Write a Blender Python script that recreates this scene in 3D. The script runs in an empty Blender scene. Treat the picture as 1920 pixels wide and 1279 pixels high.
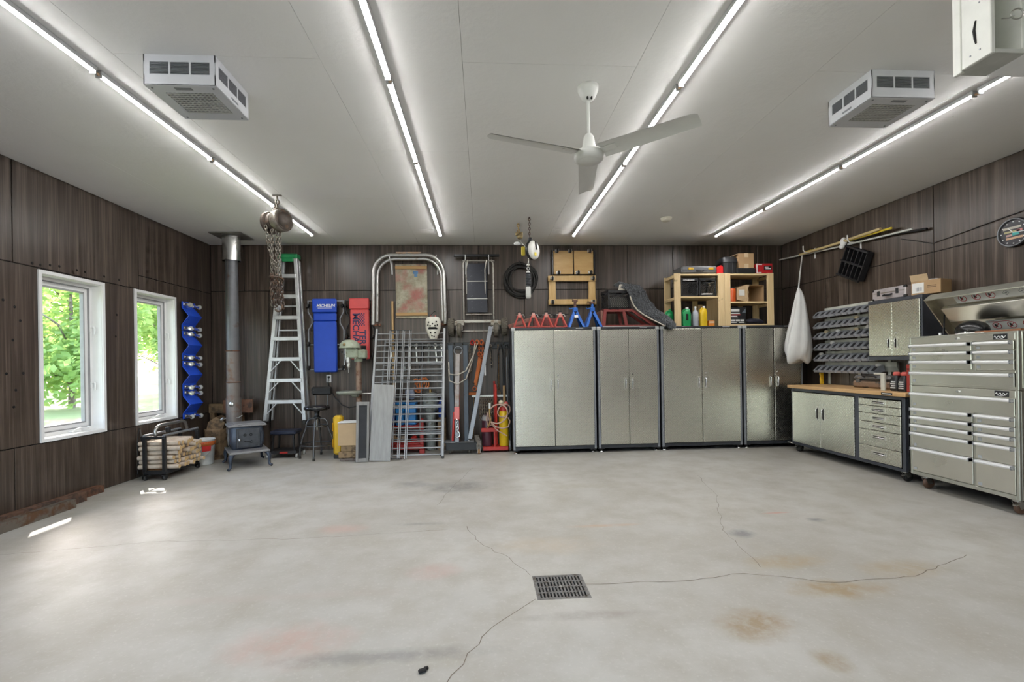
import bpy, math, random
from mathutils import Vector, Matrix
random.seed(7)
PI = math.pi
scn = bpy.context.scene
COL = scn.collection

# ---------------------------------------------------------------- camera
F_PX, CY_PX, YAW, ROLL, CAM_Z = 870.0, 680.2, 0.0627, 0.0153, 1.329
cam_d = bpy.data.cameras.new('camera')
cam = bpy.data.objects.new('camera', cam_d)
COL.objects.link(cam)
cam_d.sensor_width = 36.0
cam_d.lens = F_PX / 1920 * 36.0
cam_d.shift_y = (CY_PX - 639.5) / 1920
cam_d.clip_start = 0.05
cam_d.clip_end = 400
_f = Vector((math.sin(YAW), math.cos(YAW), 0))
_r0 = Vector((math.cos(YAW), -math.sin(YAW), 0))
_u0 = Vector((0, 0, 1))
_r = _r0 * math.cos(ROLL) - _u0 * math.sin(ROLL)
_u = _r0 * math.sin(ROLL) + _u0 * math.cos(ROLL)
cam.matrix_world = Matrix(((_r.x, _u.x, -_f.x, 0), (_r.y, _u.y, -_f.y, 0), (_r.z, _u.z, -_f.z, CAM_Z), (0, 0, 0, 1)))
scn.camera = cam

# ---------------------------------------------------------------- world, sun, exposure
TUBE_STRENGTH = 30.0
world = bpy.data.worlds.new('world'); scn.world = world
world.use_nodes = True
wn = world.node_tree
sky = wn.nodes.new('ShaderNodeTexSky')
sky.sky_type = 'NISHITA'; sky.sun_disc = False
sky.sun_elevation = math.radians(39); sky.sun_rotation = math.radians(-36)
sky.air_density = 1.0; sky.dust_density = 2.0; sky.ozone_density = 1.0
hs = wn.nodes.new('ShaderNodeHueSaturation'); hs.inputs['Saturation'].default_value = 0.8
wn.links.new(sky.outputs[0], hs.inputs['Color']); wn.links.new(hs.outputs[0], wn.nodes['Background'].inputs[0])
wn.nodes['Background'].inputs[1].default_value = 0.65
sun_d = bpy.data.lights.new('sun', 'SUN'); sun_d.energy = 4.6; sun_d.angle = 0.009
sun_d.color = (1.0, 0.95, 0.87)
sun = bpy.data.objects.new('sun', sun_d); COL.objects.link(sun)
SUN_DIR = Vector((0.60, -0.84, -0.85)).normalized()
sun.rotation_euler = SUN_DIR.to_track_quat('-Z', 'Y').to_euler()
sun.location = (-12, 16, 14)
vs = scn.view_settings
vs.view_transform = 'Standard'; vs.look = 'None'; vs.gamma = 1.0; vs.use_curve_mapping = False
vs.exposure = 1.55
cy = scn.cycles
cy.use_denoising = True
try: cy.denoiser = 'OPENIMAGEDENOISE'
except Exception: pass
cy.max_bounces = 6; cy.diffuse_bounces = 4; cy.glossy_bounces = 3; cy.transmission_bounces = 3;
cy.use_adaptive_sampling = True; cy.adaptive_threshold = 0.04; cy.adaptive_min_samples = 12; cy.transparent_max_bounces = 8
cy.sample_clamp_indirect = 6.0
cy.caustics_reflective = False; cy.caustics_refractive = False

# ---------------------------------------------------------------- mesh builder
def V(*a): return Vector(a)
class G:
    def __init__(s): s.v = []; s.f = []; s.sm = []; s.m = None
    def add(s, vs_, fs, smooth=False):
        o = len(s.v)
        if s.m is not None: vs_ = [s.m @ Vector(p) for p in vs_]
        s.v.extend([tuple(p) for p in vs_])
        for f in fs:
            s.f.append(tuple(o + i for i in f)); s.sm.append(smooth)
        return s
    def box(s, c, d, b=0.0, R=None):
        hx, hy, hz = d[0] / 2, d[1] / 2, d[2] / 2
        C = Vector(c)
        if b <= 0:
            p = [V(x, y, z) for z in (-hz, hz) for y in (-hy, hy) for x in (-hx, hx)]
            fs = [(0, 2, 3, 1), (4, 5, 7, 6), (0, 1, 5, 4), (2, 6, 7, 3), (0, 4, 6, 2), (1, 3, 7, 5)]
        else:
            b = min(b, hx * .9, hy * .9, hz * .9)
            p = []; idx = {}
            for sx in (-1, 1):
                for sy in (-1, 1):
                    for sz in (-1, 1):
                        for ax in range(3):
                            q = [sx * (hx - b), sy * (hy - b), sz * (hz - b)]
                            q[ax] = (sx * hx, sy * hy, sz * hz)[ax]
                            idx[(sx, sy, sz, ax)] = len(p); p.append(V(*q))
            fs = []
            def fc(keys):
                pts = [p[idx[k]] for k in keys]
                n = (pts[1] - pts[0]).cross(pts[2] - pts[0]); cc = sum(pts, V(0, 0, 0)) / len(pts)
                ids = [idx[k] for k in keys]
                fs.append(tuple(ids if n.dot(cc) > 0 else ids[::-1]))
            for ax in range(3):
                o1, o2 = (ax + 1) % 3, (ax + 2) % 3
                for sg in (-1, 1):
                    ks = []
                    for a, b2 in ((-1, -1), (1, -1), (1, 1), (-1, 1)):
                        t = [0, 0, 0]; t[ax] = sg; t[o1] = a; t[o2] = b2; ks.append((*t, ax))
                    fc(ks)
                for a in (-1, 1):
                    for b2 in (-1, 1):
                        t1 = [0, 0, 0]; t1[o1] = a; t1[o2] = b2; t1[ax] = -1
                        t2 = list(t1); t2[ax] = 1
                        fc([(*t1, o1), (*t2, o1), (*t2, o2), (*t1, o2)])
            for sx in (-1, 1):
                for sy in (-1, 1):
                    for sz in (-1, 1): fc([(sx, sy, sz, 0), (sx, sy, sz, 1), (sx, sy, sz, 2)])
        if R is not None: p = [R @ q for q in p]
        return s.add([C + q for q in p], fs)
    def bx(s, x0, x1, y0, y1, z0, z1, b=0.0):
        return s.box(((x0 + x1) / 2, (y0 + y1) / 2, (z0 + z1) / 2), (abs(x1 - x0), abs(y1 - y0), abs(z1 - z0)), b)
    def bar(s, a, c, w, h, b=0.0, up=(0, 0, 1)):
        a = Vector(a); c = Vector(c); d = c - a
        z = d.normalized(); u = Vector(up)
        if abs(z.dot(u)) > .98: u = V(0, 1, 0)
        x = u.cross(z).normalized(); y = z.cross(x)
        R = Matrix((x, y, z)).transposed()
        return s.box((a + c) / 2, (w, h, d.length), b, R)
    def cyl(s, a, c, r, r2=None, n=14, caps=True):
        return s.tube([a, c], [r, r if r2 is None else r2], n, caps=caps)
    def tube(s, pts, r, n=8, closed=False, caps=True):
        P = [Vector(p) for p in pts]; k = len(P)
        rs = r if isinstance(r, (list, tuple)) else [r] * k
        T = []
        for i in range(k):
            if closed: t = P[(i + 1) % k] - P[i - 1]
            else: t = P[min(i + 1, k - 1)] - P[max(i - 1, 0)]
            if t.length < 1e-9: t = V(0, 0, 1)
            T.append(t.normalized())
        u = V(0, 0, 1) if abs(T[0].z) < .9 else V(1, 0, 0)
        nrm = (u - T[0] * u.dot(T[0])).normalized()
        vs_ = []
        for i in range(k):
            nrm = nrm - T[i] * nrm.dot(T[i])
            nrm = nrm.normalized() if nrm.length > 1e-6 else T[i].orthogonal().normalized()
            bn = T[i].cross(nrm)
            for j in range(n):
                a = 2 * PI * j / n
                vs_.append(P[i] + (nrm * math.cos(a) + bn * math.sin(a)) * rs[i])
        fs = []
        m = k if closed else k - 1
        for i in range(m):
            for j in range(n):
                a = i * n + j; b = i * n + (j + 1) % n; c = ((i + 1) % k) * n + (j + 1) % n; d = ((i + 1) % k) * n + j
                fs.append((a, b, c, d))
        s.add(vs_, fs, True)
        if caps and not closed:
            s.add(vs_[:n], [tuple(range(n))[::-1]]); s.add(vs_[-n:], [tuple(range(n))])
        return s
    def lathe(s, prof, c=(0, 0, 0), n=20, axis=(0, 0, 1), smooth=True, arc=2 * PI, start=0.0):
        C = Vector(c); ax = Vector(axis).normalized()
        u = ax.orthogonal().normalized() if abs(ax.z) < .99 else V(1, 0, 0)
        w = ax.cross(u)
        full = abs(arc - 2 * PI) < 1e-6
        m = n if full else n + 1
        vs_ = []
        for (r, z) in prof:
            for j in range(m):
                a = start + arc * j / n
                vs_.append(C + ax * z + (u * math.cos(a) + w * math.sin(a)) * r)
        fs = []
        for i in range(len(prof) - 1):
            for j in range(n):
                j2 = (j + 1) % m if full else j + 1
                fs.append((i * m + j, i * m + j2, (i + 1) * m + j2, (i + 1) * m + j))
        return s.add(vs_, fs, smooth)
    def ring(s, c, R, r, axis=(0, 0, 1), n=24, k=6, sx=1.0, sy=1.0, u=None):
        C = Vector(c); ax = Vector(axis).normalized()
        u = Vector(u) if u is not None else (ax.orthogonal().normalized() if abs(ax.z) < .99 else V(1, 0, 0))
        w = ax.cross(u)
        return s.tube([C + u * math.cos(2 * PI * i / n) * R * sx + w * math.sin(2 * PI * i / n) * R * sy for i in range(n)], r, k, closed=True)
    def prism(s, poly, plane, a, b, smooth=False):
        # poly: 2d points; plane 'xy','xz','yz'; extruded from a to b on the third axis
        def P(p, t):
            return {'xy': (p[0], p[1], t), 'xz': (p[0], t, p[1]), 'yz': (t, p[0], p[1])}[plane]
        n = len(poly)
        A = [P(p, a) for p in poly]; B = [P(p, b) for p in poly]
        ar = sum(poly[i][0] * poly[(i + 1) % n][1] - poly[(i + 1) % n][0] * poly[i][1] for i in range(n))
        flip = (ar > 0) == ((b > a) != (plane == 'xz'))
        lo, hi = tuple(range(n)), tuple(range(n))
        s.add(A, [lo[::-1] if flip else lo]); s.add(B, [hi if flip else hi[::-1]])
        fs = []
        for i in range(n):
            j = (i + 1) % n
            q = (i, j, n + j, n + i)
            fs.append(q if flip else q[::-1])
        return s.add(A + B, fs, smooth)
    def frame(s, poly_out, poly_in, plane, a, b):
        n = len(poly_out)
        for i in range(n):
            j = (i + 1) % n
            s.prism([poly_out[i], poly_out[j], poly_in[j], poly_in[i]], plane, a, b)
        return s
    def chain(s, pts, link=.03, r=.004, k=5, n=10):
        P = [Vector(p) for p in pts]
        L = [0]
        for i in range(1, len(P)): L.append(L[-1] + (P[i] - P[i - 1]).length)
        tot = L[-1]; cnt = max(1, int(tot / (link * .72)))
        for c in range(cnt):
            t = (c + .5) / cnt * tot
            i = 0
            while i < len(L) - 2 and L[i + 1] < t: i += 1
            q = (t - L[i]) / max(1e-6, L[i + 1] - L[i])
            p = P[i].lerp(P[i + 1], q); d = (P[i + 1] - P[i]).normalized()
            sd = d.orthogonal().normalized() if abs(d.y) > .9 else d.cross(V(0, 1, 0)).normalized()
            if c % 2: sd = d.cross(sd)
            ax = d.cross(sd)
            s.ring(p, link * .5, r, ax, n, k, 1.0, .58, u=d)
        return s
    def sphere(s, c, r, n=12, m=8, sc=(1, 1, 1)):
        prof = [(max(1e-4, r * math.sin(PI * i / m)), -r * math.cos(PI * i / m)) for i in range(m + 1)]
        C = Vector(c); vs_ = []; fs = []
        for (rr, z) in prof:
            for j in range(n):
                a = 2 * PI * j / n
                vs_.append(C + V(rr * math.cos(a) * sc[0], rr * math.sin(a) * sc[1], z * sc[2]))
        for i in range(m):
            for j in range(n): fs.append((i * n + j, i * n + (j + 1) % n, (i + 1) * n + (j + 1) % n, (i + 1) * n + j))
        return s.add(vs_, fs, True)
    def mesh(s, name, mat, off=None):
        me = bpy.data.meshes.new(name)
        vv = s.v if off is None else [(p[0] - off[0], p[1] - off[1], p[2] - off[2]) for p in s.v]
        me.from_pydata(vv, [], s.f)
        me.polygons.foreach_set('use_smooth', s.sm)
        if mat is not None: me.materials.append(mat)
        me.update()
        return me

def arc_pts(c, r, a0, a1, n, plane='xz', t=0.0):
    out = []
    for i in range(n + 1):
        a = a0 + (a1 - a0) * i / n
        x, y = c[0] + r * math.cos(a), c[1] + r * math.sin(a)
        out.append({'xz': (x, t, y), 'xy': (x, y, t), 'yz': (t, x, y)}[plane])
    return out

def tag(o, label, cat, group=None):
    o['label'] = label; o['category'] = cat
    if group: o['group'] = group
    return o
def thing(name, label, cat, loc=(0, 0, 0), rz=0.0, group=None):
    o = bpy.data.objects.new(name, None); COL.objects.link(o)
    o.location = loc; o.rotation_euler = (0, 0, rz); o.empty_display_size = .05
    return tag(o, label, cat, group)
def part(parent, name, g, mat, local=None, label=None, off=None):
    """parts are modelled in world coordinates unless the thing is turned or local=True"""
    if local is None: local = abs(parent.rotation_euler[2]) > 1e-6
    if off is None: off = None if local else wloc(parent)
    me = g.mesh(name, mat, off) if isinstance(g, G) else g
    o = bpy.data.objects.new(name, me); COL.objects.link(o); o.parent = parent
    if label: o['label'] = label
    return o
def wloc(o):
    p = Vector(o.location)
    while o.parent is not None:
        o = o.parent; p = p + Vector(o.location)
    return p
def solo(name, g, mat, label, cat, loc=(0, 0, 0), rz=0.0, group=None, local=False):
    me = g.mesh(name, mat, None if (local or rz) else loc)
    o = bpy.data.objects.new(name, me); COL.objects.link(o)
    o.location = loc; o.rotation_euler = (0, 0, rz)
    return tag(o, label, cat, group)
def struct(name, g, mat, parent=None):
    me = g.mesh(name, mat, None) if isinstance(g, G) else g
    o = bpy.data.objects.new(name, me); COL.objects.link(o)
    if parent is not None: o.parent = parent
    else: o['kind'] = 'structure'
    return o
def copy_thing(root, loc, rz=None, label=None, group=None):
    r = root.copy(); COL.objects.link(r); r.location = loc
    if rz is not None: r.rotation_euler = (0, 0, rz)
    if label: r['label'] = label
    if group: r['group'] = group
    for ch in root.children:
        c = ch.copy(); COL.objects.link(c); c.parent = r
        for gch in ch.children:
            d = gch.copy(); COL.objects.link(d); d.parent = c
    return r
FONT = None
def text_mesh(name, body, size, mat, R, loc, ext=.0008, align='CENTER', shear=0.0, off=None, bold=0.0):
    """lettering: glyph outlines turned into a thin raised mesh; R is a 3x3 turning (x right, y up, z out)"""
    cu = bpy.data.curves.new(name, 'FONT'); cu.body = body; cu.size = size; cu.extrude = ext
    cu.align_x = align; cu.align_y = 'CENTER'; cu.resolution_u = 3; cu.shear = shear; cu.offset = bold
    o = bpy.data.objects.new(name + '_tmp', cu); COL.objects.link(o)
    bpy.context.view_layer.update()
    me = bpy.data.meshes.new_from_object(o.evaluated_get(bpy.context.evaluated_depsgraph_get()))
    bpy.data.objects.remove(o); bpy.data.curves.remove(cu)
    me.name = name
    M = Matrix.Translation(Vector(loc) - (Vector(off) if off is not None else V(0, 0, 0))) @ R.to_4x4()
    me.transform(M); me.materials.clear(); me.materials.append(mat)
    return me
R_FRONT = Matrix(((1, 0, 0), (0, 0, -1), (0, 1, 0)))            # faces -y: x right, text up = +z
R_RIGHTWALL = Matrix(((0, 0, -1), (-1, 0, 0), (0, 1, 0)))       # faces -x: text runs towards -y

# ---------------------------------------------------------------- materials
def nd(nt, typ, **kw):
    n = nt.nodes.new(typ)
    for k, v in kw.items(): setattr(n, k, v)
    return n
def mth(nt, op, a, b=None, c=None):
    n = nt.nodes.new('ShaderNodeMath'); n.operation = op
    for i, x in enumerate((a, b, c)):
        if x is None: continue
        if isinstance(x, (int, float)): n.inputs[i].default_value = x
        else: nt.links.new(x, n.inputs[i])
    return n.outputs[0]
def mixc(nt, fac, a, b):
    n = nt.nodes.new('ShaderNodeMix'); n.data_type = 'RGBA'
    for sock, x in ((n.inputs[0], fac), (n.inputs[6], a), (n.inputs[7], b)):
        if isinstance(x, (int, float)): sock.default_value = x
        elif isinstance(x, tuple): sock.default_value = (*x[:3], 1)
        else: nt.links.new(x, sock)
    return n.outputs[2]
def ramp(nt, fac, stops):
    n = nt.nodes.new('ShaderNodeValToRGB'); e = n.color_ramp.elements
    while len(e) < len(stops): e.new(.5)
    for i, (p, c) in enumerate(stops):
        e[i].position = p; e[i].color = (*c, 1) if isinstance(c, tuple) else (c, c, c, 1)
    nt.links.new(fac, n.inputs[0]); return n.outputs[0]
def coords(nt, scale=(1, 1, 1), rot=(0, 0, 0), loc=(0, 0, 0)):
    tc = nt.nodes.new('ShaderNodeTexCoord'); mp = nt.nodes.new('ShaderNodeMapping')
    mp.inputs['Scale'].default_value = scale; mp.inputs['Rotation'].default_value = rot; mp.inputs['Location'].default_value = loc
    nt.links.new(tc.outputs['Object'], mp.inputs[0]); return mp.outputs[0]
def noise(nt, vec, scale, detail=4, rough=.55):
    n = nt.nodes.new('ShaderNodeTexNoise'); n.inputs['Scale'].default_value = scale
    n.inputs['Detail'].default_value = detail; n.inputs['Roughness'].default_value = rough
    nt.links.new(vec, n.inputs['Vector']); return n.outputs[0]
def bump(nt, h, bs, strength=.3, dist=.01):
    n = nt.nodes.new('ShaderNodeBump'); n.inputs['Strength'].default_value = strength; n.inputs['Distance'].default_value = dist
    nt.links.new(h, n.inputs['Height']); nt.links.new(n.outputs[0], bs.inputs['Normal'])
MATS = {}
def base(name, col, rough=.5, metal=0.0):
    m = bpy.data.materials.new(name); m.use_nodes = True
    bs = m.node_tree.nodes['Principled BSDF']
    bs.inputs['Base Color'].default_value = (*col, 1); bs.inputs['Roughness'].default_value = rough; bs.inputs['Metallic'].default_value = metal
    return m, m.node_tree, bs
def mat(name, col, rough=.5, metal=0.0, var=.12, vscale=9.0, bmp=0.0, bscale=60.0):
    """plain painted / moulded surface with a little procedural unevenness"""
    if name in MATS: return MATS[name]
    m, nt, bs = base(name, col, rough, metal)
    v = coords(nt)
    nz = noise(nt, v, vscale, 4)
    lo = tuple(max(0, c * (1 - var)) for c in col); hi = tuple(min(1, c * (1 + var)) for c in col)
    nt.links.new(ramp(nt, nz, [(.3, lo), (.7, hi)]), bs.inputs['Base Color'])
    nt.links.new(mth(nt, 'MULTIPLY_ADD', nz, .16, rough - .08), bs.inputs['Roughness'])
    if bmp: bump(nt, noise(nt, v, bscale, 3), bs, bmp, .004)
    MATS[name] = m; return m
def worn(name, col, col2, rough=.55, metal=0.0, scale=14.0, lo=.5, hi=.62, bmp=.15):
    """paint or steel with rust / scuffs breaking through"""
    if name in MATS: return MATS[name]
    m, nt, bs = base(name, col, rough, metal)
    v = coords(nt)
    nz = noise(nt, v, scale, 7, .65)
    k = ramp(nt, nz, [(lo, 0.0), (hi, 1.0)])
    n2 = noise(nt, v, scale * 3, 4)
    c1 = mixc(nt, n2, tuple(c * .82 for c in col), tuple(min(1, c * 1.15) for c in col))
    nt.links.new(mixc(nt, k, c1, col2), bs.inputs['Base Color'])
    nt.links.new(mth(nt, 'MULTIPLY_ADD', k, .3, rough - .05), bs.inputs['Roughness'])
    bump(nt, nz, bs, bmp, .004)
    MATS[name] = m; return m
def wood(name, c1, c2, scale=(40, 40, 3), rough=.55, knots=True):
    if name in MATS: return MATS[name]
    m, nt, bs = base(name, c1, rough)
    v = coords(nt, scale)
    nz = noise(nt, v, 1.0, 6, .6)
    c = ramp(nt, nz, [(.3, c1), (.7, c2)])
    if knots:
        k = noise(nt, coords(nt, (6, 6, 5)), 1.0, 2)
        c = mixc(nt, ramp(nt, k, [(.70, 0.0), (.76, 1.0)]), c, tuple(x * .35 for x in c1))
    nt.links.new(c, bs.inputs['Base Color'])
    bump(nt, nz, bs, .12, .003)
    MATS[name] = m; return m
def emit(name, col, s):
    if name in MATS: return MATS[name]
    m = bpy.data.materials.new(name); m.use_nodes = True; nt = m.node_tree
    nt.nodes.remove(nt.nodes['Principled BSDF'])
    e = nt.nodes.new('ShaderNodeEmission'); e.inputs[0].default_value = (*col, 1); e.inputs[1].default_value = s
    nt.links.new(e.outputs[0], nt.nodes['Material Output'].inputs[0]); MATS[name] = m; return m

def tread_mat(name, axes='xz', s=.026, col=(.72, .70, .615)):
    """brushed stainless with raised tread-plate lozenges"""
    m, nt, bs = base(name, col, .3, 1.0)
    tc = nt.nodes.new('ShaderNodeTexCoord'); sp = nt.nodes.new('ShaderNodeSeparateXYZ')
    nt.links.new(tc.outputs['Object'], sp.inputs[0])
    a = sp.outputs['XYZ'.index(axes[0].upper())]; b = sp.outputs['XYZ'.index(axes[1].upper())]
    p = mth(nt, 'MULTIPLY', mth(nt, 'ADD', a, b), .7071 / s); q = mth(nt, 'MULTIPLY', mth(nt, 'SUBTRACT', a, b), .7071 / s)
    par = mth(nt, 'FLOORED_MODULO', mth(nt, 'ADD', mth(nt, 'FLOOR', p), mth(nt, 'FLOOR', q)), 2.0)
    lp = mth(nt, 'SUBTRACT', mth(nt, 'FRACT', p), .5); lq = mth(nt, 'SUBTRACT', mth(nt, 'FRACT', q), .5)
    def mixv(x, y): return mth(nt, 'ADD', mth(nt, 'MULTIPLY', x, par), mth(nt, 'MULTIPLY', y, mth(nt, 'SUBTRACT', 1.0, par)))
    e1 = mixv(lp, lq); e2 = mixv(lq, lp)
    d = mth(nt, 'ADD', mth(nt, 'POWER', mth(nt, 'ABSOLUTE', mth(nt, 'DIVIDE', e1, .46)), 2.0), mth(nt, 'POWER', mth(nt, 'ABSOLUTE', mth(nt, 'DIVIDE', e2, .17)), 2.0))
    h = mth(nt, 'MAXIMUM', mth(nt, 'SUBTRACT', 1.0, d), 0.0)
    k = mth(nt, 'MINIMUM', mth(nt, 'MULTIPLY', h, 3.0), 1.0)
    bump(nt, h, bs, .16, .0022)
    nz = noise(nt, coords(nt, (2, 2, 2)), 1.5, 3)
    nt.links.new(mth(nt, 'SUBTRACT', mth(nt, 'MULTIPLY_ADD', nz, .12, .30), mth(nt, 'MULTIPLY', k, .12)), bs.inputs['Roughness'])
    nt.links.new(mixc(nt, k, tuple(c * .93 for c in col), tuple(min(1, c * 1.06) for c in col)), bs.inputs['Base Color'])
    MATS[name] = m; return m

def panel_mat():
    m, nt, bs = base('dark_wood_panelling', (.04, .03, .026), .36)
    v = coords(nt, (16, 16, .55)); v2 = coords(nt, (70, 70, 1.1)); v3 = coords(nt, (.8, .8, .5))
    n1 = noise(nt, v, 1.0, 6, .65); n2 = noise(nt, v2, 1.0, 3, .5); n3 = noise(nt, v3, 1.0, 2)
    k = mth(nt, 'ADD', mth(nt, 'MULTIPLY', n1, .62), mth(nt, 'MULTIPLY', n2, .38))
    c = ramp(nt, k, [(.36, (.024, .016, .011)), (.50, (.064, .045, .034)), (.62, (.145, .108, .084))])
    c = mixc(nt, mth(nt, 'MULTIPLY', n3, .35), c, (.088, .071, .059))
    nt.links.new(c, bs.inputs['Base Color'])
    nt.links.new(mth(nt, 'MULTIPLY_ADD', n1, .16, .27), bs.inputs['Roughness'])
    bump(nt, k, bs, .10, .002)
    MATS['panel'] = m; return m
def ceiling_mat():
    m, nt, bs = base('painted_ceiling_sheet', (.6, .59, .55), .62)
    v = coords(nt)
    n1 = noise(nt, v, 26, 5, .6); n2 = noise(nt, v, .7, 3)
    vo = nt.nodes.new('ShaderNodeTexVoronoi'); vo.inputs['Scale'].default_value = 11.0
    nt.links.new(v, vo.inputs['Vector'])
    c = ramp(nt, n2, [(.3, (.85, .84, .815)), (.7, (.90, .895, .875))])
    spk = noise(nt, v, 34, 2); c = mixc(nt, ramp(nt, spk, [(.80, 0.0), (.84, .55)]), c, (.2, .18, .15))
    nt.links.new(c, bs.inputs['Base Color'])
    bump(nt, mth(nt, 'ADD', n1, mth(nt, 'MULTIPLY', vo.outputs[0], .5)), bs, .30, .006)
    MATS['ceiling'] = m; return m
def floor_mat():
    m, nt, bs = base('worn_concrete', (.45, .43, .4), .5)
    v = coords(nt)
    n1 = noise(nt, v, .55, 5, .6); n2 = noise(nt, v, 3.2, 6, .62); n3 = noise(nt, v, 45, 4, .6)
    c = ramp(nt, n1, [(.30, (.335, .315, .275)), (.50, (.42, .405, .37)), (.70, (.49, .475, .435))])
    c = mixc(nt, ramp(nt, n2, [(.40, 0.0), (.68, .65)]), c, (.33, .30, .245))
    c = mixc(nt, ramp(nt, n3, [(.55, 0.0), (.8, .35)]), c, (.60, .585, .55))
    sp = nt.nodes.new('ShaderNodeSeparateXYZ'); nt.links.new(v, sp.inputs[0])
    X, Y = sp.outputs[0], sp.outputs[1]
    wob = mth(nt, 'MULTIPLY', mth(nt, 'SUBTRACT', noise(nt, v, 2.6, 5, .7), .5), 1.5)
    fine = noise(nt, v, 9.0, 6, .75)
    # oil, rust and tyre stains, each with its own place and outline on the slab
    stains = [(-.30, 5.05, .42, .30, (.20, .195, .18), .75), (-.75, 5.2, .25, .16, (.22, .21, .2), .6),
              (1.95, 3.42, .12, .10, (.16, .16, .165), .8), (2.72, 3.65, .10, .07, (.15, .15, .155), .8),
              (2.05, 2.55, .34, .14, (.30, .21, .10), .75), (1.35, 2.25, .22, .17, (.27, .19, .10), .85), (1.5, 1.95, .10, .10, (.26, .19, .10), .7),
              (1.95, 2.92, .34, .12, (.34, .26, .15), .7), (2.6, 2.75, .35, .14, (.34, .26, .15), .55),
              (-.95, 2.30, .35, .22, (.46, .29, .24), .5), (-1.15, 3.85, .25, .13, (.46, .29, .23), .5), (-.35, 3.0, .2, .14, (.46, .31, .27), .45),
              (-.55, 3.9, .22, .05, (.18, .18, .17), .5), (-.5, 2.15, .55, .07, (.17, .165, .155), .55), (.55, 2.4, .45, .05, (.24, .2, .17), .45),
              (.95, 3.7, .35, .04, (.47, .30, .18), .5), (2.5, 3.85, .14, .025, (.50, .18, .12), .6), (1.1, 4.9, .5, .12, (.36, .33, .26), .5),
              (.45, 3.35, .5, .2, (.42, .34, .24), .45), (-1.6, 5.2, .3, .1, (.3, .29, .27), .5), (.3, 4.2, .5, .16, (.33, .31, .27), .45), (-1.3, 2.75, .9, .06, (.4, .35, .31), .5)]
    for (sx, sy, rx, ry, sc, a) in stains:
        dx = mth(nt, 'DIVIDE', mth(nt, 'SUBTRACT', X, sx), rx); dy = mth(nt, 'DIVIDE', mth(nt, 'SUBTRACT', Y, sy), ry)
        d = mth(nt, 'SQRT', mth(nt, 'ADD', mth(nt, 'MULTIPLY', dx, dx), mth(nt, 'MULTIPLY', dy, dy)))
        d = mth(nt, 'ADD', d, wob)
        k = ramp(nt, d, [(.35, 1.0), (1.0, 0.0)])
        k = mth(nt, 'MULTIPLY', mth(nt, 'MULTIPLY', k, a), ramp(nt, fine, [(.32, .2), (.55, 1.0)]))
        c = mixc(nt, k, c, sc)
    nt.links.new(c, bs.inputs['Base Color'])
    nt.links.new(mth(nt, 'MULTIPLY_ADD', n2, .3, .33), bs.inputs['Roughness'])
    bump(nt, mth(nt, 'ADD', n2, mth(nt, 'MULTIPLY', n3, .4)), bs, .12, .004)
    MATS['floor'] = m; return m
PANEL = panel_mat(); CEIL = ceiling_mat(); FLOOR = floor_mat()
TREADX = tread_mat('tread_plate_stainless', 'xz'); TREADY = tread_mat('tread_plate_stainless_side', 'yz')
BLACK = mat('black_plastic', (.016, .016, .018), .42)
BLACKM = mat('black_painted_steel', (.02, .02, .022), .35, 0.2)
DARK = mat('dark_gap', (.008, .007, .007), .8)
CHAR = mat('charcoal_steel', (.055, .058, .065), .38, .4)
GREYM = mat('grey_powder_coat', (.25, .26, .28), .4, .3)
ALU = mat('aluminium', (.72, .73, .74), .33, .85)
CHROME = mat('chrome', (.75, .75, .76), .16, 1.0, .05)
STEEL = mat('brushed_steel', (.52, .51, .48), .34, 1.0, .08, 4)
STAIN = mat('stainless', (.72, .70, .64), .30, 1.0, .05, 3)
WHITE = mat('white_paint', (.84, .84, .84), .42, 0, .015)
WHITEP = mat('white_plastic', (.84, .84, .84), .35, 0, .015)
BLUE = mat('blue_vinyl', (.018, .07, .48), .36, 0, .06)
BLUEP = mat('blue_painted_steel', (.018, .095, .72), .30, .0, .05)
RED = mat('red_paint', (.42, .025, .018), .4)
REDF = worn('faded_red_paint', (.55, .09, .075), (.24, .07, .05), .5, 0, 18, .60, .74)
RUST = worn('rusty_steel', (.17, .075, .04), (.07, .045, .035), .7, .2, 9)
DKRUST = worn('dark_oxidised_iron', (.085, .06, .048), (.17, .095, .055), .6, .4, 16, .5, .66)
CARD = mat('cardboard', (.42, .27, .14), .75, 0, .08, 5)
PAPER = mat('white_paper', (.75, .74, .71), .7, 0, .03)
RUBBER = mat('rubber', (.022, .02, .018), .7, 0, .2, 20)
PINE = wood('pine', (.66, .47, .24), (.78, .60, .35))
# ================================================================ the room shell
XL, XR, YB, YF, H = -4.20, 5.03, 7.49, -2.2, 3.23
WT = .16
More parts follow.
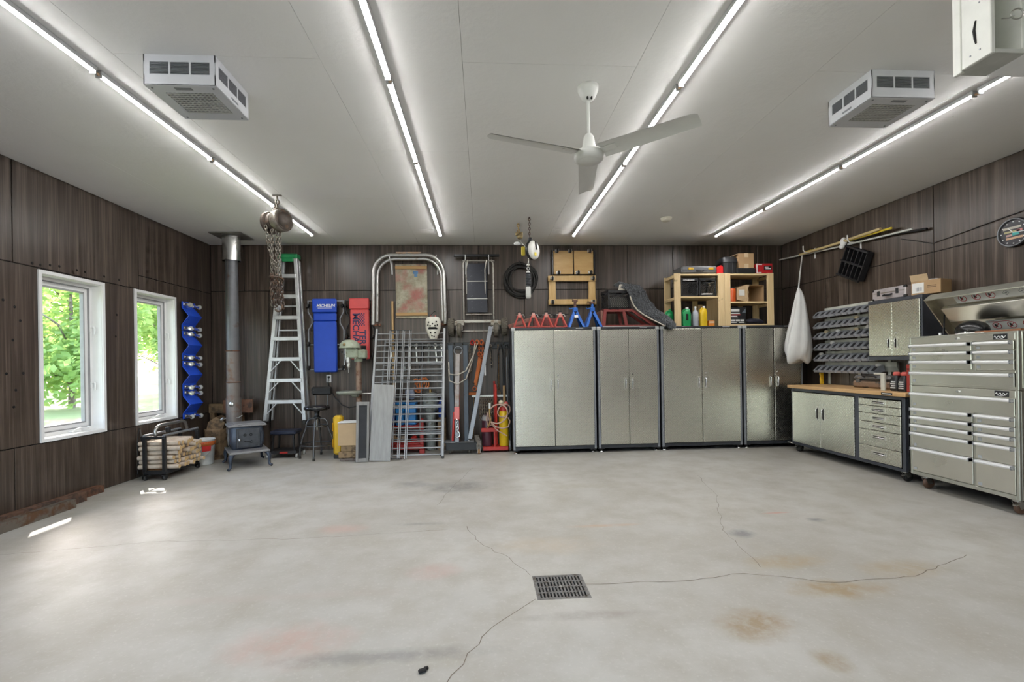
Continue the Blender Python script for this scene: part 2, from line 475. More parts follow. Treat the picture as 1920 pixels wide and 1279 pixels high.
# floor slab with a pit under the drain
DX0, DX1, DY0, DY1 = .285, .592, 2.580, 2.872
g = G()
for (x0, x1, y0, y1) in ((XL - WT, DX0, YF - WT, YB + WT), (DX1, XR + WT, YF - WT, YB + WT), (DX0, DX1, YF - WT, DY0), (DX0, DX1, DY1, YB + WT)):
    g.bx(x0, x1, y0, y1, -.15, 0)
floor = struct('floor', g, FLOOR)
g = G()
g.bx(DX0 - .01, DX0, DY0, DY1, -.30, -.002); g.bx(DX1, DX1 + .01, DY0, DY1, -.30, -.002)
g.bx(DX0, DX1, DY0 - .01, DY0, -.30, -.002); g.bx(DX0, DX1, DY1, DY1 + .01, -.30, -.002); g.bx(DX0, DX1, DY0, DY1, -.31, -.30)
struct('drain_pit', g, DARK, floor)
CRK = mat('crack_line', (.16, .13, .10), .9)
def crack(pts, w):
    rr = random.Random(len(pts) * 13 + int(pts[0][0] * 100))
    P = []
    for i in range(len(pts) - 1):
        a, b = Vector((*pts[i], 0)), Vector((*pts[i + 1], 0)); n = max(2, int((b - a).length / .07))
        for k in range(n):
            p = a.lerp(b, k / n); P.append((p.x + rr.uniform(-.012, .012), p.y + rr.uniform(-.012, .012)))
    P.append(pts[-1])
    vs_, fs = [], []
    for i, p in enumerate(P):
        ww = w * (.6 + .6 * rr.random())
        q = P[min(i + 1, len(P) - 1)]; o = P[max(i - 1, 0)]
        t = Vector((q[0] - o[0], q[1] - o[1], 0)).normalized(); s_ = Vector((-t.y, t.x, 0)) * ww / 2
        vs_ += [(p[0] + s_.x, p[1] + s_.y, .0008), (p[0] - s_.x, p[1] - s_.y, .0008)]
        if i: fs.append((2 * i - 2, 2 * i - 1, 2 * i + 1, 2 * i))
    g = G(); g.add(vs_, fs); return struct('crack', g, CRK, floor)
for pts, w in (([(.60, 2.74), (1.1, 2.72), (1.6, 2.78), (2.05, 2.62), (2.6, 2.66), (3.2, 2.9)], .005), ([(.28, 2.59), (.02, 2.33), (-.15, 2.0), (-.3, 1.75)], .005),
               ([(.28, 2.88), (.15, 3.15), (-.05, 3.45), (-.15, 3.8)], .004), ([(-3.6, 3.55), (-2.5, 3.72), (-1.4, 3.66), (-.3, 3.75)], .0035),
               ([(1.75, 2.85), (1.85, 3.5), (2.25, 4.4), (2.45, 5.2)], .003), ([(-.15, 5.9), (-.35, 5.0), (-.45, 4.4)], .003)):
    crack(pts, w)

# ceiling: slab and painted sheets with fine joints
ceil = struct('ceiling', G().bx(XL - WT, XR + WT, YF - WT, YB + WT, H + .012, H + .14), mat('ceiling_joint', (.36, .34, .31), .8))
xs = [XL, -3.42, -2.2, -.98, -.05 - .05, 1.02, 2.24, 3.46, XR]
ys = [[YF, .5, 2.94, 5.38, YB], [YF, -.7, 1.74, 4.18, 6.62, YB]]
PM = {}
for i in range(len(xs) - 1):
    yy = ys[i % 2]
    for j in range(len(yy) - 1):
        w, l = xs[i + 1] - xs[i] - .002, yy[j + 1] - yy[j] - .002
        g = G().bx(xs[i] + .001, xs[i] + .001 + w, yy[j] + .001, yy[j] + .001 + l, H, H + .012)
        struct('panel', g, CEIL, ceil)

# walls with sheets of panelling
def wall(name, g): return struct(name, g, mat('wall_backing', (.012, .01, .009), .85))
w_back = wall('wall_back', G().bx(XL - WT, XR + WT, YB + .008, YB + WT, 0, H))
GAP = .010
def panels(parent, fn, cells):
    for (a0, a1, z0, z1) in cells:
        g = G(); fn(g, a0 + GAP / 2, a1 - GAP / 2, z0 + GAP / 2, z1 - GAP / 2)
        struct('panel', g, PANEL, parent)
bcells = []
xb = [XL, -3.33, -2.97 + .0, -1.75, -.53, .69, 1.91, 3.13, 4.35, XR]
for i in range(len(xb) - 1): bcells.append((xb[i], xb[i + 1], 0, 2.51))
xb2 = [XL, -3.7, -2.48, -1.26, -.04, 1.18, 2.4, 3.16, 4.6, XR]
for i in range(len(xb2) - 1): bcells.append((xb2[i], xb2[i + 1], 2.51, H))
panels(w_back, lambda g, a, b, c, d: g.box(((a + b) / 2, YB + .004, (c + d) / 2), (b - a, .008, d - c), .0015), bcells)

W1 = (4.67, 5.44, .635, 2.285); W2 = (5.885, 6.645, .64, 2.295)      # y0,y1,z0,z1 outer casing
W1o = (W1[0] + .025, W1[1] - .025, W1[2] + .025, W1[3] - .025); W2o = (W2[0] + .025, W2[1] - .025, W2[2] + .025, W2[3] - .025)
g = G()
x0, x1 = XL - WT, XL - .008
g.bx(x0, x1, YF - WT, W1o[0], 0, H); g.bx(x0, x1, W1o[1], W2o[0], 0, H); g.bx(x0, x1, W2o[1], YB + WT, 0, H)
for w in (W1o, W2o):
    g.bx(x0, x1, w[0], w[1], 0, w[2]); g.bx(x0, x1, w[0], w[1], w[3], H)
w_left = wall('wall_left', g)
lcells = [(YF, -.43, 0, .63), (-.43, 2.01, 0, .63), (2.01, 4.43, 0, .63), (4.43, 5.885, 0, .63), (5.885, YB, 0, .635),
          (YF, 0.8, .63, 2.30), (.8, 2.01, .63, 2.30), (2.01, 3.22, .63, 2.30), (3.22, W1[0], .63, 2.30), (W1[1], W2[0], .63, 2.30), (W2[1], YB, .635, 2.47),
          (W1[0], W1[1], 2.285, 2.30), (5.97, W2[1], 2.296, 2.47),
          (YF, 2.0, 2.30, H), (2.0, 4.44, 2.30, H), (4.44, 5.97, 2.30, H), (5.97, YB, 2.47, H)]
panels(w_left, lambda g, a, b, c, d: g.box((XL - .004, (a + b) / 2, (c + d) / 2), (.008, b - a, d - c), .0015) if b > a else None, lcells)
w_right = wall('wall_right', G().bx(XR + .008, XR + WT, YF - WT, YB + WT, 0, H))
rcells = []
yr = [YF, -1.24, -.02, 1.2, 2.42, 3.64, 4.86, 6.08, 6.50, YB]
for i in range(len(yr) - 1): rcells.append((yr[i], yr[i + 1], 0, 2.49))
yr2 = [YF, -.02, 2.42, 4.86, 7.3, YB]
for i in range(len(yr2) - 1): rcells.append((yr2[i], yr2[i + 1], 2.49, H))
panels(w_right, lambda g, a, b, c, d: g.box((XR + .004, (a + b) / 2, (c + d) / 2), (.008, b - a, d - c), .0015), rcells)
# front wall behind the photographer: two overhead-door bays, the right one shut
g = G()
for (a, b) in ((XL - WT, -3.6), (.05, .85), (4.5, XR + WT)): g.bx(a, b, YF - WT, YF, 0, H)
for (a, b) in ((-3.6, .05), (.85, 4.5)): g.bx(a, b, YF - WT, YF, 2.75, H)
struct('wall_front', g, PANEL)
dr_ = struct('unseen_bay_door', G().bx(.86, 4.49, YF - .10, YF - .06, .01, 2.745), mat('white_door_steel', (.70, .70, .68), .45))  # unseen door, added so the tall cabinets mirror a dimmer bay
for k in range(5): struct('door_section', G().bx(.87, 4.48, YF - .06, YF - .045, .02 + k * .545, .555 + k * .545, .006), MATS['white_door_steel'], dr_)
struct('sun_trim_eave', G().bx(XL - 1.80, XL - WT, YF - 1, YB + 1, 3.36, 3.5), WHITE)  # unseen eave, added and sized to trim the sun patches on the floor
struct('roof', G().bx(XL - WT, XR + 1.2, YF - 1, YB + 1, H + .15, H + .3), mat('roof_deck', (.1, .1, .1), .8))

# nail dimples of the left wall
g = G()
for (y, z) in ((4.35, 1.95), (4.45, 1.9), (4.5, 1.78), (4.37, 1.3), (4.52, 1.3), (4.45, 1.15), (4.43, 1.6), (4.43, 1.0), (4.62, 2.33), (4.7, 2.33), (4.8, 2.35), (4.9, 2.36), (5.1, 2.36), (5.2, 2.36), (5.45, 2.36), (5.62, 1.95), (5.6, 1.7), (5.66, 2.36)):
    g.cyl((XL, y, z), (XL + .004, y, z), .014, .008, 6)
struct('nail_head', g, DARK, w_left)['kind'] = 'stuff'

# windows
GLASS = bpy.data.materials.new('window_glass'); GLASS.use_nodes = True
nt = GLASS.node_tree; nt.nodes.remove(nt.nodes['Principled BSDF'])
tr = nt.nodes.new('ShaderNodeBsdfTransparent'); gl = nt.nodes.new('ShaderNodeBsdfGlossy'); gl.inputs['Roughness'].default_value = .02
lw = nt.nodes.new('ShaderNodeLayerWeight'); lw.inputs[0].default_value = .12
mx = nt.nodes.new('ShaderNodeMixShader')
nt.links.new(mth(nt, 'MULTIPLY', lw.outputs['Fresnel'], .5), mx.inputs[0]); nt.links.new(tr.outputs[0], mx.inputs[1]); nt.links.new(gl.outputs[0], mx.inputs[2])
nt.links.new(mx.outputs[0], nt.nodes['Material Output'].inputs[0])
def window(name, W):
    y0, y1, z0, z1 = W
    def rect(i): return [(y0 + i, z0 + i), (y1 - i, z0 + i), (y1 - i, z1 - i), (y0 + i, z1 - i)]
    root = struct(name, G().frame(rect(0), rect(.032), 'yz', XL - .002, XL + .014), WHITE)      # casing
    struct('window_reveal', G().frame(rect(.025), rect(.037), 'yz', XL - .165, XL - .002), WHITE, root)
    struct('window_frame', G().frame(rect(.037), rect(.075), 'yz', XL - .165, XL - .10), WHITEP, root)
    # casement sash
    sash = struct('window_sash', G().frame(rect(.077), rect(.125), 'yz', XL - .155, XL - .115), WHITEP, root)
    struct('weather_strip', G().frame(rect(.070), rect(.080), 'yz', XL - .118, XL - .098), mat('dark_weather_strip', (.30, .30, .31), .6), root)
    struct('glazing_bead', G().frame(rect(.118), rect(.134), 'yz', XL - .150, XL - .112), mat('grey_gasket', (.33, .33, .34), .5), root)
    struct('pane', G().bx(XL - .140, XL - .134, y0 + .13, y1 - .13, z0 + .13, z1 - .13), GLASS, root)
    for z in (z0 + .52, z1 - .52):
        g = G(); g.box((XL - .096, y1 - .058, z), (.012, .026, .07), .004)
        g.tube([(XL - .09, y1 - .058, z + .02), (XL - .062, y1 - .06, z + .025), (XL - .052, y1 - .062, z - .0), (XL - .055, y1 - .062, z - .055)], .008, 8)
        struct('latch', g, WHITEP, root)
    g = G(); g.box((XL - .075, y1 - .30, z0 + .048), (.05, .11, .022), .006)
    g.tube([(XL - .06, y1 - .33, z0 + .06), (XL - .045, y1 - .27, z0 + .078), (XL - .045, y1 - .18, z0 + .07)], .008, 8)
    g.sphere((XL - .045, y1 - .17, z0 + .072), .014, 8, 6)
    struct('crank', g, WHITEP, root)
window('window_1', W1); window('window_2', W2)

# outside: lawn, drive, trees
def lawn_mat():
    m, nt, bs = base('lawn', (.2, .3, .08), .9)
    v = coords(nt)
    c = ramp(nt, noise(nt, v, .35, 4), [(.35, (.11, .16, .04)), (.65, (.17, .23, .07))])
    c = mixc(nt, mth(nt, 'MULTIPLY', noise(nt, v, 8, 4), .4), c, (.21, .21, .10))
    nt.links.new(c, bs.inputs['Base Color']); return m
struct('lawn', G().bx(-75, XL - WT, -30, 90, -.5, -.25), lawn_mat())
struct('lawn_back', G().bx(XL - WT, 60, YB + WT + .02, 90, -.5, -.25), MATS.get('x') or bpy.data.materials['lawn'])
struct('driveway', G().bx(XL - WT, 60, -60, YF - WT, -.3, -.03), mat('gravel_drive', (.24, .235, .215), .9, 0, .15, 20))
LEAF = bpy.data.materials.new('leaves'); LEAF.use_nodes = True
nt = LEAF.node_tree; nt.nodes.remove(nt.nodes['Principled BSDF'])
df = nt.nodes.new('ShaderNodeBsdfDiffuse'); tl = nt.nodes.new('ShaderNodeBsdfTranslucent'); mx = nt.nodes.new('ShaderNodeMixShader'); mx.inputs[0].default_value = .5
cc = ramp(nt, noise(nt, coords(nt), 1.4, 3), [(.3, (.20, .33, .09)), (.7, (.36, .48, .18))])
nt.links.new(cc, df.inputs[0]); nt.links.new(mixc(nt, .4, cc, (.45, .58, .16)), tl.inputs[0])
nt.links.new(df.outputs[0], mx.inputs[1]); nt.links.new(tl.outputs[0], mx.inputs[2]); nt.links.new(mx.outputs[0], nt.nodes['Material Output'].inputs[0])
BARK = worn('bark', (.16, .12, .09), (.26, .23, .2), .9, 0, 7)
def tree(loc, h, r, trunk, label, seed, n=4200, low=.28, ls=.34):
    rr = random.Random(seed)
    t = thing('tree', label, 'tree', loc, 0, 'trees on the lawn')
    g = G(); x, y, z = loc
    g.tube([(x, y, z - .05), (x + .05, y, z + h * .2), (x - .05, y + .1, z + h * .45), (x, y, z + h * .8)], [trunk, trunk * .75, trunk * .55, trunk * .15], 9)
    for k in range(7):
        a = rr.uniform(0, 2 * PI); zz = h * (low + .1 + .4 * rr.random())
        g.tube([(x, y, z + zz * .85), (x + r * .35 * math.cos(a), y + r * .35 * math.sin(a), z + zz + .4), (x + r * .75 * math.cos(a), y + r * .75 * math.sin(a), z + zz + .8)], [trunk * .35, trunk * .22, trunk * .08], 6)
    part(t, 'trunk', g, BARK)
    vs_, fs = [], []
    blobs = [(rr.uniform(-.6, .6) * r, rr.uniform(-.6, .6) * r, h * (low + .12 + (.85 - low) * rr.random()), r * rr.uniform(.3, .55)) for _ in range(16)]
    for k in range(n):
        bx_, by_, bz_, br = blobs[k % 16]
        d = Vector((rr.gauss(0, 1), rr.gauss(0, 1), rr.gauss(0, .8))).normalized() * br * rr.random() ** .4
        c = Vector((x + bx_, y + by_, z + bz_)) + d
        u = Vector((rr.gauss(0, 1), rr.gauss(0, 1), rr.gauss(0, .6))).normalized(); w = u.orthogonal().normalized()
        s1 = ls * rr.uniform(.6, 1.2); s2 = s1 * .55
        o = len(vs_); vs_ += [c - u * s1 / 2, c + w * s2 / 2, c + u * s1 / 2, c - w * s2 / 2]; fs.append((o, o + 1, o + 2, o + 3))
    g = G(); g.add(vs_, fs); part(t, 'foliage', g, LEAF)['kind'] = 'stuff'
tree((-17.0, 20.3, -.25), 8.0, 3.2, .13, 'nearest leafy tree filling the upper panes of the larger-looking window', 1, 6500, .04, .36)
tree((-24.5, 22.8, -.25), 9.0, 3.6, .16, 'tall maple standing left of the nearest tree outside the first window', 2, 5000, .08, .4)
tree((-22, 33.5, -.25), 9.5, 3.3, .15, 'leafy tree with a bare slim trunk seen through the far window', 3, 5500, .08, .42)
tree((-16.9, 26.2, -.25), 9.0, 2.3, .20, 'dark-trunked tree at the right side of the far window', 4, 4500, .16)
tree((-31, 37, -.25), 11.0, 4.2, .25, 'big pale green tree far across the lawn', 5, 4000, .2, .45)
tree((-34, 52, -.25), 12.0, 6.0, .25, 'distant broad tree behind the far window trees', 6, 4000, .1, .5)
tree((-44, 44, -.25), 12.0, 6.5, .25, 'distant tree at the edge of the sunny field', 8, 4000, .08, .5)
tree((-52, 56, -.25), 13.0, 7.0, .25, 'farthest tree closing off the sunny field', 9, 3500, .05, .6)
tree((-40, 66, -.25), 13.0, 7.0, .25, 'farthest tree behind the dark-trunked one', 10, 3500, .05, .6)

# ================================================================ ceiling light tubes
TUBE = emit('lit_tube', (1.0, .995, .99), TUBE_STRENGTH)
CHAN = mat('aluminium_channel', (.62, .63, .64), .35, .6)
CONN = mat('tube_connector', (.62, .42, .26), .5)
rows = [(-2.415, 'left wall'), (-.590, 'plywood board'), (1.372, 'ceiling fan'), (3.55, 'right wall')]
ordn = ['at the back wall', 'second from the back wall', 'third from the back wall', 'fourth from the back wall', 'fifth from the back wall']
proto = None
for ri, (x, nm) in enumerate(rows):
    for k in range(5):
        y1 = 6.81 - k * 1.246; y0 = y1 - 1.20
        lab = 'lit white ceiling tube %s in the row nearest the %s' % (ordn[k], nm)
        if proto is None:
            proto = thing('light_tube', lab, 'light', (x, y1, H - .002), 0, 'ceiling light tubes')
            part(proto, 'channel', G().prism([(-.022, 0), (.022, 0), (.0195, -.026), (-.0195, -.026)], 'xz', -1.205, .005), CHAN, True)
            g = G(); g.prism([(.0172, -.0262)] + [(.0172 * (1 - a / 4), -.0275 - .0075 * (1 - (1 - a / 4) ** 2)) for a in range(9)] + [(-.0172, -.0262)], 'xz', -1.195, -.005)
            part(proto, 'diffuser', g, TUBE, True)
            for ya, yb in ((-.006, .004), (-1.208, -1.197)): part(proto, 'end_cap', G().bx(-.019, .019, ya, yb, -.045, -.001, .002), CHAN, True)
            g = G(); g.tube([(0, .006, -.028), (.012, .022, -.03), (0, .041, -.028)], .008, 6)
            part(proto, 'connector', g, CONN, True)
        else: copy_thing(proto, (x, y1, H - .002), None, lab)
# ================================================================ floor drain
g = G()
W_, D_ = DX1 - DX0, DY1 - DY0
cx_, cy_ = (DX0 + DX1) / 2, (DY0 + DY1) / 2
IRON = worn('cast_iron_grate', (.20, .195, .19), (.13, .11, .09), .5, .7, 30)
drain = thing('floor_drain', 'square cast iron floor drain grate set in the concrete', 'drain', (cx_, cy_, 0))
def rct(x0, x1, y0, y1): return [(x0, y0), (x1, y0), (x1, y1), (x0, y1)]
part(drain, 'frame', G().frame(rct(DX0, DX1, DY0, DY1), rct(DX0 + .014, DX1 - .014, DY0 + .014, DY1 - .014), 'xy', -.02, .001), IRON)
g = G()
ix0, ix1, iy0, iy1 = DX0 + .016, DX1 - .016, DY0 + .016, DY1 - .016
ry = [iy0, iy0 + .012]
n = 14; px_ = (ix1 - ix0) / n
for k in range(n + 1): g.bx(ix0 + k * px_ - .005, ix0 + k * px_ + .005, iy0, iy1, -.02, 0)
for k in range(5):
    y = iy0 + (iy1 - iy0) * k / 4
    g.bx(ix0, ix1, y - .007, y + .007, -.021, .0002)
part(drain, 'grate', g, IRON)
part(drain, 'screw', G().cyl((cx_, cy_, -.002), (cx_, cy_, .002), .008, None, 8), STEEL)
solo('steel_scrap', G().box((0, 0, .008), (.035, .02, .014), .004).box((.02, .012, .006), (.02, .016, .01), .003), DARK, 'small dark lump lying alone on the concrete near the camera', 'debris', (-.28, 2.02, .001), .4)

# ================================================================ steel stock along the left wall
for (x, y0, y1, z, w, h, m, lab) in ((-4.145, 1.6, 5.28, .001, .08, .075, RUST, 'long rusty square steel tube lying against the left wall, longest of three'),
                                      (-4.05, 1.6, 4.95, .001, .07, .10, worn('brown_steel', (.16, .085, .055), (.08, .055, .045), .65, .3, 8), 'rust brown steel channel lying between two other bars by the left wall'),
                                      (-3.962, 1.6, 4.72, .001, .075, .085, worn('grey_steel_bar', (.20, .17, .14), (.17, .09, .05), .55, .6, 8), 'greyish steel bar lying outermost of three beside the left wall')):
    g = G()
    o = [(x - w / 2, z), (x + w / 2, z), (x + w / 2, z + h), (x - w / 2, z + h)]; t = .006
    i_ = [(x - w / 2 + t, z + t), (x + w / 2 - t, z + t), (x + w / 2 - t, z + h - t), (x - w / 2 + t, z + h - t)]
    g.frame(o, i_, 'xz', y0, y1)
    solo('steel_bar', g, m, lab, 'steel bar', (x, y1, z), 0, 'steel bars by the left wall')

# ================================================================ blue wheel dollies on the left wall
CWHEEL = mat('grey_caster_wheel', (.42, .42, .40), .45)
def wheel_dolly(zc, label):
    y0, y1 = 6.735, 7.035
    t = thing('wheel_dolly', label, 'car dolly', (XL, (y0 + y1) / 2, zc), 0, 'blue wheel dollies on the left wall')
    h = .20
    prof = [(.025, h), (.025, h - .085), (.115, 0.0), (.02, -h + .075), (.02, -h)]
    g = G(); th = .008
    P = [(XL + a, zc + b) for a, b in prof]; Q = [(XL + a + th, zc + b) for a, b in prof]
    for i in range(4): g.prism([P[i], P[i + 1], Q[i + 1], Q[i]], 'xz', y0, y1)
    part(t, 'plate', g, BLUEP)
    for (yy, zz) in ((y0 + .05, h - .035), (y1 - .045, h - .045), (y0 + .05, -h + .035), (y1 - .045, -h + .03)):
        z = zc + zz; x = XL + .033
        g = G(); g.box((x + .004, yy, z), (.006, .062, .05), .002)
        g.cyl((x + .006, yy, z), (x + .03, yy, z), .018, None, 12)
        for s in (-1, 1): g.prism([(x + .025, z + .02), (x + .09, z + .012 - .02), (x + .09, z - .03), (x + .025, z - .016)], 'xz', yy + s * .017 - .002, yy + s * .017 + .002)
        c = part(t, 'caster', g, CHROME)
        g = G(); g.lathe([(.0, -.013), (.026, -.013), (.032, -.008), (.032, .008), (.026, .013), (.0, .013)], (x + .082, yy, z - .012), 16, (0, 1, 0))
        part(c, 'wheel', g, CWHEEL, True, off=wloc(t))
    part(t, 'wall_screw', G().cyl((XL, (y0 + y1) / 2, zc + h - .03), (XL + .04, (y0 + y1) / 2, zc + h - .03), .006, None, 6), STEEL)
for z, lab in ((2.055, 'uppermost of four blue wheel dollies hung beside the far window'), (1.645, 'second from the top of four blue wheel dollies beside the far window'),
               (1.225, 'third from the top of four blue wheel dollies beside the far window'), (.815, 'lowest of four blue wheel dollies, just above the firewood cart')): wheel_dolly(z, lab)

# small tool hanging under the far window
t = thing('utility_knife', 'small dark pocket tool hanging on a nail under the far window', 'tool', (XL + .02, 5.95, .50))
part(t, 'handle', G().box((XL + .02, 5.96, .44), (.018, .03, .12), .006, Matrix.Rotation(.25, 3, 'X')), BLACK)
part(t, 'blade', G().bar((XL + .02, 5.945, .5), (XL + .02, 5.93, .58), .004, .016), STEEL)
part(t, 'cord', G().tube([(XL + .012, 5.925, .6), (XL + .015, 5.90, .54), (XL + .012, 5.89, .40), (XL + .012, 5.90, .2), (XL + .01, 5.89, .05)], .005, 6), BLACK)

# ================================================================ firewood cart
cart = thing('firewood_cart', 'low black wheeled cart with tube handle carrying birch firewood', 'cart', (-3.88, 6.06, 0))
cx0, cx1, cyA, cyB = -4.0, -3.78, 5.76, 6.36
ORWOOD = worn('orange_painted_board', (.34, .16, .05), (.12, .08, .05), .6, 0, 12)
part(cart, 'deck', G().bx(cx0 - .01, cx1 + .01, cyA, cyB, .085, .115, .004), ORWOOD)
g = G()
for x in (cx0 - .012, cx1 + .012): g.bx(x - .012, x + .012, cyA, cyB, .07, .12, .003)
for y in (cyA - .012, cyB + .012): g.bx(cx0 - .02, cx1 + .02, y - .012, y + .012, .07, .12, .003)
part(cart, 'deck_frame', g, BLACKM)
for x in (cx0, cx1):
    for y in (cyA - .02, cyB + .02):
        part(cart, 'post', G().bx(x - .018, x + .018, y - .018, y + .018, .10, .50, .004), BLACKM)
        g = G(); g.box((x, y, .062), (.05, .05, .012), .002)
        for s in (-1, 1): g.bx(x + s * .018 - .002, x + s * .018 + .002, y - .02, y + .025, .02, .06)
        c = part(cart, 'caster', g, BLACKM)
        part(c, 'wheel', G().lathe([(.004, -.013), (.024, -.013), (.03, -.008), (.03, .008), (.024, .013), (.004, .013)], (x, y + .008, .030), 16, (1, 0, 0)), RUBBER, True, off=wloc(cart))
for y in (cyA - .02, cyB + .02): part(cart, 'cross_bar', G().bx(cx0 - .02, cx1 + .02, y - .014, y + .014, .49, .52, .003), BLACKM)
for x in (cx0, cx1): part(cart, 'top_rail', G().tube([(x, cyA - .03, .53), (x, cyB + .03, .53)], .014, 10), GREYM)
hp = [(cx0 + .10, cyA + .02, .53), (cx0 + .10, cyA + .01, .58), (cx0 + .10, cyA + .05, .625), (cx0 + .10, cyA + .10, .64), (cx0 + .10, cyB - .08, .64), (cx0 + .10, cyB - .03, .62), (cx0 + .10, cyB - .0, .53)]
part(cart, 'handle', G().tube(hp, .018, 10), STEEL)
part(cart, 'clamp', G().box((cx0 + .10, 6.0, .565), (.045, .05, .07), .008), BLACK)
def birch():
    m, nt, bs = base('birch_bark', (.6, .5, .4), .8)
    v = coords(nt, (3, 60, 60)); k = noise(nt, v, 1.0, 5, .7); k2 = noise(nt, coords(nt, (9, 9, 9)), 1.0, 4)
    c = ramp(nt, k2, [(.3, (.38, .26, .17)), (.6, (.62, .52, .42))]); c = mixc(nt, ramp(nt, k, [(.62, 0.0), (.7, 1.0)]), c, (.12, .09, .07))
    nt.links.new(c, bs.inputs['Base Color']); bump(nt, k, bs, .3, .004); return m
BIRCH = birch(); CUT = wood('cut_wood_end', (.55, .36, .16), (.70, .50, .27), (30, 30, 30), .7, False)
rr = random.Random(3)
lp = []
for row in range(6):
    n_ = 9 - (row % 2) - (1 if row == 5 else 0)
    for k in range(n_): lp.append((row, k, 5.805 + (row % 2) * .031 + k * .0625, .149 + row * .0545, rr.uniform(.0255, .0295)))
rown = ['bottom', 'second', 'third', 'fourth', 'fifth', 'top']
ordl = ['first', 'second', 'third', 'fourth', 'fifth', 'sixth', 'seventh', 'eighth', 'ninth']
for (row, k, y, z, r) in lp:
    x0 = -4.13 + rr.uniform(-.03, .04); x1 = x0 + rr.uniform(.40, .47)
    t = thing('firewood_log', 'birch log, %s from the near end in the %s row on the cart' % (ordl[k], rown[row]), 'log', (x0, y, z), 0, 'birch logs on the firewood cart')
    g = G(); g.tube([(x0, y, z), ((x0 + x1) / 2, y + rr.uniform(-.002, .002), z + rr.uniform(-.002, .002)), (x1, y, z)], [r, r * 1.03, r * .94], 9, caps=False)
    part(t, 'bark', g, BIRCH)
    for xx, q, sgn in ((x0, r, -1), (x1, r * .94, 1)):
        g = G(); g.add([(xx + sgn * .001, y + q * .97 * math.cos(2 * PI * j / 9), z + q * .97 * math.sin(2 * PI * j / 9)) for j in range(9)], [tuple(range(9)) if sgn > 0 else tuple(range(9))[::-1]])
        part(t, 'cut_end', g, CUT)

# ================================================================ pail, stumps, plates in the corner
bk = thing('paint_pail', 'white plastic pail with orange and red label beside the firewood', 'bucket', (-3.86, 6.62, 0))
bxc, byc = -3.86, 6.63
PAIL = mat('dirty_white_pail', (.62, .63, .62), .45, 0, .12, 12)
part(bk, 'body', G().lathe([(.0, .002), (.125, .002), (.13, .01), (.148, .33), (.152, .335), (.152, .345), (.143, .345), (.126, .02), (0, .02)], (bxc, byc, 0), 28), PAIL)
part(bk, 'band', G().lathe([(.150, .262), (.154, .264), (.157, .318), (.153, .32)], (bxc, byc, 0), 28), mat('orange_band', (.55, .14, .03), .5))
part(bk, 'label', G().lathe([(.1455, .19), (.1525, .265), (.156, .31)], (bxc, byc, 0), 6, arc=.75, start=-1.1), mat('red_label', (.62, .03, .03), .5))
part(bk, 'handle', G().tube([(bxc + .15 * math.cos(a), byc + .15 * math.sin(a) - .01, .26 - .13 * math.sin((a + 2.3) / 2.4 * PI)) for a in [-2.3 + 2.4 * i / 12 for i in range(13)]], .0035, 6), STEEL)
part(bk, 'grip', G().box((bxc + .04, byc - .162, .135), (.08, .016, .016), .005, Matrix.Rotation(.25, 3, 'Y')), BLACK)
STUMPM = worn('old_stump_wood', (.20, .125, .065), (.085, .06, .04), .85, 0, 9)
t = thing('chopping_stump', 'upright rough wooden stump standing behind the stove', 'stump', (-3.90, 7.02, 0))
part(t, 'trunk', G().lathe([(.0, .001), (.15, .001), (.158, .06), (.145, .25), (.152, .42), (.148, .43)], (-3.90, 7.02, 0), 9, smooth=False), STUMPM)
part(t, 'top_face', G().cyl((-3.90, 7.02, .425), (-3.90, 7.02, .432), .148, None, 9), wood('stump_top', (.28, .19, .11), (.36, .26, .16), (20, 20, 20), .8, False))
solo('split_log', G().prism([(0, 0), (.2, .0), (.23, .1), (.12, .18), (.02, .11)], 'xz', -.15, .15), STUMPM, 'split log lying on top of the wooden stump', 'log', (-4.0, 7.05, .433), .25, local=True)
solo('rusty_plate', G().box((0, 0, 0), (.42, .03, .20), .004), RUST, 'short rusty steel plate leaning in the corner behind the stove pipe', 'steel plate', (-3.70, 7.26, .735), .05, local=True)
t = thing('old_wood_beam', 'weathered wooden beam propped level in the dark back corner', 'beam', (-3.95, 7.38, .0))
part(t, 'beam', G().box((-3.93, 7.38, .70), (.50, .08, .14), .006), STUMPM)
part(t, 'support', G().bx(-4.17, -4.10, 7.35, 7.43, .0, .63, .004), STUMPM)
for c in list(t.children): pass
part(t, 'support', G().bx(-3.76, -3.69, 7.35, 7.43, .0, .63, .004), STUMPM)

# ================================================================ wood stove and pipe
CAST = mat('blue_black_cast_iron', (.055, .066, .09), .42, .5, .2, 14, .12, 40)
CASTT = mat('dusty_cast_iron', (.24, .235, .235), .5, .5, .15, 10, .1, 40)
st = thing('wood_stove', 'small cast iron wood stove on curved legs with a face-like door', 'stove', (-3.27, 6.60, 0), math.radians(33))
W2_, D2_ = .19, .19
def ring_pts(w, d, r=.03):
    out = []
    for (sx, sy, a0) in ((1, 1, 0), (-1, 1, PI / 2), (-1, -1, PI), (1, -1, 3 * PI / 2)):
        for k in range(3):
            a = a0 + k * PI / 4; out.append((sx * (w - r) + r * math.cos(a), sy * (d - r) + r * math.sin(a)))
    return out
def loft(g, rings):
    n = len(rings[0][0]); vs_ = []; fs = []
    for pts, z in rings: vs_ += [(p[0], p[1], z) for p in pts]
    for i in range(len(rings) - 1):
        for j in range(n): fs.append((i * n + j, i * n + (j + 1) % n, (i + 1) * n + (j + 1) % n, (i + 1) * n + j))
    g.add(vs_, fs, True)
    g.add([(p[0], p[1], rings[0][1]) for p in rings[0][0]], [tuple(range(n))[::-1]]); g.add([(p[0], p[1], rings[-1][1]) for p in rings[-1][0]], [tuple(range(n))])
    return g
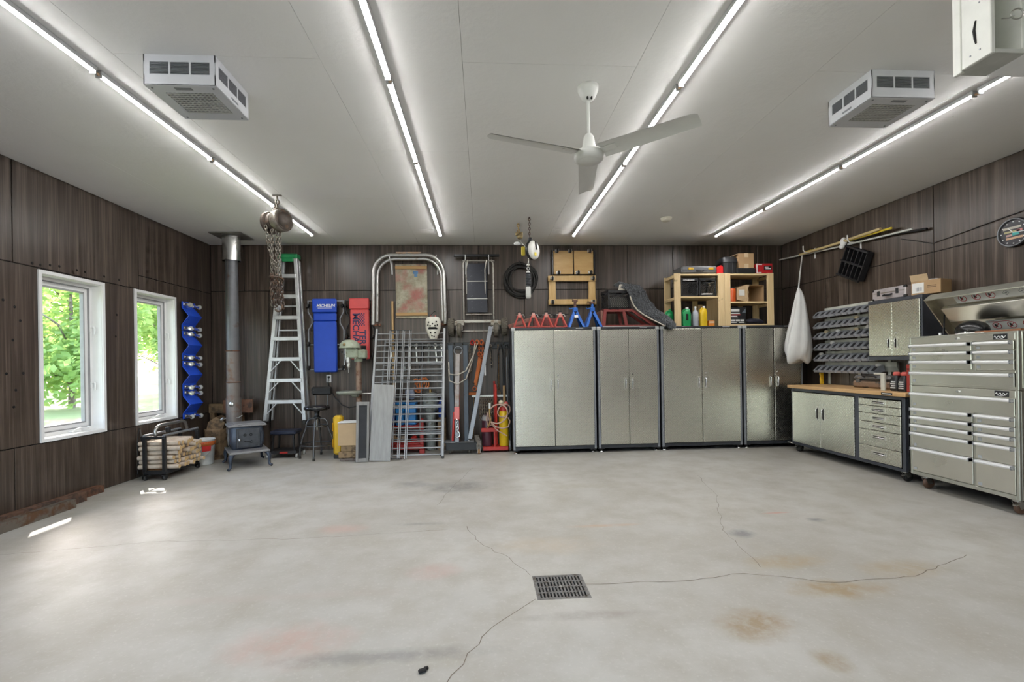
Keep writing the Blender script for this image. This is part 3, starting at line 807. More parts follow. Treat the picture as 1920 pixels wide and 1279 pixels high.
part(st, 'body', loft(G(), [(ring_pts(W2_ - .015, D2_ - .01), .225), (ring_pts(W2_ + .005, D2_ + .01), .30), (ring_pts(W2_ + .012, D2_ + .014), .38), (ring_pts(W2_, D2_), .50), (ring_pts(W2_ - .01, D2_ - .005), .53)]), CAST)
g = G(); g.box((0, 0, .540), (.455, .455, .022), .006); g.box((0, 0, .556), (.40, .40, .012), .004); g.box((0, 0, .564), (.30, .30, .01), .003)
part(st, 'top_plate', g, CASTT)
g = G(); g.box((0, -.10, .212), (.47, .66, .022), .006); g.box((0, -.30, .226), (.43, .20, .008), .003)
part(st, 'hearth_plate', g, CASTT)
for (sx, sy) in ((-1, -1), (1, -1), (-1, 1), (1, 1)):
    lx, ly = sx * .20, (-.385 if sy < 0 else .19)
    dx, dy = sx * .707, sy * .707
    P = [(lx - dx * .02, ly - dy * .02, .205), (lx + dx * .015, ly + dy * .015, .185), (lx + dx * .035, ly + dy * .035, .14), (lx + dx * .03, ly + dy * .03, .08), (lx + dx * .035, ly + dy * .035, .035), (lx + dx * .07, ly + dy * .07, .018)]
    part(st, 'leg', G().tube(P, [.028, .030, .024, .018, .017, .018], 9), CAST)
dr = part(st, 'door', G().box((0.005, -D2_ - .018, .375), (.285, .022, .26), .01).box((.005, -D2_ - .030, .375), (.235, .008, .215), .006), mat('door_cast_iron', (.075, .08, .09), .45, .5, .2, 14, .1, 40))
g = G()
for x in (-.035, .035): g.ring((x, -D2_ - .036, .42), .014, .004, (0, 1, 0), 12, 5)
g.tube([(-.05 + .1 * i / 8, -D2_ - .036, .345 - .02 * math.sin(PI * i / 8)) for i in range(9)], .004, 6); g.tube([(-.03 + .09 * i / 8, -D2_ - .036, .32 + .012 * math.sin(2 * PI * i / 8)) for i in range(9)], .0035, 6)
part(dr, 'relief', g, DARK, True)
part(dr, 'knob', G().sphere((-.10, -D2_ - .052, .36), .018, 10, 8, (1, 1, 1.3)), CHROME, True)
for z in (.30, .45): part(dr, 'hinge', G().cyl((.155, -D2_ - .02, z - .02), (.155, -D2_ - .02, z + .02), .012, None, 8), CAST, True)
g = G(); g.ring((-W2_ - .014, 0, .375), .10, .007, (1, 0, 0), 24, 6, 1.0, .75, u=(0, 0, 1)); g.ring((-W2_ - .013, 0, .375), .06, .005, (1, 0, 0), 20, 6, 1.0, .7, u=(0, 0, 1))
part(st, 'side_medallion', g, CASTT)
PIPEM = worn('stove_pipe_steel', (.155, .16, .17), (.15, .11, .085), .55, .5, 5, .60, .74, .05)
PIPER = worn('rust_stained_pipe', (.20, .175, .16), (.20, .11, .07), .55, .45, 5, .52, .68, .08)
px, py = -3.605, 6.95
sp = thing('stove_pipe', 'tall grey metal stove pipe rising to the ceiling in the corner', 'pipe', (px, py, .2))
def seg(z0, z1, r, m, nm='pipe_section'): return part(sp, nm, G().lathe([(r, z0), (r, z1)], (px, py, 0), 24), m)
seg(2.35, 2.90, .081, PIPEM); seg(1.55, 2.37, .083, PIPEM); seg(1.10, 1.57, .086, PIPER); seg(.86, 1.12, .089, PIPER); seg(.50, .88, .098, PIPER)
for z in (1.56, 1.11, .87, .60): part(sp, 'pipe_joint', G().lathe([(.088, z - .008), (.096, z - .006), (.096, z + .006), (.088, z + .008)], (px, py, 0), 24), RUST)
part(sp, 'tee_outlet', G().tube([(px, py, .46), (px + .02, py - .03, .44), (px + .10, py - .13, .43)], [.09, .09, .07], 16), PIPER)
part(sp, 'tee_base', G().cyl((px, py, .38), (px, py, .52), .098, None, 20), PIPER)
g = G(); g.lathe([(.0, 0), (.03, 0), (.036, .006), (.03, .012), (0.012, .012), (.0, .018)], (px + .02, py - .098, .80), 14, (0, -1, 0)); part(sp, 'damper_dial', g, STEEL)
part(sp, 'damper_handle', G().tube([(px - .14, py - .05, .585), (px - .09, py - .05, .59), (px + .10, py - .07, .60), (px + .15, py - .06, .635)], .006, 6), STEEL)
part(sp, 'counterweight', G().cyl((px - .15, py - .05, .57), (px - .11, py - .05, .60), .02, None, 10), STEEL)
part(sp, 'heat_shield', G().lathe([(.118, 2.86), (.118, 3.21)], (px, py, 0), 24), mat('galvanised_collar', (.50, .50, .48), .25, .95, .2, 3))
part(sp, 'ceiling_plate', G().box((px + .015, py - .01, H - .012), (.44, .40, .012), .003), mat('grey_ceiling_plate', (.20, .19, .17), .6, .4))
part(sp, 'screw_line', G().tube([(px - .01, py - .083, 2.85), (px - .012, py - .085, 2.2)], .003, 5), PIPER)
# ================================================================ step ladder on the back wall
ld = thing('step_ladder', 'tall aluminium step ladder with green cap hung on the back wall', 'ladder', (-2.97, 7.30, .50))
LY = 7.26
xl0, xl1, xr0, xr1 = -3.30, -3.035, -2.72, -2.815     # bottom / top of the two front rails
z0, z1 = .50, 2.99
def lx(z): return xl0 + (xl1 - xl0) * (z - z0) / (z1 - z0)
def rx(z): return xr0 + (xr1 - xr0) * (z - z0) / (z1 - z0)
part(ld, 'front_rail', G().bar((xl0, LY, z0), (xl1, LY, z1), .052, .075, .003, (0, 1, 0)), ALU)
part(ld, 'front_rail', G().bar((xr0, LY, z0), (xr1, LY, z1), .052, .075, .003, (0, 1, 0)), ALU)
part(ld, 'rear_rail', G().bar((xl0 + .05, LY + .11, z0), (xl1 + .02, LY + .07, z1 - .05), .022, .05, .003, (0, 1, 0)), ALU)
part(ld, 'rear_rail', G().bar((xr0 + .02, LY + .11, z0), (xr1 + .02, LY + .07, z1 - .05), .022, .05, .003, (0, 1, 0)), ALU)
for k, z in enumerate((.79, 1.115, 1.435, 1.745, 2.065, 2.385, 2.695)):
    part(ld, 'step', G().bx(lx(z), rx(z), LY - .045, LY + .045, z - .028, z + .028, .004), ALU)
    if k < 3:
        for s, f in ((1, lx), (-1, rx)):
            part(ld, 'brace', G().bar((f(z - .2) + s * .005, LY - .03, z - .20), (f(z) + s * .15, LY - .03, z - .022), .014, .03, .002, (0, 1, 0)), ALU)
for z in (2.25, 1.88): part(ld, 'rear_bar', G().bx(lx(z) + .02, rx(z), LY + .07, LY + .11, z - .012, z + .012, .003), ALU)
GREEN = mat('green_plastic_cap', (.015, .22, .075), .4)
g = G(); g.box(((xl1 + xr1) / 2, LY + .02, z1 + .005), (xr1 - xl1 + .07, .16, .07), .012); g.box(((xl1 + xr1) / 2, LY - .03, z1 - .05), (xr1 - xl1 - .05, .05, .06), .008)
part(ld, 'top_cap', g, GREEN)
for f in (xl0, xr0): part(ld, 'rubber_foot', G().box((f, LY, z0 - .02), (.045, .085, .06), .006), RUBBER)
def wall_hook(x, z, lab, drop=.17, y=YB):
    g = G()
    g.tube([(x, y - .002, z + .03), (x, y - .17, z + .03), (x + .0, y - .20, z + .06), (x, y - .20, z + .10)], .007, 8)
    g.bx(x - .012, x + .012, y - .008, y, z - drop, z + .05, .003); g.tube([(x, y - .004, z - drop), (x, y - .10, z - .02), (x, y - .17, z + .03)], .007, 8)
    return solo('wall_hook', g, WHITEP, lab, 'hook', (x, y, z), 0, 'white wall hooks')
wall_hook(-2.86, 2.86, 'white wall hook holding the step ladder under its green cap')
wall_hook(-1.42, 2.93, 'white wall hook holding the left side of the bent tube bar')
wall_hook(-.70, 2.93, 'white wall hook holding the right side of the bent tube bar')

# ================================================================ mechanic's creepers
def cushion(g, x0, x1, y0, y1, z0, z1): g.box(((x0 + x1) / 2, (y0 + y1) / 2, (z0 + z1) / 2), (x1 - x0, y1 - y0, z1 - z0), .014); return g
def creeper(x0, x1, z0, z1, fx0, fx1, m, name_lab, split, fm):
    t = thing('mechanic_creeper', name_lab, 'creeper', ((x0 + x1) / 2, 7.44, z0), 0, 'mechanic creepers hung on the back wall')
    hz = z1 - split[0]
    part(t, 'headrest', cushion(G(), x0, x1, 7.345, 7.40, z1 - split[0], z1), m)
    if split[1]: part(t, 'neck_pad', cushion(G(), x0 + .012, x1 - .005, 7.36, 7.40, z1 - split[0] - split[1], z1 - split[0] - .004), m)
    part(t, 'bed_cushion', cushion(G(), x0 + .015, x1 - .005, 7.35, 7.40, z0, z1 - split[0] - split[1] - .004), m)
    for s, f in ((1, fx0), (-1, fx1)):
        P = [(f, 7.42, z1 - .02), (f, 7.42, z1 - .20), (f + s * .055, 7.42, z1 - .30), (f + s * .055, 7.42, z1 - .38), (f, 7.42, z1 - .48), (f, 7.42, z0 + .03)]
        part(t, 'side_rail', G().tube(P, .012, 8), fm)
    for z in (z1 - .03, z0 + .04, (z0 + z1) / 2 - .14): part(t, 'cross_rail', G().tube([(fx0, 7.42, z), (fx1, 7.42, z)], .011, 8), fm)
    for s, f in ((1, fx0), (-1, fx1)):
        for z in (z1 - .10, (z0 + z1) / 2 - .12, z0 + .08):
            c = part(t, 'caster', G().box((f + s * .01, 7.40, z), (.04, .03, .05), .006), BLACKM)
            part(c, 'wheel', G().lathe([(.003, -.011), (.03, -.011), (.034, -.006), (.034, .006), (.03, .011), (.003, .011)], (f + s * .012, 7.365, z - .012), 14, (1, 0, 0)), RUBBER, True, off=wloc(t))
    return t
cb = creeper(-2.625, -2.255, 1.225, 2.365, -2.705, -2.165, BLUE, 'blue padded mechanic creeper hung upright on the back wall', (.215, .13), GREYM)
part(cb, 'lettering', text_mesh('lettering', 'MICHELIN', .062, WHITE, R_FRONT, (-2.415, 7.343, 2.255), shear=.2, off=cb.location, bold=.001), WHITE, label='white lettering')
part(cb, 'label_edge', G().bx(-2.535, -2.315, 7.3425, 7.345, 2.215, 2.222), WHITE)
REDV = mat('red_vinyl', (.66, .085, .085), .38, 0, .06)
cr = creeper(-2.065, -1.755, 1.42, 2.37, -2.13, -1.695, REDV, 'red padded mechanic creeper with dark lettering partly behind the drill press', (.17, 0), BLACKM)
NAVY = mat('navy_print', (.03, .025, .09), .5)
R_DOWN = R_FRONT @ Matrix.Rotation(-PI / 2, 3, 'Z')
part(cr, 'lettering', text_mesh('lettering', 'MECHANIC', .135, NAVY, R_DOWN, (-1.965, 7.348, 1.79), off=cr.location, bold=.003), NAVY)
part(cr, 'lettering', text_mesh('lettering', 'TER', .135, NAVY, R_DOWN, (-1.865, 7.348, 1.76), off=cr.location, bold=.003), NAVY)
g = G()
for i in range(9):
    for j in range(5):
        if (i + j) % 2 == 0: g.bx(-1.915 + j * .018, -1.897 + j * .018, 7.3465, 7.349, 2.115 - i * .022, 2.137 - i * .022)
part(cr, 'checker_print', g, NAVY)['kind'] = 'stuff'

# outlet and cable
t = thing('wall_outlet', 'white duplex wall outlet with a black plug below the blue creeper', 'outlet', (-2.43, YB, 1.12))
part(t, 'cover_plate', G().box((-2.428, YB - .004, 1.122), (.075, .008, .118), .003), WHITEP)
part(t, 'plug', G().box((-2.425, YB - .022, 1.145), (.034, .034, .034), .008), BLACK)
part(t, 'socket', G().box((-2.428, YB - .009, 1.095), (.034, .004, .03), .001), mat('socket_grey', (.45, .45, .44), .5))
solo('power_cable', G().tube([(-2.425, YB - .04, 1.13), (-2.43, YB - .045, 1.05), (-2.40, YB - .03, .95), (-2.33, YB - .03, .82), (-2.22, YB - .035, .70), (-2.1, YB - .05, .66), (-1.97, YB - .10, .69), (-1.87, YB - .25, .80), (-1.84, 7.07, .90)], .008, 8), BLACK, 'black power cable drooping from the wall outlet to the drill press', 'cable', (-2.2, YB - .04, .66))

# ================================================================ bar stool with back
sx_, sy_ = -2.40, 6.86
t = thing('bar_stool', 'black swivel bar stool with round seat and padded backrest', 'stool', (sx_, sy_, 0))
VINYL = mat('black_vinyl', (.018, .017, .017), .25, 0, .1)
part(t, 'seat', G().lathe([(.0, .755), (.12, .757), (.165, .748), (.178, .73), (.175, .705), (.15, .69), (.0, .69)], (sx_, sy_, 0), 28), VINYL)
part(t, 'swivel_hub', G().lathe([(.05, .69), (.035, .66), (.03, .60), (.055, .59), (.055, .575), (.0, .575)], (sx_, sy_, 0), 16), BLACKM)
part(t, 'screw_column', G().cyl((sx_, sy_, .40), (sx_, sy_, .60), .016, None, 10), STEEL)
GUN = mat('gunmetal_tube', (.10, .10, .10), .32, .7)
for k in range(4):
    a = PI / 4 * 0 + k * PI / 2 - PI / 2 + .12
    c, s = math.cos(a), math.sin(a)
    P = [(sx_ + c * .03, sy_ + s * .03, .57), (sx_ + c * .10, sy_ + s * .10, .565), (sx_ + c * .135, sy_ + s * .135, .52), (sx_ + c * .15, sy_ + s * .15, .44), (sx_ + c * .20, sy_ + s * .20, .30), (sx_ + c * .235, sy_ + s * .235, .16), (sx_ + c * .24, sy_ + s * .24, .012)]
    lg = part(t, 'leg', G().tube(P, .013, 9), GUN)
    part(lg, 'foot_cap', G().cyl((sx_ + c * .24, sy_ + s * .24, .001), (sx_ + c * .24, sy_ + s * .24, .035), .017, None, 10), RUBBER, True, off=wloc(t))
part(t, 'foot_ring', G().ring((sx_, sy_, .20), .225, .011, (0, 0, 1), 36, 8), GUN)
part(t, 'upper_ring', G().ring((sx_, sy_, .465), .145, .010, (0, 0, 1), 28, 8), GUN)
for dx in (-.085, .09): part(t, 'back_support', G().tube([(sx_ + dx * .6, sy_ + .08, .68), (sx_ + dx, sy_ + .17, .68), (sx_ + dx, sy_ + .20, .74), (sx_ + dx, sy_ + .20, .96)], .008, 8), GUN)
g = G(); g.box((sx_ + .01, sy_ + .185, .955), (.30, .05, .125), .022); part(t, 'backrest', g, VINYL)

# low roller seat by the wall
bx0, by0 = -2.90, 7.02
t = thing('roller_seat', 'low black rolling work seat with padded top beside the stove', 'rolling seat', (bx0, by0, 0))
part(t, 'seat_pad', G().box((bx0, by0, .365), (.36, .28, .06), .018), mat('navy_vinyl', (.02, .025, .045), .35))
for x in (-.14, .14):
    for y in (-.1, .1): part(t, 'leg', G().bar((bx0 + x, by0 + y, .335), (bx0 + x * 1.1, by0 + y * 1.1, .10), .022, .022, .002), BLACKM)
part(t, 'tool_tray', G().box((bx0, by0, .085), (.40, .30, .05), .008), BLACK)
part(t, 'label', G().box((bx0 + .02, by0 - .152, .085), (.11, .004, .026), .001), RED)
for x in (-.18, .18):
    for y in (-.13, .13):
        part(t, 'caster', G().lathe([(.003, -.012), (.03, -.012), (.034, -.005), (.034, .005), (.03, .012), (.003, .012)], (bx0 + x * 1.12, by0 + y * 1.1, .034), 14, (1, 0, 0)), CWHEEL)
        part(t, 'caster_arm', G().bar((bx0 + x * .95, by0 + y * .95, .075), (bx0 + x * 1.1, by0 + y * 1.08, .055), .02, .016, .002), BLACKM)

# ================================================================ drill press on its post
GRN = worn('old_green_paint', (.36, .40, .30), (.26, .22, .16), .5, .1, 14, .55, .7)
dx_, dy_ = -1.86, 6.95
t = thing('drill_press', 'old pale green drill press with domed head on a rusty column', 'drill press', (dx_, dy_, 0))
part(t, 'column', G().cyl((dx_ + .03, dy_ + .02, .03), (dx_ + .03, dy_ + .02, 1.62), .042, None, 18), worn('rusty_column', (.28, .19, .14), (.20, .10, .06), .5, .6, 10))
part(t, 'base', G().box((dx_ + .02, dy_ - .15, .02), (.30, .52, .038), .008), worn('dirty_iron_base', (.17, .14, .12), (.10, .07, .05), .6, .4))
part(t, 'belt_guard', G().lathe([(.0, 1.70), (.05, 1.695), (.10, 1.675), (.135, 1.635), (.145, 1.585), (.148, 1.575), (.0, 1.575)], (dx_ - .06, dy_ - .10, 0), 24), GRN)
part(t, 'badge', G().lathe([(.0, .003), (.022, .003), (.022, 0)], (dx_ - .10, dy_ - .232, 1.625), 12, (-.25, -.93, .3)), mat('brass_badge', (.30, .22, .10), .4, .6))
g = G(); g.box((dx_ - .03, dy_ - .04, 1.50), (.17, .22, .15), .02); g.cyl((dx_ + .03, dy_ + .02, 1.38), (dx_ + .03, dy_ + .02, 1.46), .06, None, 16); g.box((dx_ + .09, dy_ - .0, 1.49), (.12, .16, .13), .015)
part(t, 'head', g, GRN)
part(t, 'quill', G().cyl((dx_ - .075, dy_ - .12, 1.37), (dx_ - .075, dy_ - .12, 1.50), .030, None, 14), STEEL)
part(t, 'chuck', G().lathe([(.0, 1.27), (.012, 1.275), (.024, 1.31), (.026, 1.37), (.0, 1.37)], (dx_ - .075, dy_ - .12, 0), 14), STEEL)
part(t, 'drill_bit', G().cyl((dx_ - .075, dy_ - .12, 1.215), (dx_ - .075, dy_ - .12, 1.28), .005, None, 8), STEEL)
for k in range(3):
    a = k * 2 * PI / 3 + .5
    h = part(t, 'feed_handle', G().tube([(dx_ - .125, dy_ - .06, 1.45), (dx_ - .15, dy_ - .06 + .13 * math.cos(a), 1.45 + .13 * math.sin(a))], .006, 6), STEEL)
    part(h, 'knob', G().sphere((dx_ - .15, dy_ - .06 + .13 * math.cos(a), 1.45 + .13 * math.sin(a)), .015, 8, 6), BLACK, True, off=wloc(t))
for x in (-.09, .05): part(t, 'guard_post', G().cyl((dx_ + x - .02, dy_ - .13, 1.42), (dx_ + x - .02, dy_ - .13, 1.58), .010, None, 8), STEEL)
g = G(); g.lathe([(.0, .955), (.175, .955), (.18, .945), (.175, .92), (.13, .905), (.0, .90)], (dx_ - .07, dy_ - .12, 0), 28); g.box((dx_ + .0, dy_ - .03, .90), (.10, .16, .07), .02)
part(t, 'table', g, mat('grey_green_iron', (.27, .28, .23), .45, .3))
part(t, 'table_lock', G().cyl((dx_ + .06, dy_ - .02, .91), (dx_ + .22, dy_ - .02, .91), .010, None, 8), STEEL)
part(t, 'motor', G().cyl((dx_ + .03, dy_ + .17, 1.40), (dx_ + .03, dy_ + .17, 1.62), .08, None, 18), BLACKM)
# timber blocks, cardboard box, paper
OLDW = worn('dirty_timber', (.27, .18, .095), (.10, .07, .045), .8, 0, 10)
solo('timber_block', G().box((0, 0, .045), (.33, .17, .085), .005), OLDW, 'lower dirty timber block under the cardboard box', 'wood block', (-1.85, 6.64, .041), .03, local=True)
solo('timber_block', G().box((0, 0, .042), (.28, .15, .083), .005), OLDW, 'upper dirty timber block directly under the cardboard box', 'wood block', (-1.84, 6.64, .130), -.04, local=True)
t = thing('cardboard_box', 'plain closed cardboard box standing on timber blocks by the drill press', 'box', (-1.85, 6.66, .216))
CARD2 = mat('pale_cardboard', (.50, .35, .20), .75, 0, .06, 5)
part(t, 'body', G().box((-1.85, 6.66, .216 + .155), (.335, .22, .31), .004), CARD2)
part(t, 'flap_seam', G().box((-1.85, 6.66, .5275), (.335, .004, .003)), CARD)
t2 = solo('paper_sheets', G().box((0, 0, .004), (.30, .20, .008), .002).box((.03, .01, .013), (.26, .18, .008), .002, Matrix.Rotation(.08, 3, 'Z')), PAPER, 'loose white papers lying on the cardboard box', 'paper', (-1.87, 6.64, .530), .06, local=True)
t = thing('yellow_case', 'yellow plastic case standing on edge behind the cardboard box', 'case', (-2.06, 6.80, 0))
YEL = mat('yellow_plastic', (.70, .42, .02), .4)
part(t, 'shell', G().box((-2.085, 6.82, .33), (.13, .14, .56), .03), YEL)
for z in (.22, .45): part(t, 'rib', G().box((-2.152, 6.80, z), (.012, .10, .12), .006), mat('amber_plastic', (.55, .30, .015), .45))
for y in (6.78, 6.86): part(t, 'foot', G().box((-2.095, y, .027), (.10, .04, .05), .006), BLACK)
# leaning boards
def lean(xc, w, L, th, y_foot, tilt, m, name, lab, cat, dx=0.0, b=.003):
    a = math.asin(tilt)
    g = G(); R = Matrix.Rotation(-a, 3, 'X') @ Matrix.Rotation(math.atan2(dx, L), 3, 'Y')
    c = R @ Vector((0, th / 2, L / 2))
    lo = min((R @ Vector((sx * w / 2, sy * th / 2, -L / 2))).z for sx in (-1, 1) for sy in (-1, 1)) + c.z
    g.box(c + Vector((0, 0, -lo + .002)), (w, th, L), b, R)
    return solo(name, g, m, lab, cat, (xc, y_foot, 0), 0, None, True)
VINYLP = wood('grey_vinyl_plank', (.26, .255, .245), (.36, .355, .34), (28, 28, 2.2), .5, False)
lean(-1.432, .285, 1.045, .012, 6.46, .10, VINYLP, 'vinyl_plank', 'grey wood-look plank leaning against the metal gate', 'plank', .055)
t = thing('framed_panel', 'narrow grey framed panel leaning behind the grey plank', 'panel', (-1.665, 6.43, 0))
GREYW = wood('grey_paint_wood', (.22, .215, .205), (.30, .29, .28), (30, 30, 3), .55, False)
Rl = Matrix.Rotation(-.11, 4, 'X') @ Matrix.Rotation(.45, 4, 'Z')
for (x0_, x1_, z0_, z1_, nm) in ((-.085, -.055, .0, .82, 'stile'), (.055, .085, .0, .82, 'stile'), (-.055, .055, .0, .05, 'rail'), (-.055, .055, .77, .82, 'rail')):
    g = G(); g.m = Matrix.Translation((-1.665, 6.45, .004)) @ Rl; g.bx(x0_, x1_, -.015, .015, z0_, z1_, .003); part(t, nm, g, GREYW)
g = G(); g.m = Matrix.Translation((-1.665, 6.45, .004)) @ Rl; g.bx(-.055, .055, -.004, .006, .05, .77); part(t, 'infill', g, CHAR)
# ================================================================ bent tube bar, paint board
TUBEM = worn('scuffed_aluminium_tube', (.52, .51, .49), (.36, .27, .2), .35, .8, 12, .58, .72)
t = thing('tube_bar', 'bent double-tube metal bumper bar hanging on white hooks', 'bumper bar', (-1.12, 7.36, 1.94))
for k, (y, ins, zt, zb, r) in enumerate(((7.30, 0.0, 3.03, 1.95, .028), (7.37, .075, 2.985, 2.0, .026))):
    xa, xb_ = -1.675 + ins * .6, -.585 - ins * .6
    P = [(xa - .01, y, zb), (xa, y, zt - .34)] + [(xa + .28 - .28 * math.cos(a), y, zt - .30 + .28 * math.sin(a) + .02 * math.sin(a)) for a in [PI / 2 * i / 8 for i in range(9)]]
    Q = [(xb_ - .28 + .28 * math.sin(a), y, zt - .30 + .28 * math.cos(a) + .02 * math.cos(a)) for a in [PI / 2 * i / 8 for i in range(9)]] + [(xb_, y, zt - .34), (xb_ + .01, y, zb)]
    part(t, 'tube', G().tube(P + Q, r, 12), TUBEM)
for x in (-1.62, -.60):
    part(t, 'bracket', G().bar((x, 7.30, 2.40), (x, 7.37, 2.42), .04, .012), TUBEM)
part(t, 'top_strip', G().bx(-1.32, -.93, 7.27, 7.33, 3.045, 3.07, .004), worn('old_strip', (.5, .33, .22), (.3, .3, .3), .6))
for x in (-1.655, -1.60, -.645, -.59): part(t, 'end_cap', G().cyl((x, 7.33, 1.93), (x, 7.33, 1.965), .030, None, 12), RUST)
t = thing('paint_board', 'worn plywood creeper board with faded red paint and timber cleats', 'board', (-1.12, YB, 2.06))
def paintboard():
    m, nt, bs = base('stained_board', (.3, .27, .2), .6)
    v = coords(nt, (1, 1, 1)); k = noise(nt, v, 5, 6, .7); k2 = noise(nt, coords(nt, (1, 1, 1), (0, 0, 0), (3, 1, 2)), 3.2, 4); k3 = noise(nt, coords(nt, (1, 1, 1), (0, 0, 0), (7, 2, 5)), 22, 5, .7)
    c = ramp(nt, k, [(.32, (.20, .16, .10)), (.5, (.34, .31, .22)), (.68, (.50, .46, .36))])
    c = mixc(nt, ramp(nt, k2, [(.48, 0.0), (.62, .75)]), c, (.38, .09, .085)); c = mixc(nt, ramp(nt, k3, [(.60, 0.0), (.70, .8)]), c, (.10, .13, .10))
    nt.links.new(c, bs.inputs['Base Color']); bump(nt, k3, bs, .2, .004); return m
part(t, 'board', G().box((-1.116, YB - .012, 2.49), (.50, .018, .86), .004), paintboard())
for z in (2.868, 2.125): part(t, 'cleat', G().box((-1.116, YB - .030, z), (.50, .022, .05), .004), wood('old_yellow_pine', (.42, .24, .09), (.52, .33, .14), (3, 30, 40), .6, False))
part(t, 'paint_blot', G().box((-1.05, YB - .0225, 2.79), (.08, .003, .05), .001).box((-1.045, YB - .0225, 2.745), (.05, .003, .05), .001), mat('blue_blot', (.10, .22, .40), .5))
# ================================================================ hand cart hung upside down
t = thing('platform_hand_cart', 'folding four-wheeled hand cart with black deck hung wheels down', 'hand cart', (-.08, 7.36, 1.72))
hy = 7.34
OLDC = worn('dusty_chrome_tube', (.36, .34, .30), (.20, .16, .12), .4, .8, 16, .55, .7)
for x in (-.285, .185): part(t, 'side_tube', G().tube([(x, hy, 2.02), (x, hy, 2.90), (x + (.03 if x < 0 else -.03), hy, 2.96)], .015, 9), OLDC)
for z, xa, xb_, m in ((2.945, -.30, .21, OLDC), (2.10, -.26, .16, OLDC), (1.835, -.40, .26, OLDC)): part(t, 'cross_tube', G().tube([(xa, hy - .005, z), (xb_, hy - .005, z)], .012, 8), m)
part(t, 'rest_bar', G().bx(-.43, .285, hy - .01, hy + .03, 3.01, 3.05, .004), BLACKM)
DECK = worn('scratched_black_deck', (.028, .030, .040), (.16, .16, .17), .35, .3, 20, .62, .74)
for (za, zb) in ((2.125, 2.335), (2.35, 2.61), (2.625, 2.90)): part(t, 'deck_panel', G().bx(-.232, .088, hy - .03, hy - .005, za, zb, .006), DECK)
for z in (2.342, 2.617): part(t, 'deck_strap', G().bx(-.235, .09, hy - .036, hy - .028, z - .005, z + .005), STEEL)
for x in (-.21, .085): part(t, 'handle_bar', G().tube([(x - .03, hy - .02, 2.42), (x - .03, hy - .03, 2.80), (x, hy - .04, 2.95)], .011, 8), OLDC)
part(t, 'axle_beam', G().bx(-.40, .25, hy - .03, hy + .02, 1.965, 2.01, .004), OLDC)
for x in (-.36, .215): part(t, 'end_bracket', G().box((x, hy - .03, 1.955), (.16, .11, .075), .008), worn('cream_bracket', (.34, .32, .27), (.2, .15, .1), .5))
def tyre(g, c, R, w, n=22):
    return g.lathe([(R * .5, -w * .38), (R * .8, -w / 2), (R * .96, -w * .42), (R, -w * .2), (R, w * .2), (R * .96, w * .42), (R * .8, w / 2), (R * .5, w * .38)], c, n, (1, 0, 0))
DTYRE = mat('dusty_tyre', (.13, .115, .09), .85, 0, .25, 40, .6, 90)
for x, nm in ((-.485, 'wheel'), (.345, 'wheel')):
    w = part(t, nm, tyre(G(), (x, hy - .02, 1.90), .138, .10), DTYRE)
    g = G()
    for k in range(22):
        a = 2 * PI * k / 22
        for s in (-.028, 0, .028): g.box((x + s, hy - .02 + .138 * math.cos(a + s * 5), 1.90 + .138 * math.sin(a + s * 5)), (.022, .022, .012), 0, Matrix.Rotation(a - PI / 2, 3, 'X'))
    part(w, 'tread', g, DTYRE, True, off=wloc(t))['kind'] = 'stuff'
    part(w, 'hub', G().cyl((x - .05, hy - .02, 1.90), (x + .05, hy - .02, 1.90), .035, None, 12), OLDC, True, off=wloc(t))
for x in (-.36, .215):
    w = part(t, 'caster', tyre(G(), (x, hy - .07, 1.845), .115, .07), DTYRE)
    g = G()
    for s in (-1, 1): g.bar((x + s * .045, hy - .05, 1.95), (x + s * .045, hy - .07, 1.845), .008, .04)
    part(w, 'fork', g, OLDC, True, off=wloc(t))['kind'] = 'stuff'
wall_hook(-.25, 2.93, 'white wall hook holding the left tube of the hand cart')
wall_hook(.115, 2.93, 'white wall hook holding the right tube of the hand cart')

# ================================================================ goalie mask on the gate
mx_, my_, mz_ = -.735, 7.05, 1.865
t = thing('goalie_mask', 'white goalie mask with round holes hung above the metal gate', 'mask', (mx_, my_, 1.67))
g = G(); vs_ = []; fs = []
NU, NV = 13, 15
for j in range(NV):
    v = j / (NV - 1); z = .165 - .33 * v
    wv = .112 * (1 - .55 * max(0, (v - .45) / .55) ** 1.5) * (1 - .25 * max(0, (.2 - v) / .2) ** 2)
    for i in range(NU):
        u = -1 + 2 * i / (NU - 1)
        vs_.append((mx_ + wv * math.sin(u * 1.35) / math.sin(1.35), my_ - .10 * math.cos(u * 1.35) - .02 + .03 * (v - .4) ** 2, mz_ + z))
for j in range(NV - 1):
    for i in range(NU - 1):
        if j in (7,) and 3 <= i <= 8: continue
        fs.append((j * NU + i, j * NU + i + 1, (j + 1) * NU + i + 1, (j + 1) * NU + i))
g.add(vs_, fs, True); part(t, 'face', g, mat('ivory_plastic', (.70, .68, .60), .4, 0, .08))
g = G()
for (a, b) in ((-.06, .08), (.055, .09), (0, .06), (-.035, .03), (.035, .03), (-.03, -.075), (.035, -.075), (-.01, -.12), (.02, -.13), (-.07, .04), (.07, .04)):
    yy = my_ - .125 + .35 * a * a * 10 * .5
    g.lathe([(.0, .0), (.011, .0), (.011, .012)], (mx_ + a, yy + .004, mz_ + b), 10, (0, -1, 0))
part(t, 'vent_hole', g, DARK)['kind'] = 'stuff'
part(t, 'mouth_slot', G().box((mx_, my_ - .119, mz_ - .002), (.115, .012, .026), .004), DARK)
part(t, 'backplate', G().lathe([(.0, .0), (.060, .0), (.08, -.03), (.085, -.12), (.06, -.30), (.0, -.32)], (mx_, my_ - .0, mz_ + .175), 14), BLACK)
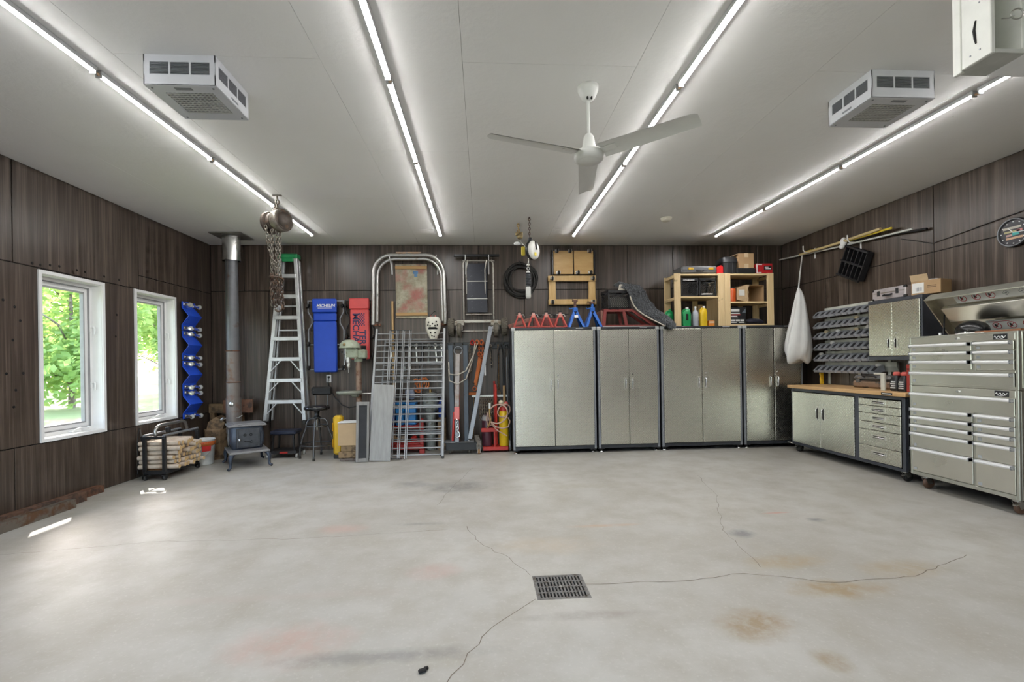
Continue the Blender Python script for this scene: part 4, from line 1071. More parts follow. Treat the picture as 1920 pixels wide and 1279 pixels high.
for s in (-1, 1): part(t, 'strap', G().bar((mx_ + s * .03, my_ - .095, mz_ + .13), (mx_ + s * .035, my_ - .03, mz_ + .19), .02, .004), mat('dull_red_strap', (.30, .08, .06), .6))
part(t, 'hang_cord', G().tube([(mx_ - .05, my_ - .01, mz_ + .18), (mx_, my_ + .15, mz_ + .27), (mx_, YB - .004, mz_ + .29)], .004, 6), BLACK)

# ================================================================ leaning gates
GATE = mat('silver_grey_steel', (.30, .305, .31), .40, .4)
GATE2 = mat('dark_grey_steel', (.20, .205, .21), .42, .5)
def gate(name, label, xa, xb_, y0, y1, ht, bars, flats, verts, m, rail=.030):
    t = thing(name, label, 'gate', ((xa + xb_) / 2, y0, 0))
    L = math.hypot(ht, y1 - y0)
    def at(z): return y0 + (y1 - y0) * z / ht
    for x in (xa, xb_): 
        r = part(t, 'side_rail', G().bar((x, at(.012), .012), (x, at(ht), ht), rail, rail, .004, (0, 1, 0)), m)
        part(r, 'foot_cap', G().bar((x, at(0), .001), (x, at(.03), .03), rail + .006, rail + .006, .004, (0, 1, 0)), BLACK, True, off=wloc(t))
    for z in bars: part(t, 'bar', G().tube([(xa, at(z) - .004, z), (xb_, at(z) - .004, z)], .0098, 7), m)
    for z in flats: part(t, 'flat_bar', G().bar((xa, at(z) + .012, z), (xb_, at(z) + .012, z), .048, .016, .003, (0, 0, 1)), m)
    for (x, za, zb) in verts: part(t, 'upright', G().tube([(x, at(za) - .016, za), (x, at(zb) - .016, zb)], .008, 7), m)
    return t
zs = []
P0 = .045
for py_ in (624.6, 635.8, 647.6, 659, 671, 684, 693.5, 705.6, 717.6, 729, 741.5, 753.5, 766, 778, 790.4, 803.3, 817, 829, 842, 854.5):
    zs.append(.052 + (854.5 - py_) / (854.5 - 624.6) * 1.725)
# bars of the leaning gate sit evenly along its length
n = len(zs); zs = [.055 + (1.80 - .055) * i / (n - 1) for i in range(n)]
gate('steel_gate', 'silver steel gate of close horizontal bars leaning on the back wall', -1.615, -.585, 6.57, 7.24, 1.875, zs, (1.36, .72), (), GATE, .034)
gate('steel_gate', 'second darker steel gate leaning just behind the silver one', -1.52, -.62, 6.74, 7.38, 1.72, [.12 + 1.55 * i / 13 for i in range(14)], (.33, 1.68, .84), ((-.935, .35, 1.66),), GATE2, .026)
t = thing('narrow_railing', 'narrow railing of four upright double bars leaning in front of the gate', 'railing', (-1.2, 6.52, 0))
def aty(z): return 6.512 + (7.16 - 6.512) * z / 1.86
for k in range(4):
    xt = -1.40 + k * .098; xb_ = -1.33 + k * .098 - .09 + .02
    for d in (0, .022): part(t, 'upright', G().bar((xb_ + d, aty(.02) + d * .6, .02), (xt + d, aty(1.85) + d * .6, 1.85), .013, .013, .001, (0, 1, 0)), GATE)
for z, o in ((1.845, 0), (1.10, 0), (.022, -.05)): part(t, 'cross_bar', G().bar((-1.41 + o * 1.4, aty(z), z), (-1.075 + o * 1.4, aty(z), z), .014, .014, .002), BLACKM)
solo('broomstick', G().tube([(-1.40, 7.42, .002), (-1.41, 7.435, 1.2), (-1.415, 7.44, 2.33)], .019, 10), wood('old_ash_handle', (.40, .25, .11), (.52, .35, .17), (40, 40, 3), .55, False), 'long wooden tool handle standing upright behind the metal gate', 'handle', (-1.41, 7.3, 0))

# ================================================================ behind the gate
t = thing('red_tool_cart', 'red steel two-shelf cart standing behind the leaning gates', 'cart', (-1.14, 7.18, 0))
for z in (.10, .36): part(t, 'shelf', G().bx(-1.47, -.93, 7.05, 7.36, z, z + .05, .006), RED)
for x in (-1.45, -.95):
    for y in (7.06, 7.35): part(t, 'post', G().bx(x - .015, x + .015, y - .012, y + .012, .03, .42, .002), RED)
for x in (-1.42, -.98): part(t, 'caster', G().lathe([(.004, -.013), (.028, -.013), (.034, -.006), (.034, .006), (.028, .013), (.004, .013)], (x, 7.12, .035), 14, (1, 0, 0)), RUBBER)
LBLUE = mat('bright_blue_bin', (.02, .20, .52), .4); DBLUE = mat('deep_blue_bin', (.012, .05, .30), .4)
for (x0_, x1_, m, lab) in ((-1.46, -1.335, DBLUE, 'deep blue container with white script standing behind the gates'), (-1.325, -1.20, LBLUE, 'middle bright blue container behind the gates'), (-1.19, -1.02, LBLUE, 'widest bright blue container behind the gates')):
    t = thing('blue_container', lab, 'container', ((x0_ + x1_) / 2, 7.18, .411))
    part(t, 'body', G().box(((x0_ + x1_) / 2, 7.17, .411 + .16), (x1_ - x0_, .20, .32), .012), m)
    part(t, 'lid', G().box(((x0_ + x1_) / 2, 7.17, .411 + .33), (x1_ - x0_ + .006, .206, .02), .004), m)
    if m is DBLUE:
        g = G(); g.tube([(x0_ + .012 + i * .008, 7.068, .68 + .016 * math.sin(i * 1.9)) for i in range(13)], .0035, 5); part(t, 'script_mark', g, WHITE)
t = thing('grey_cylinder', 'tall grey gas cylinder with collar behind the gate', 'gas cylinder', (-.82, 7.26, 0))
GTANK = worn('grey_tank_paint', (.32, .35, .33), (.2, .2, .18), .5, .1, 12)
part(t, 'lower_shell', G().lathe([(.0, .02), (.06, .02), (.075, .04), (.075, .56), (.06, .60), (.0, .60)], (-.82, 7.26, 0), 20), GTANK)
part(t, 'upper_shell', G().lathe([(.06, .58), (.085, .60), (.115, .63), (.118, .83), (.10, .87), (.05, .885), (0, .89)], (-.82, 7.26, 0), 22), GTANK)
part(t, 'valve', G().cyl((-.82, 7.26, .88), (-.82, 7.26, .95), .022, None, 10).box((-.80, 7.25, .955), (.09, .025, .02), .004), mat('brass', (.5, .34, .14), .35, .8))
part(t, 'foot_ring', G().lathe([(.07, .002), (.08, .002), (.08, .05), (.07, .05)], (-.82, 7.26, 0), 20), GTANK)
t = thing('red_jack_post', 'slim red steel jack post beside the grey cylinder', 'jack', (-.915, 7.02, 0))
part(t, 'post', G().bx(-.945, -.90, 6.985, 7.03, .13, .52, .004), RED)
part(t, 'beam', G().bx(-1.42, -.90, 6.985, 7.035, .06, .13, .004), RED)
part(t, 'foot', G().bx(-.96, -.885, 6.96, 7.04, .002, .06, .004), RED)
t = thing('orange_straps', 'tangled orange straps and grey rag hung behind the gate', 'straps', (-1.0, 7.22, .93))
ORG = mat('orange_webbing', (.62, .18, .05), .7)
rr = random.Random(5)
for k in range(5):
    a0 = rr.uniform(0, 6); cx2, cz2 = -1.03 + k * .035, 1.0 + rr.uniform(-.03, .03)
    part(t, 'strap', G().tube([(cx2 + .055 * math.cos(a) + rr.uniform(-.01, .01), 7.22 + rr.uniform(-.02, .02), cz2 + .085 * math.sin(a)) for a in [a0 + 5.2 * i / 10 for i in range(11)]], .013, 6), ORG)
g = G(); g.sphere((-1.13, 7.22, .90), .075, 10, 8, (1.0, .5, .9)); g.sphere((-1.10, 7.21, .85), .06, 10, 8, (.9, .5, 1.1)); part(t, 'rag', g, mat('grey_blue_rag', (.28, .31, .40), .85))
g = G(); g.tube([(-1.0, 7.24, 1.08), (-.98, 7.40, 1.45), (-.96, YB - .01, 1.57)], .006, 6); part(t, 'hang_cord', g, BLACK)
t = thing('tool_rail', 'small grey tools clustered on a rail behind the gate top', 'tools', (-.95, 7.44, 1.40))
part(t, 'rail', G().bx(-1.50, -.60, YB - .02, YB, 1.60, 1.66, .003), BLACKM)
for k in range(9):
    x = -1.45 + k * .10
    g = G(); hgt = rr.uniform(.15, .38)
    g.tube([(x, YB - .012, 1.64), (x, YB - .05, 1.645), (x, YB - .05, 1.60)], .006, 6); g.bar((x, YB - .05, 1.60), (x + rr.uniform(-.02, .02), YB - .05, 1.60 - hgt), .028, .02, .004); g.ring((x, YB - .05, 1.625), .026, .007, (0, 1, 0), 14, 5)
    part(t, 'hanging_tool', g, (STEEL, CHAR, GTANK, STEEL)[k % 4])
solo('blue_bottle', G().lathe([(.0, .0), (.05, .0), (.055, .01), (.055, .22), (.03, .27), (.016, .28), (.016, .31), (.0, .31)], (0, 0, 0), 16), DBLUE, 'blue plastic bottle on the ledge beside the grey cylinder', 'bottle', (-.645, 7.25, .503), 0, None, True)
solo('timber_ledge', G().box((0, 0, .25), (.12, .12, .5), .004), OLDW, 'short upright timber holding the blue bottle behind the gate', 'wood block', (-.645, 7.25, .001), 0, None, True)
for k, (x, m, lab) in enumerate(((-1.36, CARD, 'brown part lying on the lower red shelf, leftmost'), (-1.24, mat('tan_part', (.40, .33, .24), .7), 'tan part lying on the lower red shelf'), (-1.06, mat('bright_red_part', (.65, .04, .03), .4), 'bright red round part on the lower red shelf'))):
    solo('cart_part', G().lathe([(.0, 0), (.05, .01), (.055, .05), (.03, .085), (.0, .09)], (0, 0, 0), 9, smooth=(k == 2)), m, lab, 'part', (x, 7.16, .152), .3 * k, 'loose parts on the red cart', True)

# ================================================================ rail with chains on the back wall
rail = thing('chain_rail', 'black steel rail with chain hooks fixed low on the back wall', 'rail', (-.05, YB, 1.62))
part(rail, 'bar', G().bx(-.56, .46, YB - .03, YB, 1.56, 1.665, .004), BLACKM)
for k in range(7): part(rail, 'peg', G().tube([(-.45 + k * .13, YB - .03, 1.63), (-.45 + k * .13, YB - .13, 1.635), (-.45 + k * .13, YB - .14, 1.66)], .008, 7), STEEL)
CH_OR = worn('orange_chain_paint', (.55, .13, .04), (.2, .1, .06), .5, .3, 30, .6, .75); CH_ST = worn('old_steel_chain', (.30, .25, .19), (.2, .11, .06), .45, .7, 30)
def hook_at(g, x, y, z, s=1.0):
    g.ring((x, y, z + .035 * s), .016 * s, .006 * s, (0, 1, 0), 12, 5)
    g.tube([(x, y, z + .02 * s), (x, y, z)] + [(x + .026 * s * math.cos(a) - .0, y, z - .03 * s + .03 * s * math.sin(a)) for a in [PI / 2 - 4.2 * i / 10 for i in range(11)]], .007 * s, 6)
def hang_chain(label, x, z0_, z1_, m, dx=0, link=.034, r=.0055, y=YB - .11, hook=True, group='chains on the black rail'):
    t = thing('lifting_chain', label, 'chain', (x, y, z1_), 0, group)
    g = G(); g.chain([(x, y, z0_), (x + dx * .5, y, (z0_ + z1_) / 2), (x + dx, y, z1_)], link, r); part(t, 'links', g, m)['kind'] = 'stuff'
    if hook:
        g = G(); hook_at(g, x + dx, y, z1_ - .04); part(t, 'hook', g, m)
    return t
hang_chain('short steel chain with hook hanging at the left of the rail', -.205, 1.64, 1.30, CH_ST)
hang_chain('slanting pale steel chain crossing to the hoist leg', -.10, 1.64, 1.28, CH_ST, -.12)
hang_chain('orange load binder chain, left one of two', -.055, 1.66, 1.36, CH_OR, 0, .05, .009)
hang_chain('orange load binder chain, right one of two', .01, 1.66, 1.34, CH_OR, -.03, .05, .009)
hang_chain('long thin rusty chain hanging towards the yellow cylinder', .245, 1.62, .92, worn('brown_chain', (.25, .15, .07), (.12, .07, .04), .5, .6, 30), 0, .03, .005)
hang_chain('short steel chain with brass-coloured hook right of the diagonal bar', .13, 1.62, 1.40, CH_ST)
t = thing('load_binder', 'orange ratchet load binder hanging from the chain rail', 'load binder', (-.03, 7.30, .95))
part(t, 'barrel', G().tube([(-.05, 7.33, 1.40), (-.07, 7.32, 1.25), (-.12, 7.31, .98)], [.028, .032, .022], 10), ORG)
part(t, 'lever', G().bar((-.06, 7.29, 1.42), (-.135, 7.29, 1.02), .022, .018, .004, (0, 1, 0)), ORG)
for z, x in ((1.47, -.05), (.93, -.135)): part(t, 'end_hook', G().ring((x, 7.30, z), .028, .009, (0, 1, 0), 14, 6), CH_OR)
for k in range(3):
    c_ = .0 + k * .045
    part(rail, 'orange_hook', G().ring((-.16 + c_ * 1.6, YB - .16, 1.655), .035, .012, (.6, .8, 0), 14, 6), CH_OR if k else RED)
# black hoses over the rail
for k, (x, b) in enumerate(((.10, 1.25), (.28, .85), (.385, .80))):
    solo('air_hose', G().tube([(x - .05, YB - .10, b + .15), (x - .045, YB - .12, 1.45), (x - .02, YB - .14, 1.60), (x + .01, YB - .14, 1.62), (x + .035, YB - .12, 1.50), (x + .04, YB - .10, b)], .0085, 7), BLACK, ('short black hose looped over the rail behind the diagonal bar', 'black hose looped over the rail right of the thin chain', 'outer black hose hanging beside the tall cabinet')[k], 'hose', (x, YB - .1, b), 0, 'black hoses on the rail')
solo('paper_tag', G().box((0, 0, 0), (.022, .012, .17), .003).tube([(0, 0, .08), (.0, .06, .25), (.0, .162, .36)], .003, 6), WHITEP, 'narrow white marker hanging beside the orange load binder', 'marker', (.035, 7.30, 1.22), .1, None, True)

# ================================================================ folded engine hoist
HB = worn('dark_slate_paint', (.055, .068, .085), (.03, .03, .035), .5, .2, 10, .6, .75)
t = thing('engine_hoist', 'folded engine hoist with slate legs, grey boom and red ram', 'engine hoist', (-.32, 6.85, 0))
for x in (-.455, -.255): part(t, 'leg', G().bar((x - .0, 6.86, .17), (x - (.02 if x < -.4 else -.0), 6.93, 1.60), .068, .07, .005, (0, 1, 0)), HB)
part(t, 'base', G().bx(-.56, -.10, 6.80, 6.98, .06, .175, .006), BLACKM)
part(t, 'base_plate', G().bx(-.58, -.14, 6.78, 7.0, .175, .19, .003), worn('scuffed_plate', (.13, .13, .13), (.3, .3, .3), .5, .4))
part(t, 'boom', G().bar((-.385, 6.79, .70), (-.365, 6.84, 1.47), .066, .07, .006, (0, 1, 0)), worn('worn_grey_boom', (.30, .265, .25), (.25, .16, .11), .5, .4, 8, .5, .68))
part(t, 'boom_sleeve', G().bar((-.388, 6.785, .52), (-.386, 6.79, .70), .074, .078, .005, (0, 1, 0)), mat('pinkish_red_paint', (.62, .16, .15), .45))
part(t, 'mast', G().bar((-.39, 6.90, .19), (-.37, 6.96, 1.45), .062, .07, .005, (0, 1, 0)), RED)
part(t, 'ram', G().cyl((-.455, 6.80, .2), (-.43, 6.84, .62), .018, None, 10), RED)
part(t, 'boom_end', G().bar((-.392, 6.78, .19), (-.388, 6.785, .50), .06, .05, .004, (0, 1, 0)), GREYM)
g = G(); g.chain([(-.388, 6.745, .52), (-.388, 6.745, .38)], .04, .006); part(t, 'hook_chain', g, CHROME)['kind'] = 'stuff'
g = G(); hook_at(g, -.385, 6.745, .345, 1.4); part(t, 'hook', g, CHROME)
part(t, 'rope', G().tube([(-.50, 6.84, 1.35), (-.49, 6.80, 1.18), (-.38, 6.775, 1.16), (-.25, 6.80, 1.22), (-.14, 6.95, 1.45), (-.08, 7.30, 1.64)], .009, 7), mat('grey_rope', (.42, .38, .32), .8))
part(t, 'rope', G().tube([(-.50, 6.84, 1.25), (-.49, 6.80, 1.08), (-.37, 6.775, 1.03), (-.25, 6.80, 1.10), (-.15, 6.95, 1.38), (-.12, 7.30, 1.64)], .009, 7), MATS['grey_rope'])
part(t, 'loop', G().ring((-.36, 6.84, 1.52), .06, .006, (0, 1, 0), 20, 6), GREYM)
part(t, 'caster_beam', G().bar((-.115, 7.05, .21), (-.075, 6.78, .10), .07, .08, .004), worn('dusty_beam', (.26, .24, .21), (.15, .13, .11), .6, .3))
c = part(t, 'caster', G().bx(-.10, -.096, 6.77, 6.83, .02, .10).bx(-.058, -.054, 6.77, 6.83, .02, .10), STEEL)
part(c, 'wheel', G().lathe([(.004, -.016), (.032, -.016), (.04, -.008), (.04, .008), (.032, .016), (.004, .016)], (-.077, 6.80, .041), 16, (1, 0, 0)), mat('orange_brown_wheel', (.30, .17, .08), .6), True, off=wloc(t))
for x in (-.50, -.22): part(t, 'rear_caster', G().lathe([(.004, -.016), (.028, -.016), (.034, -.008), (.034, .008), (.028, .016), (.004, .016)], (x, 6.90, .035), 14, (1, 0, 0)), DTYRE)
for x in (-.45, -.22): part(t, 'bolt', G().cyl((x, 6.82, .19), (x, 6.82, .21), .014, None, 8), CHROME)
solo('steel_angle_bar', G().bar((.125, 6.90, 1.87), (-.205, 6.72, .24), .058, .012, .003, (0, 1, 0)).bar((.150, 6.905, 1.87), (-.18, 6.725, .24), .012, .05, .003, (0, 1, 0)), GREYM, 'long grey steel angle bar leaning diagonally across the hoist', 'steel bar', (-.2, 6.72, .24))

# ================================================================ torch cart
t = thing('torch_cart', 'low red steel cylinder cart with a retaining band', 'cart', (.15, 6.97, 0))
part(t, 'base_tray', G().bx(-.02, .36, 6.88, 7.12, .03, .085, .006), RED)
part(t, 'retaining_band', G().bx(-.04, .22, 6.895, 6.92, .305, .365, .004), RED)
part(t, 'front_post', G().bx(.145, .17, 6.90, 6.92, .085, .305, .002), RED)
part(t, 'back_post', G().tube([(.17, 7.10, .08), (.17, 7.12, .95), (.17, 7.12, 1.05)], .016, 8), RED)
part(t, 'rack_panel', G().bx(-.18, .36, 7.18, 7.20, .82, .835, .002), STEEL)
part(t, 'wheel', tyre(G(), (.385, 6.98, .085), .083, .03, 18), worn('grey_wheel', (.2, .2, .2), (.1, .1, .1), .6))
part(t, 'wheel', tyre(G(), (-.05, 7.05, .085), .083, .03, 18), MATS['grey_wheel'])
t = thing('yellow_gas_cylinder', 'short bright yellow gas cylinder standing on the red cart', 'gas cylinder', (.30, 6.98, .086))
part(t, 'shell', G().lathe([(.0, .087), (.065, .087), (.07, .095), (.07, .57), (.06, .61), (.03, .63), (.0, .635)], (.298, 6.955, 0), 22), worn('yellow_cylinder_paint', (.72, .47, .012), (.45, .28, .03), .4, 0, 14, .62, .78))
part(t, 'collar', G().lathe([(.06, .60), (.062, .66), (.05, .68), (.03, .68)], (.298, 6.955, 0), 18), RED)
part(t, 'valve', G().cyl((.298, 6.955, .63), (.298, 6.955, .74), .018, None, 10).box((.30, 6.93, .72), (.07, .05, .045), .008), MATS['brass'])
part(t, 'gauge', G().lathe([(.0, .02), (.034, .02), (.036, 0), (.0, 0)], (.26, 6.91, .74), 16, (0, -1, 0)), mat('cream_gauge', (.65, .58, .42), .4))
part(t, 'gauge', G().lathe([(.0, .02), (.030, .02), (.032, 0), (.0, 0)], (.335, 6.91, .72), 16, (0, -1, 0)), REDF)
t = thing('maroon_gas_cylinder', 'dark maroon gas cylinder standing on the red cart', 'gas cylinder', (.04, 7.0, .086))
part(t, 'shell', G().lathe([(.0, .087), (.07, .087), (.075, .1), (.075, .50), (.05, .545), (.02, .56), (.0, .56)], (.045, 7.0, 0), 20), mat('maroon_paint', (.07, .018, .03), .4))
part(t, 'cap', G().lathe([(.078, .47), (.08, .50), (.055, .545), (.02, .555)], (.045, 7.0, 0), 20), mat('grey_cap', (.32, .30, .29), .5))
HOSE = mat('pinkish_tan_hose', (.50, .33, .26), .55)
t = thing('torch_hose', 'coiled tan welding hose looped over the yellow cylinder', 'hose', (.25, 6.86, .38))
part(t, 'coil', G().ring((.21, 6.855, .575), .155, .011, (.15, 1, .1), 30, 7, 1.0, .85), HOSE)
part(t, 'coil', G().ring((.30, 6.865, .62), .095, .010, (-.2, 1, .1), 26, 7, 1.1, .9), HOSE)
part(t, 'tail', G().tube([(.10, 6.85, .46), (.17, 6.84, .39), (.28, 6.85, .36), (.36, 6.86, .38), (.39, 6.87, .46), (.36, 6.88, .52)], .011, 7), HOSE)
part(t, 'tail', G().tube([(.06, 6.85, .60), (.04, 6.85, .50), (.06, 6.85, .40), (.12, 6.86, .42), (.20, 6.85, .33), (.34, 6.85, .25)], .009, 7), HOSE)
part(t, 'torch_handle', G().tube([(.09, 6.85, .68), (.085, 6.845, .58), (.10, 6.84, .50), (.08, 6.84, .42), (.05, 6.85, .37)], .012, 8), MATS['brass'])
part(t, 'torch_tip', G().tube([(.09, 6.85, .66), (.09, 6.85, .74)], .016, 8), PAPER)
# thin bars beside the cabinet
for k, (x, y, z1_, m, lab) in enumerate(((.345, 7.20, 1.30, CHAR, 'dark flat bar leaning beside the first tall cabinet, shortest of three'), (.375, 7.10, 1.42, GREYM, 'grey flat bar leaning beside the first tall cabinet'), (.398, 7.0, 1.52, BLACKM, 'tallest black flat bar leaning beside the first tall cabinet'))):
    solo('flat_bar', G().bar((x, y + .06, .002), (x, y + .24, z1_), .010, .035, .002, (0, 1, 0)), m, lab, 'steel bar', (x, y, 0), 0, 'flat bars beside the cabinet')
t = thing('chain_board', 'panel of hanging chain lengths behind the torch cart', 'chains', (.1, 7.26, .50))
part(t, 'top_bar', G().bx(-.18, .38, 7.25, 7.27, .80, .82, .002), STEEL)
for k in range(9):
    g = G(); x = -.06 + k * .035; g.chain([(x, 7.24, .80), (x + .008, 7.235, .80 - (.30 if k > 2 else .36))], .036, .006); part(t, 'chain_length', g, CH_ST)['kind'] = 'stuff'
for x in (-.17, .37): part(t, 'upright', G().bx(x - .01, x + .01, 7.255, 7.275, .001, .81, .002), BLACKM)
t = thing('sledge_hammer', 'orange-headed sledge hammer standing behind the diagonal bar', 'hammer', (-.17, 7.30, 0))
part(t, 'handle', G().tube([(-.17, 7.30, .002), (-.16, 7.36, .82)], .013, 8), MATS['old_ash_handle'])
part(t, 'head', G().box((-.16, 7.365, .845), (.14, .05, .05), .01), ORG)
solo('wooden_stake', G().tube([(.325, 7.14, .09), (.32, 7.14, .98)], .02, 9), MATS['old_ash_handle'], 'thick wooden handle standing behind the yellow cylinder', 'stake', (.325, 7.14, .09))
solo('red_pry_bar', G().tube([(.19, 7.03, .087), (.19, 7.06, .92), (.185, 7.06, 1.0)], .017, 8), mat('bright_red_grip', (.60, .035, .02), .4), 'slim bright red bar standing on the red cylinder cart', 'bar', (.19, 7.03, .087))
# ================================================================ tall stainless cabinets
CABY = 6.677; CABD = .60
def tall_cabinet(x0, w, label, ajar=0.0, vis='full'):
    x1 = x0 + w; z0, z1 = .06, 1.83
    y0, y1 = CABY + .022, CABY + CABD
    t = thing('tall_cabinet', label, 'cabinet', ((x0 + x1) / 2, (y0 + y1) / 2, 0), 0, 'tall tread-plate cabinets')
    b = G(); b.bx(x0, x0 + .04, y0, y1, z0, z1, .003); b.bx(x1 - .04, x1, y0, y1, z0, z1, .003); b.bx(x0 + .04, x1 - .04, y1 - .02, y1, z0, z1); b.bx(x0 + .04, x1 - .04, y0 + .02, y1, z0, z0 + .05)
    part(t, 'carcass', b, CHAR)
    part(t, 'interior', G().bx(x0 + .045, x1 - .045, y0 + .045, y0 + .05, z0 + .06, z1 - .05), DARK)
    for x in (x0 + .016, x1 - .016): part(t, 'corner_post', G().bx(x - .016, x + .016, CABY - .002, CABY + .03, z0, z1 - .03, .004), GREYM)
    part(t, 'top_rail', G().bx(x0 + .03, x1 - .03, CABY + .0, y1, z1 - .032, z1, .004), CHAR)
    part(t, 'bottom_rail', G().bx(x0 + .03, x1 - .03, CABY + .002, CABY + .05, z0, z0 + .05, .003), CHAR)
    for x in (x0 + .022, x1 - .022): part(t, 'corner_cap', G().bx(x - .03, x + .03, CABY - .005, CABY + .05, z1 - .045, z1 + .003, .006), mat('light_grey_cap', (.45, .46, .46), .4))
    part(t, 'maker_plate', G().bx(x1 - .30, x1 - .16, CABY - .003, CABY + .002, z1 - .024, z1 - .008, .001), BLACK)
    part(t, 'plate_mark', G().bx(x1 - .285, x1 - .175, CABY - .0045, CABY - .003, z1 - .019, z1 - .013), WHITE)
    xm = (x0 + x1) / 2
    for s, (a, b2) in ((-1, (x0 + .034, xm - .004)), (1, (xm + .004, x1 - .034))):
        hinge = a if s < 0 else b2
        ang = ajar * (-s) if ajar and s > 0 else 0.0
        M = Matrix.Translation((hinge, CABY, 0)) @ Matrix.Rotation(-ang, 4, 'Z') @ Matrix.Translation((-hinge, -CABY, 0))
        g = G(); g.m = M; g.bx(a, b2, CABY - .014, CABY + .014, z0 + .055, z1 - .038, .004)
        d = part(t, 'door', g, TREADX)
        hx = xm + s * .052
        g = G(); g.m = M; zc = 1.0
        g.bx(hx - .022, hx + .022, CABY - .019, CABY - .013, zc - .09, zc + .09, .003); part(d, 'handle_plate', g, STAIN, True, off=wloc(t))
        g = G(); g.m = M; g.bx(hx - .008, hx + .009, CABY - .0205, CABY - .018, zc - .07, zc + .07); part(d, 'handle_recess', g, DARK, True, off=wloc(t))
        g = G(); g.m = M; g.tube([(hx, CABY - .018, zc - .075), (hx, CABY - .034, zc - .06), (hx, CABY - .036, zc + .05), (hx, CABY - .018, zc + .07)], .007, 8); part(d, 'handle', g, CHROME, True, off=wloc(t))
        if s > 0:
            g = G(); g.m = M; g.cyl((hx, CABY - .024, zc + .135), (hx, CABY - .013, zc + .135), .012, None, 12); part(d, 'lock', g, CHROME, True, off=wloc(t))
    for x in (x0 + .045, x1 - .045):
        for y in (CABY + .045, y1 - .05):
            part(t, 'levelling_foot', G().lathe([(.0, .001), (.032, .001), (.034, .012), (.012, .02), (.012, .062), (.0, .062)], (x, y, 0), 14), CHROME)
            part(t, 'foot_bracket', G().bx(x - .045, x + .045, y - .035, y + .035, .045, .064, .003), BLACKM)
    return t
xc = .421; gp = .033
tall_cabinet(xc, 1.22, 'wide tread-plate cabinet at the left end of the row, under the red jack stands'); xc += 1.22 + gp
tall_cabinet(xc, .914, 'narrower tread-plate cabinet second from left, under the black crate'); xc += .914 + gp
tall_cabinet(xc, 1.22, 'wide tread-plate cabinet third from left, under the bottles and pine shelf'); xc += 1.22 + gp
tall_cabinet(xc, .914, 'tread-plate cabinet at the right end, door ajar, behind the workbench', .03)
CT = 1.8305
# ================================================================ jack stands
def red_stand(x, y, label, rz=0.0):
    t = thing('jack_stand', label, 'jack stand', (x, y, CT + .003), rz, 'small red jack stands')
    for a in (PI / 4, 3 * PI / 4, 5 * PI / 4, 7 * PI / 4):
        c, s = math.cos(a) * .122, math.sin(a) * .122
        part(t, 'leg', G().bar((c * .22, s * .22, .185), (c, s, .004), .020, .008, .001, (-s, c, 0)), REDF, True)
    for s in (-1, 1):
        part(t, 'foot_bar', G().bar((-.095, s * .086, .012), (.095, s * .086, .012), .016, .008, .001), REDF, True)
        part(t, 'foot_bar', G().bar((s * .086, -.095, .012), (s * .086, .095, .012), .016, .008, .001), REDF, True)
    part(t, 'collar', G().box((0, 0, .175), (.055, .055, .05), .006), mat('pale_red_collar', (.62, .26, .21), .5), True)
    part(t, 'post', G().cyl((0, 0, .15), (0, 0, .235), .020, None, 12), mat('pinkish_post', (.62, .38, .34), .5), True)
    part(t, 'saddle', G().lathe([(.0, .228), (.026, .228), (.03, .24), (.012, .238), (.0, .238)], (0, 0, 0), 12), BLACKM, True)
    part(t, 'pin', G().tube([(-.06, -.015, .19), (.06, -.015, .195), (.07, -.02, .16)], .005, 6), STEEL, True)
    return t
for x, lab in ((.548, 'small red jack stand at the far left end of the cabinet tops'), (.752, 'small red jack stand second from the left on the first cabinet'), (.942, 'small red jack stand third from the left on the first cabinet'), (1.148, 'small red jack stand next to the larger blue ones')): red_stand(x, 6.79, lab)
BLU2 = worn('bright_blue_stand_paint', (.025, .13, .48), (.04, .07, .14), .42, .1, 14, .64, .78)
def blue_stand(x, label, top):
    t = thing('jack_stand', label, 'jack stand', (x, 6.80, CT + .003), 0, 'large blue jack stands')
    for s in (-1, 1):
        for s2 in (-1, 1):
            g = G(); A = [Vector((s * .125, s2 * .115, .002)), Vector((s * .125 - s * .035, s2 * .115, .002)), Vector((s * .006, s2 * .03, .20)), Vector((s * .03, s2 * .03, .25))]
            n_ = Vector((0, -s2 * .006, 0)); g.add(A + [p + n_ for p in A], [(0, 1, 2, 3), (7, 6, 5, 4), (0, 4, 5, 1), (1, 5, 6, 2), (2, 6, 7, 3), (3, 7, 4, 0)])
            part(t, 'leg_front', g, BLU2, True)
        g = G(); A = [Vector((s * .125, -.115, .002)), Vector((s * .125, .115, .002)), Vector((s * .03, .03, .25)), Vector((s * .03, -.03, .25))]; n_ = Vector((-s * .006, 0, .0)); g.add(A + [p + n_ for p in A], [(0, 1, 2, 3), (7, 6, 5, 4), (0, 4, 5, 1), (1, 5, 6, 2), (2, 6, 7, 3), (3, 7, 4, 0)])
        part(t, 'leg_side', g, BLU2, True)
    part(t, 'collar', G().box((0, 0, .265), (.07, .07, .06), .008), BLU2, True)
    part(t, 'ratchet_post', G().box((0, 0, .30 + top / 2), (.034, .034, .10 + top), .004), BLU2 if top < .03 else mat('dark_rust_post', (.16, .08, .06), .6, .3), True)
    part(t, 'saddle', G().prism([(-.035, .35 + top), (.035, .35 + top), (.035, .385 + top), (.018, .372 + top), (-.018, .372 + top), (-.035, .385 + top)], 'xz', -.03, .03), mat('dark_rust_post', (.16, .08, .06), .6, .3), True)
    part(t, 'lever', G().tube([(-.035, -.03, .285), (-.085, -.05, .27), (-.10, -.055, .285)], .008, 7), BLU2, True)
    return t
b1 = blue_stand(1.375, 'large blue jack stand with white label and raised post, left of two', .035)
part(b1, 'label', G().box((0.003, -.071, .16), (.055, .004, .04), .001, Matrix.Rotation(-.35, 3, 'X')), PAPER, True)
